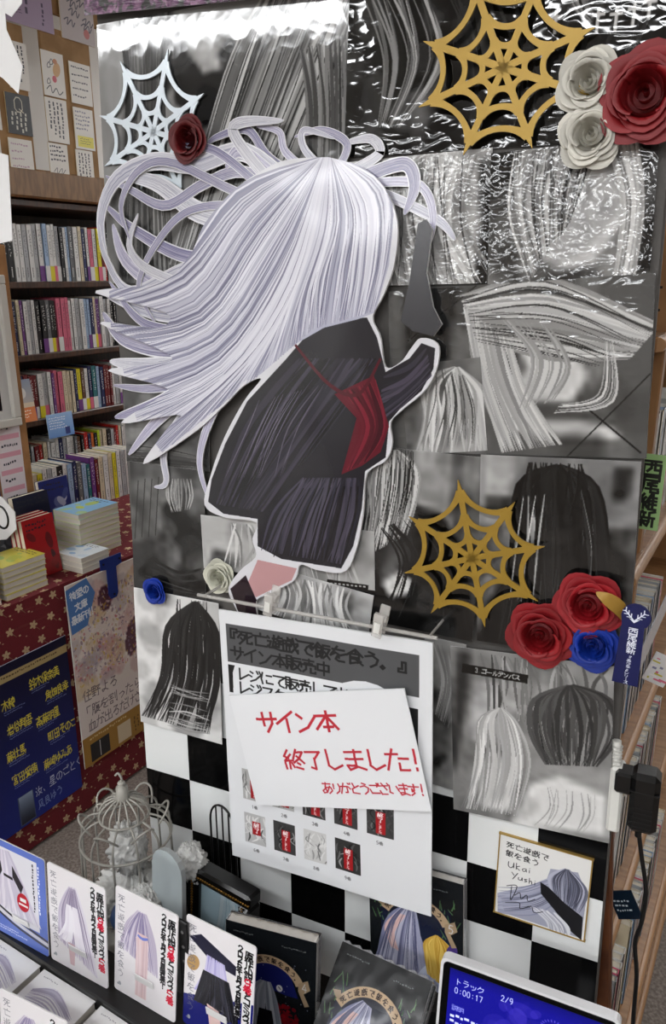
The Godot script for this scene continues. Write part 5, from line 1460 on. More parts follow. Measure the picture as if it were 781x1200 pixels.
func webs_and_roses() -> void:
	var gold := paint(Color(0.6, 0.48, 0.16), 0.38, 0.3)
	var pearl := paint(Color(0.8, 0.84, 0.87), 0.3, 0.1)
	web("white_paper_web", "pearly white paper spider web at the board's upper left", Vector2(0.0024, 0.8518), [Vector2(0.0317, 0.9440), Vector2(0.0827, 0.8872), Vector2(0.0872, 0.8261), Vector2(0.0445, 0.7690), Vector2(-0.0237, 0.7846), Vector2(-0.0818, 0.8182), Vector2(-0.0847, 0.8808), Vector2(-0.0446, 0.9410)], pearl, 0.004, 0.0085)
	web("gold_paper_web", "large gold paper spider web at the board's top, beside the white roses", Vector2(0.4588, 0.8624), [Vector2(0.4921, 0.9388), Vector2(0.5474, 0.8858), Vector2(0.5467, 0.8260), Vector2(0.4925, 0.7828), Vector2(0.4191, 0.7831), Vector2(0.3677, 0.8361), Vector2(0.3715, 0.8997), Vector2(0.4217, 0.9527)], gold, 0.014, 0.0095)
	web("gold_paper_web", "gold paper spider web low on the board, left of the red roses", Vector2(0.4468, 0.3374), [Vector2(0.4267, 0.4302), Vector2(0.4940, 0.4097), Vector2(0.5301, 0.3615), Vector2(0.5261, 0.2955), Vector2(0.4658, 0.2540), Vector2(0.3981, 0.2606), Vector2(0.3626, 0.3078), Vector2(0.3669, 0.3801)], gold, 0.02, 0.0092)
	var white := Color(0.78, 0.77, 0.73)
	var red := Color(0.5, 0.03, 0.07)
	var blue := Color(0.01, 0.17, 0.56)
	rose("upper of two white paper roses beside the gold web", white, 0.034, on_board(Vector2(0.5450, 0.8377), 0.012), 1)
	rose("lower of two white paper roses beside the gold web", white, 0.035, on_board(Vector2(0.5508, 0.7893), 0.012), 2)
	rose("biggest crimson paper rose, at the board's top right corner", red, 0.048, on_board(Vector2(0.5990, 0.8182), 0.016), 3)
	rose("dark red paper rosebud half behind the cutout's top strands", Color(0.34, 0.02, 0.04), 0.03, on_board(Vector2(0.0647, 0.8341), 0.0115), 4, true)
	rose("cream white paper rose left of the clip rail", Color(0.76, 0.76, 0.7), 0.027, on_board(Vector2(0.0826, 0.2629), 0.012), 5)
	rose("small blue paper rosebud at the board's left edge", blue, 0.0225, on_board(Vector2(-0.0340, 0.2244), 0.01), 6, true)
	rose("red paper rose, lower left of the pair below the gold web", red, 0.042, on_board(Vector2(0.5313, 0.2543), 0.014), 7)
	rose("red paper rose, upper right of the pair below the gold web", Color(0.55, 0.04, 0.09), 0.04, on_board(Vector2(0.5817, 0.2988), 0.014), 8)
	rose("blue paper rose under the two red ones", blue, 0.034, on_board(Vector2(0.5895, 0.2509), 0.012), 9)
	# gold leaf on the red rose
	var leaf := begin()
	leaf.set_smooth_group(0)
	var pts := curve([Vector3(0, 0, 0.03), Vector3(0.012, -0.004, 0.034), Vector3(0.026, -0.016, 0.03), Vector3(0.034, -0.034, 0.02)], 10)
	for i in 10:
		var w0 := 0.006 * sin(PI * (i + 0.3) / 11.0)
		var w1 := 0.006 * sin(PI * (i + 1.3) / 11.0)
		var q := [pts[i] + Vector3(w0, w0, 0), pts[i + 1] + Vector3(w1, w1, 0), pts[i + 1] - Vector3(w1, w1, 0), pts[i] - Vector3(w0, w0, 0)]
		for kk in [0, 1, 2, 0, 2, 3]:
			leaf.set_uv(Vector2.ZERO)
			leaf.add_vertex(q[kk])
	leaf.generate_normals()
	single("gold_paper_leaf", leaf.commit(), paint(Color(0.62, 0.48, 0.2), 0.35, 0.2), "small curled gold paper leaf on the red rose at the board's right edge", "paper leaf", on_board(Vector2(0.5913, 0.3225), 0.012))

# ---------------------------------------------------------------- hanging notices
func notices() -> void:
	var rail_h := 0.062
	var a: Vector2 = Vector2(0.0783, 0.2503)
	var c: Vector2 = Vector2(0.4198, 0.2465)
	var rail := thing("clear_clip_rail", "thin clear acrylic rail holding the notice in front of the board", "rail", board)
	var acry := StandardMaterial3D.new()
	acry.albedo_color = Color(0.75, 0.74, 0.72, 0.55)
	acry.transparency = BaseMaterial3D.TRANSPARENCY_ALPHA
	acry.roughness = 0.08
	part("rod", tube([Vector3(a.x, a.y, rail_h), Vector3(c.x, c.y, rail_h)], 0.0026, 8), acry, rail)
	for q in [a.lerp(c, 0.03), a.lerp(c, 0.97)]:
		part("bracket", tube([Vector3(q.x, q.y, rail_h), Vector3(q.x, q.y + 0.002, 0.004)], 0.002, 6), acry, rail)
	# the notice: A3, text on a grey block, rows of small cover pictures
	var W := 900
	var H := 1272
	var im := canvas(W, H, Color(0.86, 0.87, 0.88))
	im.fill_rect(Rect2i(30, 62, 820, 186), Color(0.3, 0.305, 0.31))
	var ink := Color(0.035, 0.035, 0.04)
	text(im, "『死亡遊戯で飯を食う。』", Vector2(16, 84), 66, 9, ink, false, 0.98, 0.0, 0.0, 1.06)
	text(im, "サイン本販売中", Vector2(46, 168), 62, 8.5, ink, false, 0.98, 0.0, 0.0, 1.06)
	fill(im, [Vector2(30, 262), Vector2(62, 262), Vector2(50, 300), Vector2(48, 400), Vector2(30, 400)], ink)
	oval(im, Vector2(440, 420), 400, 150, Color(0.86, 0.87, 0.88))
	im.fill_rect(Rect2i(780, 300, 66, 240), ink)
	oval(im, Vector2(640, 420), 190, 200, Color(0.86, 0.87, 0.88))
	text(im, "レジにて販売してお", Vector2(72, 272), 54, 7.5, ink, false, 0.98, 0.0, 0.0, 1.06)
	text(im, "レジスタ", Vector2(72, 340), 54, 7.5, ink, false, 0.98, 0.0, 0.0, 1.06)
	var g := RandomNumberGenerator.new()
	g.seed = 19
	var n := 0
	for ry in 2:
		for rx in 5:
			if ry == 1 and rx == 4:
				continue
			n += 1
			var p := Vector2(70 + rx * 142, 780 + ry * 232)
			var r := Rect2i(int(p.x), int(p.y), 112, 160)
			var base := 0.72 if rx < 2 else 0.3
			if ry == 1:
				base = [0.75, 0.3, 0.82, 0.25][rx]
			im.fill_rect(r, grey(base))
			for k in 26:
				var q := p + Vector2(g.randf_range(8, 104), g.randf_range(4, 110))
				stroke(im, [q, q + Vector2(g.randf_range(-20, 20), 24), q + Vector2(g.randf_range(-24, 24), 50)], g.randf_range(3, 9), grey(clampf(base + g.randf_range(-0.4, 0.45), 0.08, 0.88)), 0.8, 6)
			im.fill_rect(Rect2i(int(p.x) - 40, int(p.y), 40, 170), Color(0.86, 0.87, 0.88))
			im.fill_rect(Rect2i(int(p.x) + 112, int(p.y), 30, 170), Color(0.86, 0.87, 0.88))
			im.fill_rect(Rect2i(int(p.x) - 2, int(p.y) + 160, 140, 20), Color(0.86, 0.87, 0.88))
			if not (ry == 1 and rx == 2):
				var rr := Rect2i(int(p.x) + 38, int(p.y) + 40, 40, 108 if not (ry == 1 and rx == 0) else 70)
				im.fill_rect(rr, Color(0.62, 0.05, 0.08))
				if ry == 1 and rx == 0:
					text(im, "終了", Vector2(p.x + 46, p.y + 46), 25, 4, Color(0.92, 0.9, 0.9), true)
				else:
					text(im, "終了", Vector2(p.x + 46, p.y + 44), 22, 3.6, Color(0.92, 0.9, 0.9), true)
					text(im, "しました", Vector2(p.x + 51, p.y + 96), 11, 2, Color(0.92, 0.9, 0.9), true)
			text(im, "%d巻" % n, Vector2(p.x + 40, p.y + 186), 16, 2, Color(0.35, 0.35, 0.36))
	var s: Array = [Vector2(0.2632, 0.0436), Vector2(0.3055, 0.3814), 0.0185]
	var size: Vector2 = s[1]
	var paper := paint(Color(0.85, 0.86, 0.87), 0.7)
	single("sale_notice", sheet(size.x, size.y, 0.0003, 0.005, 31, 8, 14), [printed(half(im), 0.55), paper], "large white printed sale notice with a grey heading, hanging from the clear rail", "notice", on_board(s[0], 0.053, s[2]))
	# the handwritten sheet over it
	var hw := canvas(760, 500, Color(0.88, 0.89, 0.9))
	var red := Color(0.72, 0.1, 0.17)
	text(hw, "サイン本", Vector2(105, 82), 84, 11, red, false, 1.05, 0.0, 0.015, 1.0)
	text(hw, "終了しました!", Vector2(190, 246), 84, 9, red, false, 1.02, 0.0, 0.02, 1.02)
	text(hw, "ありがとうございます!", Vector2(330, 388), 46, 5.5, red, false, 0.9, 0.0, 0.025, 0.96)
	var s2: Array = [Vector2(0.2727, 0.0648), Vector2(0.2629, 0.1632), 0.2413]
	var sz2: Vector2 = s2[1]
	single("handwritten_sheet", sheet(sz2.x, sz2.y, 0.0003, 0.004, 33, 8, 8), [printed(half(hw), 0.6), paper], "white sheet with red handwriting taped across the sale notice", "notice", on_board(s2[0], 0.064, s2[2]))
	# two clear clips on the rail
	var clear := StandardMaterial3D.new()
	clear.albedo_color = Color(0.86, 0.85, 0.83, 0.4)
	clear.transparency = BaseMaterial3D.TRANSPARENCY_ALPHA
	clear.roughness = 0.06
	var spots := [Vector2(0.1964, 0.2609), Vector2(0.3487, 0.2576)]
	for i in 2:
		var p: Vector2 = spots[i]
		var cl := thing("clear_clip", "clear plastic clip gripping the notice's top edge, %s" % ["beside the cutout's lowest tip", "right of its middle"][i], "clip", board * at(Vector3(p.x, p.y, 0.068), 0, 0, -10), "clear plastic clips")
		part("front_jaw", box(Vector3(0.013, 0.032, 0.003), 0.001), clear, cl, at(Vector3(0, -0.004, 0.005), 0, 6))
		part("back_jaw", box(Vector3(0.013, 0.036, 0.003), 0.001), clear, cl, at(Vector3(0, 0.0, -0.011), 0, -6))
		part("hinge", tube([Vector3(-0.008, 0.004, -0.003), Vector3(0.008, 0.004, -0.003)], 0.0055, 10), clear, cl)
		part("pad", box(Vector3(0.008, 0.014, 0.001)), paint(Color(0.85, 0.85, 0.83), 0.3), cl, at(Vector3(0, -0.006, 0.0072), 0, 6))
	# signed art card on the squares
	var W2 := 520
	var si := canvas(W2, 560, Color(0.87, 0.87, 0.86))
	g.seed = 23
	var slate := [Color(0.3, 0.31, 0.38), Color(0.5, 0.51, 0.6), Color(0.72, 0.73, 0.8)]
	fill(si, [Vector2(300, 140), Vector2(450, 110), Vector2(510, 240), Vector2(505, 400), Vector2(505, 548), Vector2(20, 548), Vector2(14, 420), Vector2(180, 330), Vector2(280, 240)], Color(0.6, 0.61, 0.68))
	strands(si, 90, [Vector2(330, 180), Vector2(160, 330), Vector2(10, 420)], [Vector2(420, 230), Vector2(240, 470), Vector2(20, 560)], slate[1], slate[2], 20, g)
	strands(si, 16, [Vector2(330, 190), Vector2(160, 320), Vector2(10, 380)], [Vector2(400, 260), Vector2(240, 440), Vector2(60, 540)], slate[0], slate[1], 5, g)
	strands(si, 90, [Vector2(380, 110), Vector2(300, 200), Vector2(330, 330)], [Vector2(400, 110), Vector2(510, 220), Vector2(480, 380)], slate[0], slate[2], 14, g)
	strands(si, 20, [Vector2(380, 112), Vector2(310, 200), Vector2(340, 330)], [Vector2(400, 112), Vector2(500, 220), Vector2(470, 370)], Color(0.15, 0.15, 0.2), slate[0], 5, g)
	fill(si, [Vector2(250, 250), Vector2(300, 270), Vector2(390, 340), Vector2(500, 400), Vector2(505, 560), Vector2(440, 520), Vector2(350, 420), Vector2(260, 330)], Color(0.06, 0.06, 0.08))
	strands(si, 30, [Vector2(200, 440), Vector2(300, 500), Vector2(320, 560)], [Vector2(350, 430), Vector2(420, 500), Vector2(440, 560)], Color(0.55, 0.56, 0.62), Color(0.88, 0.88, 0.9), 18, g)
	text(si, "死亡遊戯で", Vector2(44, 40), 40, 4, ink, false, 1.0, 0.06, 0.01, 1.25)
	text(si, "飯を食う", Vector2(44, 98), 40, 4, ink, false, 1.0, 0.06, 0.01, 1.25)
	# two lines of signature and a monogram
	for e in [[[62, 175], [62, 205], [76, 215], [90, 200], [92, 174], [94, 212]], [[108, 170], [108, 216]], [[128, 186], [108, 200], [130, 216]], [[160, 192], [144, 200], [150, 214], [164, 204], [164, 190], [168, 214]], [[184, 192], [184, 214]], [[184, 180], [185, 183]],
			[[84, 242], [100, 262]], [[120, 238], [92, 290]], [[126, 264], [126, 280], [142, 278], [146, 260], [148, 282]], [[176, 262], [160, 268], [174, 276], [160, 284]], [[188, 246], [188, 286]], [[188, 272], [200, 266], [204, 286]], [[220, 266], [220, 286]], [[220, 254], [221, 257]],
			[[90, 340], [90, 440], [120, 330], [60, 350]], [[110, 400], [140, 370], [150, 410], [180, 370], [190, 410], [230, 380]], [[60, 470], [140, 440], [150, 480], [210, 440], [230, 476], [280, 450]]]:
		var q := []
		for v in e:
			q.append(Vector2(v[0], v[1]))
		stroke(si, q, 4.5, Color(0.06, 0.06, 0.08), 0.1, 20)
	var s3: Array = [Vector2(0.5487, -0.0920), Vector2(0.1146, 0.1189), -0.0197]
	var k3: Vector2 = s3[1]
	var sk := thing("signed_art_card", "square signed art card with a gold rim, on the checked squares", "art card", on_board(s3[0], 0.0012, s3[2]))
	part("board", card(k3.x, k3.y, 0.0025), [printed(half(si), 0.4), paint(Color(0.62, 0.5, 0.25), 0.35, 0.3)], sk)
	for e in [[Vector3(0, k3.y / 2, 0.0014), Vector3(k3.x + 0.003, 0.0016, 0.004)], [Vector3(0, -k3.y / 2, 0.0014), Vector3(k3.x + 0.003, 0.0016, 0.004)], [Vector3(-k3.x / 2, 0, 0.0014), Vector3(0.0016, k3.y, 0.004)], [Vector3(k3.x / 2, 0, 0.0014), Vector3(0.0016, k3.y, 0.004)]]:
		part("gold_rim", box(e[1]), paint(Color(0.66, 0.54, 0.28), 0.3, 0.4), sk, at(e[0]))
	# power strip end, adapter and its cord at the board's right edge
	var ps: Vector2 = Vector2(0.6209, 0.0713)
	var strip := thing("white_power_strip", "white power strip end on the board's right edge", "power strip", on_board(ps, 0.0))
	part("body", box(Vector3(0.015, 0.085, 0.026), 0.003), paint(Color(0.82, 0.82, 0.8), 0.4), strip, at(Vector3(0.006, -0.01, 0.004)))
	part("strain_relief", tube([Vector3(0.004, 0.03, 0.008), Vector3(0.002, 0.062, 0.006)], 0.0055, 8), paint(Color(0.8, 0.8, 0.78), 0.5), strip)
	for k in 6:
		part("ridge", ring(Vector3(0.0035, 0.034 + k * 0.0045, 0.008), 0.0056, 0.0007, 12), paint(Color(0.72, 0.72, 0.7), 0.5), strip)
	var ad: Vector2 = Vector2(0.6554, 0.0724)
	var ap := thing("power_adapter", "black wall-plug power adapter plugged in at the board's right edge", "power adapter", on_board(ad, 0.012))
	var blk := paint(Color(0.03, 0.03, 0.032), 0.28)
	part("body", box(Vector3(0.032, 0.075, 0.034), 0.006), blk, ap, at(Vector3(0.003, -0.002, 0)))
	part("plug_head", box(Vector3(0.02, 0.026, 0.028), 0.003), blk, ap, at(Vector3(-0.02, 0.018, 0)))
	for k in 5:
		part("rib", box(Vector3(0.024, 0.0012, 0.001)), paint(Color(0.06, 0.06, 0.065), 0.4), ap, at(Vector3(0.001, -0.006 - k * 0.006, 0.0172)))
	part("seam", box(Vector3(0.0325, 0.001, 0.0345)), paint(Color(0.08, 0.08, 0.085), 0.4), ap, at(Vector3(0.003, 0.014, 0)))
	part("cord_boot", tube([Vector3(0, -0.038, 0), Vector3(0, -0.052, 0)], 0.004, 8), blk, ap)
	var cp := []
	for q in [Vector2(0.6554, 0.0276), Vector2(0.6618, -0.0068), Vector2(0.6701, -0.0505), Vector2(0.6688, -0.0924), Vector2(0.6637, -0.1245), Vector2(0.6693, -0.1715), Vector2(0.6704, -0.2342), Vector2(0.6755, -0.3503)]:
		cp.append(Vector3(q.x, q.y, 0.012))
	var local := []
	for q in cp:
		local.append(q - Vector3(ad.x, ad.y, 0.012))
	part("cord", tube(curve(local, 24), 0.0026, 8), blk, ap)

# ---------------------------------------------------------------- the table in front of the board
func display_table() -> void:
	var t := thing("display_table", "low display table under black lace cloth, in front of the board", "table", at(Vector3(-0.4, 0, -0.42)))
	part("tabletop", box(Vector3(1.06, 0.025, 0.58), 0.003), wood(Color(0.3, 0.2, 0.12), Color(0.4, 0.28, 0.18), 61), t, at(Vector3(0, 0.462, 0)))
	for s in [[-0.49, -0.25], [0.49, -0.25], [-0.49, 0.25], [0.49, 0.25]]:
		part("leg", box(Vector3(0.04, 0.45, 0.04), 0.003), paint(Color(0.2, 0.14, 0.09)), t, at(Vector3(s[0], 0.225, s[1])))
	var im := canvas(512, 512, Color(0.025, 0.025, 0.028))
	var g := RandomNumberGenerator.new()
	g.seed = 55
	for y in 8:
		for x in 8:
			var c := Vector2(x * 64 + 32, y * 64 + 32)
			for k in 10:
				var d := Vector2(cos(TAU * k / 10), sin(TAU * k / 10))
				line(im, c + d * 9, c + d * 21, 3, 2, Color(0.42, 0.42, 0.43))
				oval(im, c + d * 25, 2.5, 2.5, Color(0.42, 0.42, 0.43))
	var lace := StandardMaterial3D.new()
	lace.albedo_texture = ImageTexture.create_from_image(im)
	lace.uv1_triplanar = true
	lace.uv1_world_triplanar = true
	lace.uv1_scale = Vector3(4.5, 4.5, 4.5)
	lace.roughness = 0.85
	part("lace_cloth", boxes([[Vector3(0, 0.477, 0), Vector3(1.07, 0.004, 0.59)], [Vector3(-0.534, 0.38, 0), Vector3(0.003, 0.19, 0.59)], [Vector3(0.534, 0.38, 0), Vector3(0.003, 0.19, 0.59)], [Vector3(0, 0.38, 0.294), Vector3(1.07, 0.19, 0.003)]]), lace, t)
	var r := thing("black_step_riser", "black step riser carrying the promotional cards", "riser", at(Vector3(-0.615, 0.4795, -0.43)))
	part("upper_step", box(Vector3(0.47, 0.148, 0.06), 0.002), paint(Color(0.03, 0.03, 0.032), 0.4), r, at(Vector3(0, 0.074, -0.084)))
	part("lower_step", box(Vector3(0.47, 0.1, 0.06), 0.002), paint(Color(0.03, 0.03, 0.032), 0.4), r, at(Vector3(0, 0.05, 0.086)))
	for k in 3:
		part("peg_hole", tube([Vector3(0.085, 0.03 + k * 0.04, -0.0541), Vector3(0.085, 0.03 + k * 0.04, -0.0535)], 0.005, 10), paint(Color(0.5, 0.5, 0.5), 0.4), r)
	var post := thing("perforated_post", "black perforated post between two promotional cards", "post", at(Vector3(-0.525, 0.6279, -0.53)))
	part("bar", box(Vector3(0.016, 0.14, 0.004), 0.001), paint(Color(0.025, 0.025, 0.028), 0.4), post, at(Vector3(0, 0.07, 0)))
	for k in 6:
		part("hole", tube([Vector3(0, 0.014 + k * 0.022, 0.002), Vector3(0, 0.014 + k * 0.022, 0.0025)], 0.0022, 8), paint(Color(0.4, 0.4, 0.4), 0.4), post)

func promo_text(im: Image) -> void:
	var blk := Color(0.05, 0.05, 0.06)
	var red := Color(0.78, 0.08, 0.2)
	var W := im.get_width()
	im.fill_rect(Rect2i(W - 62, 30, 50, 470), Color(0.88, 0.88, 0.89))
	im.fill_rect(Rect2i(W - 104, 24, 34, 380), Color(0.88, 0.88, 0.89, 1))
	text(im, "原作小説", Vector2(W - 58, 40), 42, 7.5, blk, true, 1.0, 0.0, 0.0, 0.84)
	text(im, "9巻", Vector2(W - 58, 184), 40, 8, red, true, 1.0, 0.0, 0.0, 0.84)
	text(im, "とコミックス", Vector2(W - 54, 254), 36, 7, blk, true, 1.0, 0.0, 0.0, 0.8)
	text(im, "5巻", Vector2(W - 58, 428), 40, 8, red, true, 1.0, 0.0, 0.0, 0.84)
	text(im, "2026年1月22日同時発売!", Vector2(W - 100, 30), 32, 6.5, blk, true, 0.9, 0.0, 0.0, 0.84)

func promo_card(called: String, label: String, kind: int, p: Vector3, yaw: float, lean: float) -> void:
	var im := canvas(400, 592, Color(0.88, 0.87, 0.88))
	var g := RandomNumberGenerator.new()
	g.seed = 400 + kind
	var lav := Color(0.68, 0.64, 0.73)
	var pale := Color(0.88, 0.86, 0.9)
	match kind:
		0:
			im.fill(Color(0.36, 0.45, 0.76))
			im.fill_rect(Rect2i(-10, 40, 350, 430), Color(0.85, 0.85, 0.88))
			strands(im, 60, [Vector2(60, 60), Vector2(40, 260), Vector2(-20, 420)], [Vector2(130, 50), Vector2(240, 260), Vector2(350, 440)], Color(0.72, 0.7, 0.78), pale, 22, g)
			for s in [[Vector2(150, 130), Vector2(230, 230), Vector2(210, 280), Vector2(150, 200)], [Vector2(60, 130), Vector2(0, 240), Vector2(20, 280), Vector2(70, 190)], [Vector2(80, 200), Vector2(150, 205), Vector2(150, 222), Vector2(80, 216)]]:
				fill(im, s, Color(0.16, 0.15, 0.19))
			stroke(im, [Vector2(-10, 410), Vector2(160, 460), Vector2(400, 500)], 14, Color(0.2, 0.2, 0.24), 0)
			stroke(im, [Vector2(-10, 450), Vector2(160, 505), Vector2(400, 540)], 14, Color(0.2, 0.2, 0.24), 0)
			stroke(im, [Vector2(-10, 430), Vector2(160, 482), Vector2(400, 520)], 22, Color(0.8, 0.8, 0.84), 0)
			oval(im, Vector2(222, 330), 46, 56, Color(0.7, 0.08, 0.16))
			im.fill_rect(Rect2i(200, 304, 46, 22), Color(0.9, 0.9, 0.9))
			im.fill_rect(Rect2i(188, 340, 70, 12), Color(0.9, 0.88, 0.88))
			smallprint(im, Rect2(300, 60, 24, 300), 1, Color(0.12, 0.12, 0.2), g, true)
			smallprint(im, Rect2(342, 60, 24, 420), 1, Color(0.9, 0.92, 1.0), g, true)
			smallprint(im, Rect2(20, 540, 250, 30), 2, Color(0.8, 0.84, 0.95), g)
		1:
			strands(im, 80, [Vector2(150, 90), Vector2(70, 250), Vector2(60, 440)], [Vector2(200, 80), Vector2(260, 280), Vector2(330, 560)], lav, pale, 22, g)
			strands(im, 30, [Vector2(150, 95), Vector2(80, 250), Vector2(80, 440)], [Vector2(195, 90), Vector2(250, 280), Vector2(310, 540)], Color(0.5, 0.46, 0.56), lav, 5, g)
			strands(im, 30, [Vector2(130, 200), Vector2(120, 320), Vector2(60, 420)], [Vector2(200, 200), Vector2(230, 340), Vector2(260, 480)], pale, Color(0.93, 0.92, 0.94), 22, g)
			fill(im, [Vector2(130, 430), Vector2(180, 430), Vector2(170, 560), Vector2(140, 560)], Color(0.8, 0.68, 0.7))
			promo_text(im)
		2:
			strands(im, 80, [Vector2(150, 80), Vector2(70, 200), Vector2(30, 330)], [Vector2(200, 80), Vector2(260, 230), Vector2(290, 400)], lav, pale, 22, g)
			strands(im, 30, [Vector2(150, 85), Vector2(80, 200), Vector2(40, 330)], [Vector2(195, 85), Vector2(250, 230), Vector2(280, 400)], Color(0.48, 0.45, 0.6), lav, 5, g)
			fill(im, [Vector2(150, 200), Vector2(215, 200), Vector2(220, 330), Vector2(210, 560), Vector2(140, 560), Vector2(140, 330)], Color(0.85, 0.74, 0.74))
			stroke(im, [Vector2(150, 215), Vector2(180, 225), Vector2(215, 212)], 16, Color(0.45, 0.5, 0.8), 0.3)
			strands(im, 20, [Vector2(140, 230), Vector2(150, 380), Vector2(140, 560)], [Vector2(220, 230), Vector2(212, 380), Vector2(212, 560)], Color(0.8, 0.7, 0.72), Color(0.9, 0.83, 0.84), 9, g)
			promo_text(im)
		3:
			fill(im, [Vector2(0, 430), Vector2(400, 300), Vector2(400, 592), Vector2(0, 592)], Color(0.08, 0.1, 0.42))
			fill(im, [Vector2(90, 70), Vector2(300, 150), Vector2(320, 200), Vector2(160, 190), Vector2(20, 110)], Color(0.12, 0.12, 0.2))
			strands(im, 40, [Vector2(130, 160), Vector2(110, 260), Vector2(60, 380)], [Vector2(230, 170), Vector2(250, 270), Vector2(300, 420)], Color(0.6, 0.58, 0.8), Color(0.8, 0.78, 0.9), 16, g)
			fill(im, [Vector2(110, 250), Vector2(260, 250), Vector2(330, 470), Vector2(220, 430), Vector2(60, 440)], Color(0.1, 0.1, 0.13))
			strands(im, 36, [Vector2(120, 250), Vector2(110, 340), Vector2(60, 440)], [Vector2(250, 250), Vector2(280, 340), Vector2(330, 470)], Color(0.06, 0.06, 0.08), Color(0.28, 0.28, 0.33), 12, g)
			oval(im, Vector2(50, 240), 34, 46, Color(0.7, 0.56, 0.36), 0.5)
			fill(im, [Vector2(140, 420), Vector2(210, 430), Vector2(250, 592), Vector2(170, 592)], Color(0.85, 0.73, 0.72))
			promo_text(im)
	if kind > 0:
		text(im, "死亡遊戯で飯を食う。", Vector2(20, 40), 40, 2.6, Color(0.42, 0.42, 0.46), true, 1.0, 0.0, 0.0, 1.32)
		oval(im, Vector2(36, 545), 9, 11, Color(0.6, 0.62, 0.64))
	var t := thing(called, label, "promotional card", at(p, yaw, -lean), "promotional cards")
	part("card", card(0.1, 0.148, 0.0016, 0.004), [printed(half(im), 0.25), paint(Color(0.85, 0.85, 0.85), 0.4)], t, at(Vector3(0, 0.074, 0)))
	var clear := paint(Color(0.9, 0.9, 0.9), 0.08)
	part("easel_foot", boxes([[Vector3(0, 0.02, -0.006), Vector3(0.03, 0.04, 0.001)]]), clear, t, at(Vector3.ZERO, 0, 14))

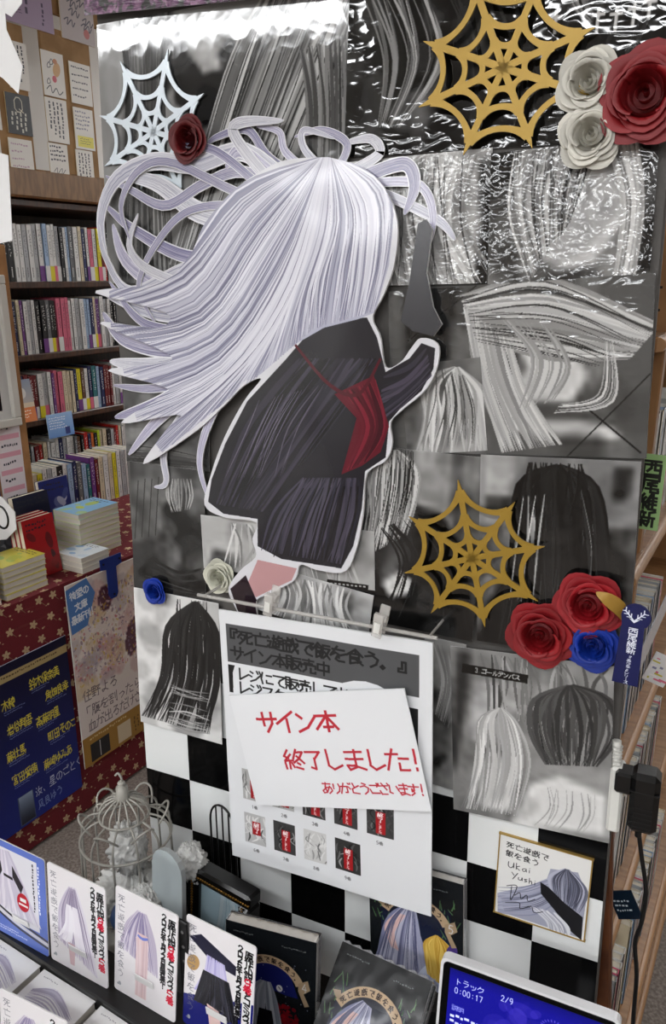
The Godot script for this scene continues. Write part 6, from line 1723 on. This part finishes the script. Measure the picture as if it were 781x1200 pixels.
# a comic standing on its lower edge; foot at the origin, cover towards +z
func comic(label: String, kind: int, w: float, h: float, d: float, xf: Transform3D) -> void:
	var im := canvas(480, 682, Color(0.09, 0.1, 0.11))
	var g := RandomNumberGenerator.new()
	g.seed = 500 + kind
	if kind == 4:
		fill(im, [Vector2(110, 200), Vector2(250, 150), Vector2(350, 220), Vector2(390, 330), Vector2(330, 330), Vector2(120, 300)], Color(0.1, 0.12, 0.36))
		for k in 160:
			oval(im, Vector2(g.randf_range(280, 390), g.randf_range(390, 600)), g.randf_range(4, 14), g.randf_range(4, 12), Color(0.4 + g.randf() * 0.2, 0.05, 0.1, 0.8), g.randf() * 3)
		for k in 60:
			oval(im, Vector2(g.randf_range(40, 440), g.randf_range(150, 660)), 2.5, 2.5, Color(0.6, 0.62, 0.7))
		fill(im, [Vector2(140, 420), Vector2(270, 420), Vector2(330, 682), Vector2(110, 682)], Color(0.06, 0.06, 0.08))
		strands(im, 70, [Vector2(190, 280), Vector2(120, 380), Vector2(110, 560)], [Vector2(240, 280), Vector2(280, 400), Vector2(330, 660)], Color(0.45, 0.47, 0.52), Color(0.76, 0.77, 0.8), 18, g)
		fill(im, [Vector2(180, 440), Vector2(250, 440), Vector2(290, 682), Vector2(150, 682)], Color(0.07, 0.07, 0.09))
		for p in [Vector2(125, 250), Vector2(290, 300)]:
			oval(im, p, 17, 19, Color(0.82, 0.82, 0.82))
			line(im, p - Vector2(6, 8), p + Vector2(7, 6), 5, 4, Color(0.15, 0.15, 0.2))
	else:
		fade(im, Rect2(60, 160, 360, 522), Color(0.07, 0.09, 0.16), Color(0.16, 0.2, 0.32))
		for s in [40, 90, 380, 430]:
			for k in 7:
				var q := Vector2(s + g.randf_range(-18, 18), g.randf_range(140, 330))
				line(im, q, q + Vector2(g.randf_range(-30, 30), g.randf_range(-60, -20)), 7, 3, Color(0.3, 0.42, 0.28))
		fill(im, [Vector2(130, 250), Vector2(230, 240), Vector2(290, 420), Vector2(300, 682), Vector2(0, 682), Vector2(20, 560)], Color(0.55, 0.56, 0.68))
		strands(im, 110, [Vector2(190, 200), Vector2(90, 330), Vector2(0, 640)], [Vector2(240, 215), Vector2(260, 400), Vector2(300, 690)], Color(0.48, 0.49, 0.62), Color(0.84, 0.84, 0.9), 18, g)
		strands(im, 24, [Vector2(140, 260), Vector2(80, 360), Vector2(110, 470)], [Vector2(190, 260), Vector2(130, 380), Vector2(150, 480)], Color(0.82, 0.68, 0.67), Color(0.9, 0.79, 0.77), 12, g)
		strands(im, 26, [Vector2(190, 200), Vector2(100, 330), Vector2(10, 640)], [Vector2(236, 215), Vector2(250, 400), Vector2(280, 690)], Color(0.3, 0.31, 0.42), Color(0.45, 0.46, 0.58), 4, g)
		fill(im, [Vector2(290, 500), Vector2(400, 500), Vector2(460, 682), Vector2(240, 682)], Color(0.6, 0.66, 0.82))
		strands(im, 60, [Vector2(300, 510), Vector2(260, 590), Vector2(230, 690)], [Vector2(390, 510), Vector2(430, 590), Vector2(470, 690)], Color(0.5, 0.57, 0.78), Color(0.86, 0.88, 0.94), 16, g)
		strands(im, 100, [Vector2(345, 320), Vector2(285, 380), Vector2(290, 470), Vector2(300, 560)], [Vector2(352, 320), Vector2(420, 380), Vector2(425, 480), Vector2(455, 640)], Color(0.72, 0.55, 0.2), Color(0.93, 0.82, 0.45), 12, g)
		oval(im, Vector2(425, 390), 26, 44, Color(0.3, 0.22, 0.5), 0.3)
		oval(im, Vector2(390, 560), 18, 14, Color(0.72, 0.6, 0.3))
	# ribbon banner with the title along it
	var rib := Color(0.72, 0.62, 0.5)
	var A := []
	for k in 15:
		var a := deg_to_rad(205.0 + k * 130.0 / 14.0)
		A.append(Vector2(240 + cos(a) * 175, 330 + sin(a) * 175))
	stroke(im, A, 46, rib, 0, 30)
	fill(im, [A[0] + Vector2(-24, -20), A[0] + Vector2(-50, -46), A[0] + Vector2(-10, -56), A[0] + Vector2(16, -10)], rib.darkened(0.15))
	fill(im, [A[14] + Vector2(-10, -10), A[14] + Vector2(40, -40), A[14] + Vector2(54, 10), A[14] + Vector2(20, 40), A[14] + Vector2(50, 100), A[14] + Vector2(26, 110), A[14] + Vector2(-10, 30)], rib.darkened(0.1))
	var title := "死亡遊戯で飯を食う。"
	for k in 10:
		var a := deg_to_rad(214.0 + k * 12.4)
		letter(im, title[k], Transform2D(a + PI / 2, Vector2(240 + cos(a) * 188, 330 + sin(a) * 188)) * Transform2D(Vector2(25, 0), Vector2(0, 27), Vector2(-12, 0)), 3.2, Color(0.14, 0.1, 0.1))
	text(im, "%d" % kind, Vector2(408, 240), 44, 4.5, Color(0.85, 0.85, 0.85))
	smallprint(im, Rect2(40, 40, 150, 16), 1, Color(0.4, 0.42, 0.42), g)
	smallprint(im, Rect2(300, 60, 140, 16), 1, Color(0.4, 0.42, 0.42), g)
	var m := printed(half(im), 0.3)
	laminate(m, -0.05, 0.2)
	var o := thing("wrapped_comic", label, "book", xf, "shrink-wrapped comics")
	var dark := paint(Color(0.07, 0.08, 0.085), 0.12)
	part("front_cover", card(w, h, 0.0008), [m, dark], o, at(Vector3(0, h / 2, d / 2)))
	part("pages", box(Vector3(w - 0.004, h - 0.004, d - 0.0015)), paint(Color(0.8, 0.77, 0.7), 0.7), o, at(Vector3(-0.0008, h / 2, 0)))
	part("spine", box(Vector3(0.0012, h, d + 0.001), 0.0004), dark, o, at(Vector3(-w / 2 - 0.0002, h / 2, 0)))
	part("back_cover", box(Vector3(w, h, 0.0008)), dark, o, at(Vector3(0, h / 2, -d / 2)))
	# crimped seam of the plastic wrap along the top and fore edge
	var film := StandardMaterial3D.new()
	film.albedo_color = Color(0.9, 0.9, 0.92, 0.28)
	film.transparency = BaseMaterial3D.TRANSPARENCY_ALPHA
	film.roughness = 0.07
	var st := begin()
	for k in 24:
		var x0 := -w / 2 + w * k / 24.0
		var x1 := -w / 2 + w * (k + 1) / 24.0
		var y0 := h + 0.003 + 0.0018 * sin(k * 2.1)
		var y1 := h + 0.003 + 0.0018 * sin((k + 1) * 2.1)
		face(st, [Vector3(x0, h, d / 2), Vector3(x1, h, d / 2), Vector3(x1, y1, 0), Vector3(x0, y0, 0)], Vector3(0, 0.5, 1))
		face(st, [Vector3(x0, h, -d / 2), Vector3(x1, h, -d / 2), Vector3(x1, y1, 0), Vector3(x0, y0, 0)], Vector3(0, 0.5, -1))
	add_box(st, Vector3(w / 2 + 0.0006, h / 2, 0), Vector3(0.0006, h, d))
	part("plastic_wrap", st.commit(), film, o)

func fluff(c: Vector3, r: Vector3, seed_value: int) -> ArrayMesh:
	var n := FastNoiseLite.new()
	n.seed = seed_value
	n.frequency = 1.6
	n.fractal_octaves = 4
	var st := begin()
	st.set_smooth_group(0)
	var U := 72
	var V := 44
	var P := func(i: int, j: int) -> Vector3:
		var th := TAU * (i % U) / U
		var ph := PI * j / V
		var d := Vector3(cos(th) * sin(ph), cos(ph), sin(th) * sin(ph))
		return c + d * r * (1.0 + 0.3 * n.get_noise_3dv(d * 1.6) + 0.22 * n.get_noise_3dv(d * 6.0) + 0.2 * n.get_noise_3dv(d * 17.0))
	for i in U:
		for j in V:
			for e in [[0, 0], [1, 0], [1, 1], [0, 0], [1, 1], [0, 1]]:
				st.set_uv(Vector2.ZERO)
				st.add_vertex(P.call(i + e[0], j + e[1]))
	st.generate_normals()
	return st.commit()

func foreground() -> void:
	promo_card("promotional_card", "blue-bordered promotional card with a red round badge, at the left edge", 0, Vector3(-0.787, 0.628, -0.492), 3, 5)
	promo_card("promotional_card", "white promotional card with lavender drapery, beside the blue-bordered one", 1, Vector3(-0.683, 0.628, -0.498), 3, 5)
	promo_card("promotional_card", "white promotional card with lavender strands and a blue stroke, in front of the bird cage", 2, Vector3(-0.578, 0.628, -0.508), 1.5, 7.5)
	promo_card("promotional_card", "promotional card with a black hat shape and deep blue ground, beside the comic", 3, Vector3(-0.472, 0.628, -0.518), 2, 8)
	promo_card("promotional_card", "white promotional card in the front row, cut off by the picture's lower edge", 2, Vector3(-0.617, 0.580, -0.37), 6, 7)
	promo_card("promotional_card", "white promotional card in the front row at the lower left corner", 1, Vector3(-0.727, 0.580, -0.365), 4, 7)
	# white novels lying in low stacks before the cards
	var g := RandomNumberGenerator.new()
	g.seed = 71
	var li := canvas(184, 220, Color(0.88, 0.88, 0.88))
	strands(li, 22, [Vector2(20, 60), Vector2(80, 30), Vector2(170, 70)], [Vector2(20, 110), Vector2(90, 120), Vector2(160, 140)], Color(0.6, 0.58, 0.66), Color(0.8, 0.79, 0.84), 4, g)
	smallprint(li, Rect2(16, 14, 60, 8), 1, Color(0.6, 0.6, 0.62), g)
	var cov := printed(li, 0.25)
	for s in 3:
		for k in 9:
			var lab := "%s white novel in the %s low stack before the promotional cards" % [["bottom", "second", "third", "fourth", "fifth", "sixth", "seventh", "eighth", "top"][k], ["left", "middle", "right"][s]]
			flat_book("white_novel", lab, 0.094, 0.098, 0.0154, cov, Color(0.85, 0.85, 0.84), at(Vector3(-0.79 + s * 0.104 + g.randf_range(-0.001, 0.001), 0.4795 + k * 0.0156, -0.434), g.randf_range(-1, 1)), "white novels in low stacks")
	comic("shrink-wrapped dark comic numbered 4, behind the hat card", 4, 0.128, 0.193, 0.018, at(Vector3(-0.48, 0.4795, -0.638), 13.6, -5))
	var lying := at(Vector3(-0.342, 0.5135, -0.578), 10, -54, -6)
	comic("shrink-wrapped comic numbered 5 lying back in front of its twin", 5, 0.128, 0.182, 0.018, lying)
	comic("shrink-wrapped comic just beneath the lying number 5", 5, 0.128, 0.182, 0.018, lying * at(Vector3(0.003, -0.002, -0.0195)))
	var s5: Array = [Vector2(0.3870, -0.1775), Vector2(0.1348, 0.1342), 0.0300]
	var w5: float = s5[1].x
	comic("shrink-wrapped comic numbered 5 standing against the board, partly under the notice", 5, w5, w5 * 1.42, 0.014, on_board(s5[0], 0.016, s5[2]) * at(Vector3(0, s5[1].y / 2 - w5 * 1.42, 0)))
	single("black_prop_block", box(Vector3(0.15, 0.07, 0.04), 0.003), paint(Color(0.02, 0.02, 0.022), 0.7), "black prop block under the comic standing against the board", "block", at(Vector3(-0.35, 0.5148, -0.762), 5))
	# ornate frame
	var fr := thing("ornate_picture_frame", "small black and gold ornate picture frame with a pale blue picture", "picture frame", at(Vector3(-0.607, 0.4795, -0.683), -3, -6))
	var fw := 0.12
	var fh := 0.18
	var black := paint(Color(0.035, 0.03, 0.028), 0.3)
	var gold := paint(Color(0.5, 0.36, 0.13), 0.3, 0.7)
	for e in [[Vector3(0, fh - 0.011, 0), Vector3(fw, 0.022, 0.03)], [Vector3(0, 0.011, 0), Vector3(fw, 0.022, 0.03)], [Vector3(-fw / 2 + 0.011, fh / 2, 0), Vector3(0.022, fh - 0.044, 0.03)], [Vector3(fw / 2 - 0.011, fh / 2, 0), Vector3(0.022, fh - 0.044, 0.03)]]:
		part("rail", box(e[1], 0.004), black, fr, at(e[0]))
	for k in 26:
		for y in [0.012, fh - 0.012]:
			part("gold_bead", lathe([Vector2(0, -0.0026), Vector2(0.0024, 0), Vector2(0, 0.0026)], 6), gold, fr, at(Vector3(-fw / 2 + 0.006 + k * 0.00452, y, 0.0155), 0, 0, 30 * (k % 3)))
	for k in 32:
		for x in [-fw / 2 + 0.012, fw / 2 - 0.012]:
			part("gold_bead", lathe([Vector2(0, -0.0026), Vector2(0.0024, 0), Vector2(0, 0.0026)], 6), gold, fr, at(Vector3(x, 0.016 + k * 0.0046, 0.0155)))
	var pic := canvas(120, 170, Color(0.68, 0.78, 0.82))
	strands(pic, 60, [Vector2(60, 0), Vector2(50, 80), Vector2(0, 170)], [Vector2(110, 0), Vector2(110, 80), Vector2(70, 170)], Color(0.55, 0.68, 0.74), Color(0.85, 0.88, 0.89), 8, g)
	part("picture", card(fw - 0.04, fh - 0.04, 0.002), [printed(pic, 0.5), black], fr, at(Vector3(0, fh / 2, 0.004)))
	part("back", box(Vector3(fw - 0.01, fh - 0.01, 0.004)), black, fr, at(Vector3(0, fh / 2, -0.012)))
	bird_cage()
	# miniature black wire chair
	mini_chair("miniature black wire chair with an arched back, behind the ornate frame", at(Vector3(-0.638, 0.4795, -0.742), -6))
	# white arched plaque
	var ap := PackedVector2Array([Vector2(-0.03, 0), Vector2(0.03, 0), Vector2(0.03, 0.215)])
	for k in 9:
		var a := deg_to_rad(22.5 * k * 0.5 + 0.0)
		ap.append(Vector2(cos(a * 2.0) * 0.03, 0.225 + sin(a * 2.0) * 0.03))
	ap.append(Vector2(-0.03, 0.215))
	single("white_arched_plaque", prism(ap, -0.004, 0.004, Rect2(-0.03, 0, 0.06, 0.26)), [paint(Color(0.74, 0.78, 0.79), 0.25), paint(Color(0.6, 0.62, 0.62), 0.4)], "pale arched plaque standing beside the bird cage", "plaque", at(Vector3(-0.655, 0.4725, -0.625), -4, -4))
	# cotton wadding
	var cot := paint(Color(0.84, 0.84, 0.83), 0.95)
	for e in [["fluffy white cotton tuft behind the ornate frame's left corner", [Vector3(-0.6672, 0.6569, -0.7000)][0], Vector3(0.024, 0.03, 0.02), 2], ["fluffy white cotton wad under the arched plaque", [Vector3(-0.6930, 0.6230, -0.6300)][0], Vector3(0.026, 0.03, 0.018), 3]]:
		var c: Vector3 = e[1]
		single("cotton_wad", fluff(Vector3.ZERO, e[2], e[3]), cot, e[0], "cotton", at(c), "cotton wads")
	var cut := single("cotton_wad", fluff(Vector3.ZERO, Vector3(0.056, 0.05, 0.05), 1), cot, "white cotton wad heaped inside the bird cage", "cotton", at(Vector3(-0.772, 0.565, -0.674)), "cotton wads")
	single("cotton_wad", fluff(Vector3.ZERO, Vector3(0.028, 0.042, 0.026), 8), cot, "pointed white cotton tuft at the top of the heap in the bird cage", "cotton", at(Vector3(-0.765, 0.662, -0.668)), "cotton wads")
	single("blue_glass_ball", lathe([Vector2(0, -0.022), Vector2(0.012, -0.018), Vector2(0.02, -0.008), Vector2(0.022, 0.002), Vector2(0.018, 0.014), Vector2(0.009, 0.021), Vector2(0, 0.022)], 20), paint(Color(0.36, 0.52, 0.78), 0.3), "pale blue ball at the cage's foot between two promotional cards", "ball", at(Vector3(-0.705, 0.62, -0.6)))
	single("blue_cloth_scrap", fluff(Vector3.ZERO, Vector3(0.016, 0.026, 0.01), 12), paint(Color(0.36, 0.55, 0.8), 0.6), "pale blue crumpled scrap inside the bird cage, on the cotton", "scrap", at(Vector3(-0.79, 0.65, -0.675)))
	# crumpled clear wrap and a silver-black trim behind the cards
	single("black_beaded_trim", boxes([[Vector3.ZERO, Vector3(0.03, 0.13, 0.01)]], 0.002), paint(Color(0.03, 0.03, 0.035), 0.3), "black beaded trim standing between the promotional cards", "trim", at(Vector3(-0.63, 0.545, -0.53)))
	screen()
	streamers()

func bird_cage() -> void:
	var wire := paint(Color(0.62, 0.61, 0.58), 0.4, 0.1)
	var y0 := 0.4795
	var t := thing("wire_bird_cage", "small off-white wire bird cage with a domed top, holding cotton", "bird cage", at(Vector3(-0.772, y0, -0.674)))
	var w := 0.0017
	part("base_tray", lathe([Vector2(0, 0), Vector2(0.072, 0), Vector2(0.074, 0.004), Vector2(0.074, 0.012), Vector2(0.071, 0.012), Vector2(0.07, 0.004), Vector2(0, 0.004)], 32), wire, t)
	part("hoop", ring(Vector3(0, 0.202, 0), 0.068, w * 1.2, 40), wire, t)
	part("hoop", ring(Vector3(0, 0.09, 0), 0.07, w, 40), wire, t)
	part("hoop", ring(Vector3(0, 0.239, 0), 0.037, w * 1.2, 32), wire, t)
	for k in 12:
		var a := TAU * k / 12
		var d := Vector3(cos(a), 0, sin(a))
		part("bar", tube(curve([d * 0.071 + Vector3(0, 0.012, 0), d * 0.07 + Vector3(0, 0.1, 0), d * 0.068 + Vector3(0, 0.202, 0)], 6), w, 6), wire, t)
		part("dome_wire", tube(curve([d * 0.068 + Vector3(0, 0.202, 0), d * 0.066 + Vector3(0, 0.220, 0), d * 0.054 + Vector3(0, 0.234, 0), d * 0.037 + Vector3(0, 0.239, 0)], 8), w, 6), wire, t)
	for k in 16:
		var a := TAU * (k + 0.5) / 16
		var d := Vector3(cos(a), 0, sin(a))
		part("dome_wire", tube(curve([d * 0.037 + Vector3(0, 0.239, 0), d * 0.034 + Vector3(0, 0.252, 0), d * 0.022 + Vector3(0, 0.263, 0), d * 0.008 + Vector3(0, 0.268, 0)], 8), w * 0.9, 6), wire, t)
	for k in 6:
		var a := TAU * (k + 0.25) / 6
		var d := Vector3(cos(a), 0, sin(a))
		var s := Vector3(-d.z, 0, d.x)
		part("scroll_loop", tube(curve([d * 0.05 + s * 0.018 + Vector3(0, 0.224, 0), d * 0.062 + s * 0.012 + Vector3(0, 0.240, 0), d * 0.066 + Vector3(0, 0.246, 0), d * 0.062 - s * 0.012 + Vector3(0, 0.240, 0), d * 0.05 - s * 0.018 + Vector3(0, 0.224, 0)], 12), w, 6), wire, t)
	part("finial", lathe([Vector2(0.0, 0.296), Vector2(0.004, 0.296), Vector2(0.006, 0.293), Vector2(0.004, 0.289), Vector2(0.009, 0.286), Vector2(0.0095, 0.272), Vector2(0.012, 0.266), Vector2(0.0, 0.264)], 18), wire, t)
	part("hook", tube(curve([Vector3(0, 0.294, 0), Vector3(0.001, 0.302, 0), Vector3(-0.004, 0.309, 0.001), Vector3(-0.009, 0.304, 0.002)], 10), 0.0018, 6), wire, t)

func mini_chair(label: String, xf: Transform3D) -> void:
	var t := thing("miniature_chair", label, "miniature chair", xf, "miniature wire chairs")
	var m := paint(Color(0.02, 0.02, 0.022), 0.35)
	var arch := []
	for k in 13:
		var a := PI * k / 12
		arch.append(Vector3(cos(a) * 0.026, 0.225 + sin(a) * 0.035, 0))
	part("back_hoop", tube([Vector3(0.026, 0.0, 0)] + arch + [Vector3(-0.026, 0.0, 0)], 0.0018, 6), m, t)
	for x in [-0.013, 0.0, 0.013]:
		part("back_bar", tube([Vector3(x, 0.12, 0), Vector3(x, 0.258 - absf(x) * 0.35, 0)], 0.0013, 6), m, t)
	part("seat", lathe([Vector2(0, 0), Vector2(0.018, 0), Vector2(0.019, 0.003), Vector2(0, 0.004)], 20), m, t, at(Vector3(0, 0.118, 0.004)))
	for s in [-0.02, 0.02]:
		part("leg", tube([Vector3(s * 0.6, 0.118, 0.018), Vector3(s, 0.0, 0.02)], 0.0018, 6), m, t)

func screen() -> void:
	var w := 0.2
	var h := 0.135
	var t := thing("portable_screen", "white-framed portable screen showing a blue track menu, bottom right", "screen", at(Vector3(-0.152, 0.60, -0.668), 6.5, -6))
	var shell := paint(Color(0.86, 0.86, 0.87), 0.3)
	part("shell", card(w, h, 0.012, 0.008), [shell, shell], t, at(Vector3(0, h / 2, -0.012)))
	part("bezel", card(w - 0.007, h - 0.007, 0.0012, 0.006), [paint(Color(0.02, 0.02, 0.022), 0.15), paint(Color(0.02, 0.02, 0.022), 0.2)], t, at(Vector3(0, h / 2, 0)))
	var im := canvas(640, 400, Color(0.07, 0.06, 0.5))
	fade(im, Rect2(0, 0, 640, 50), Color(0.05, 0.05, 0.4), Color(0.07, 0.06, 0.5))
	var g := RandomNumberGenerator.new()
	g.seed = 88
	for k in 70:
		var v := g.randf()
		oval(im, Vector2(g.randf_range(180, 640), g.randf_range(70, 400)), g.randf_range(10, 70), g.randf_range(8, 50), Color(0.1 + v * 0.2, 0.09 + v * 0.15, 0.5 + v * 0.25, 0.3), g.randf() * 3)
	for k in 24:
		var a := TAU * k / 24
		line(im, Vector2(440, 110) + Vector2(cos(a) * 44, sin(a) * 34), Vector2(440, 110) + Vector2(cos(a) * 56, sin(a) * 44), 4, 4, Color(0.32, 0.28, 0.75))
	var ink := Color(0.75, 0.78, 0.95)
	text(im, "トラック", Vector2(26, 40), 28, 3, ink)
	text(im, "2/9", Vector2(220, 40), 26, 3, ink)
	text(im, "0:00:17", Vector2(26, 84), 26, 3, ink)
	text(im, "説明", Vector2(20, 170), 24, 3, Color(0.5, 0.52, 0.85))
	smallprint(im, Rect2(16, 210, 150, 60), 2, ink, g)
	var m := StandardMaterial3D.new()
	m.albedo_color = Color(0.02, 0.02, 0.03)
	m.roughness = 0.1
	m.emission_enabled = true
	m.emission = Color.BLACK
	m.emission_texture = ImageTexture.create_from_image(half(im))
	m.texture_repeat = false
	m.emission_energy_multiplier = 0.9
	part("display", card(w - 0.024, h - 0.022, 0.0006), [m, paint(Color(0.02, 0.02, 0.03))], t, at(Vector3(0, h / 2 + 0.002, 0.0012)))
	part("stand", boxes([[Vector3(0, -0.055, -0.035), Vector3(0.08, 0.125, 0.006)], [Vector3(0, -0.116, -0.01), Vector3(0.12, 0.008, 0.09)], [Vector3(0, 0.004, -0.018), Vector3(0.1, 0.03, 0.034)]], 0.001), shell, t, at(Vector3.ZERO, 0, 6))
	var l := AreaLight3D.new()
	l.name = "screen_glow"
	l.area_size = Vector2(w - 0.03, h - 0.03)
	l.light_color = Color(0.25, 0.25, 1.0)
	l.light_energy = 0.01
	l.area_range = 3.0
	l.shadow_enabled = true
	t.add_child(l, true)
	l.position = Vector3(0, h / 2, 0.004)
	l.rotation_degrees = Vector3(0, 180, 0)

# pale paper streamers and a round-cornered speech sign hanging at the left edge, nearer than the bookcase
func streamers() -> void:
	var film := StandardMaterial3D.new()
	film.albedo_color = Color(0.86, 0.86, 0.86)
	film.roughness = 0.5
	film.backlight_enabled = true
	film.backlight = Color(0.3, 0.3, 0.3)
	for e in [
		["translucent white paper streamer at the upper left edge, before the message cards", [Vector3(-0.8182, 1.7959, -0.6200), Vector3(-0.7717, 1.7885, -0.6200), Vector3(-0.7745, 1.7460, -0.6200), Vector3(-0.7551, 1.7092, -0.6200), Vector3(-0.7666, 1.6844, -0.6200), Vector3(-0.7888, 1.7016, -0.6200), Vector3(-0.8338, 1.7251, -0.6200)]],
		["white hanging paper strip at the left edge, level with the top bookshelf", [Vector3(-0.8525, 1.6404, -0.6200), Vector3(-0.7950, 1.6257, -0.6200), Vector3(-0.8047, 1.5357, -0.6200), Vector3(-0.8775, 1.5273, -0.6200)]],
		["white scalloped paper end at the top left corner", [Vector3(-0.7662, 1.8028, -0.6200), Vector3(-0.7377, 1.7980, -0.6200), Vector3(-0.7461, 1.7661, -0.6200), Vector3(-0.7642, 1.7564, -0.6200), Vector3(-0.7768, 1.7629, -0.6200)]],
	]:
		var c := Vector3.ZERO
		for p in e[1]:
			c += p
		c /= e[1].size()
		var poly := PackedVector2Array()
		for p in e[1]:
			poly.append(Vector2(p.x - c.x, p.y - c.y))
		var t := thing("paper_streamer", e[0], "paper decoration", at(c), "hanging paper streamers")
		part("paper", prism(poly, 0.0, 0.0006, Rect2(-0.1, -0.1, 0.2, 0.2)), [film, film], t)
		part("thread", tube([Vector3(-0.02, 0.02, -0.001), Vector3(-0.02, 2.645 - c.y, -0.001)], 0.0005, 4), film, t)
	var b: Array = [Vector3(-1.8325, 0.9457, -1.2000), Vector3(-1.7199, 0.9459, -1.2000), Vector3(-1.6722, 0.9118, -1.2000), Vector3(-1.6743, 0.8651, -1.2000), Vector3(-1.7223, 0.8283, -1.2000), Vector3(-1.8652, 0.7976, -1.2000)]
	var c2 := Vector3.ZERO
	for p in b:
		c2 += p
	c2 /= b.size()
	var bp := PackedVector2Array()
	for p in b:
		bp.append(Vector2(p.x - c2.x, p.y - c2.y))
	var s := thing("speech_sign", "white round-cornered sign with a black oval ring, at the left edge", "sign", at(c2))
	part("plate", prism(bp, 0.0, 0.002, Rect2(-0.1, -0.1, 0.2, 0.2)), [paint(Color(0.87, 0.87, 0.87), 0.4), paint(Color(0.8, 0.8, 0.8), 0.4)], s)
	var o: Vector3 = [Vector3(-1.7277, 0.8889, -1.2000)][0]
	var oo := []
	for k in 24:
		oo.append(Vector3(o.x - c2.x + cos(TAU * k / 24) * 0.026, o.y - c2.y + sin(TAU * k / 24) * 0.03, 0.0025))
	part("oval_ring", tube(oo, 0.003, 6, true), paint(Color(0.03, 0.03, 0.03), 0.4), s)
	part("stick", tube([Vector3(-0.03, -0.02, -0.002), Vector3(-0.03, -c2.y + 0.7165, -0.002)], 0.002, 6), paint(Color(0.8, 0.8, 0.8), 0.4), s)
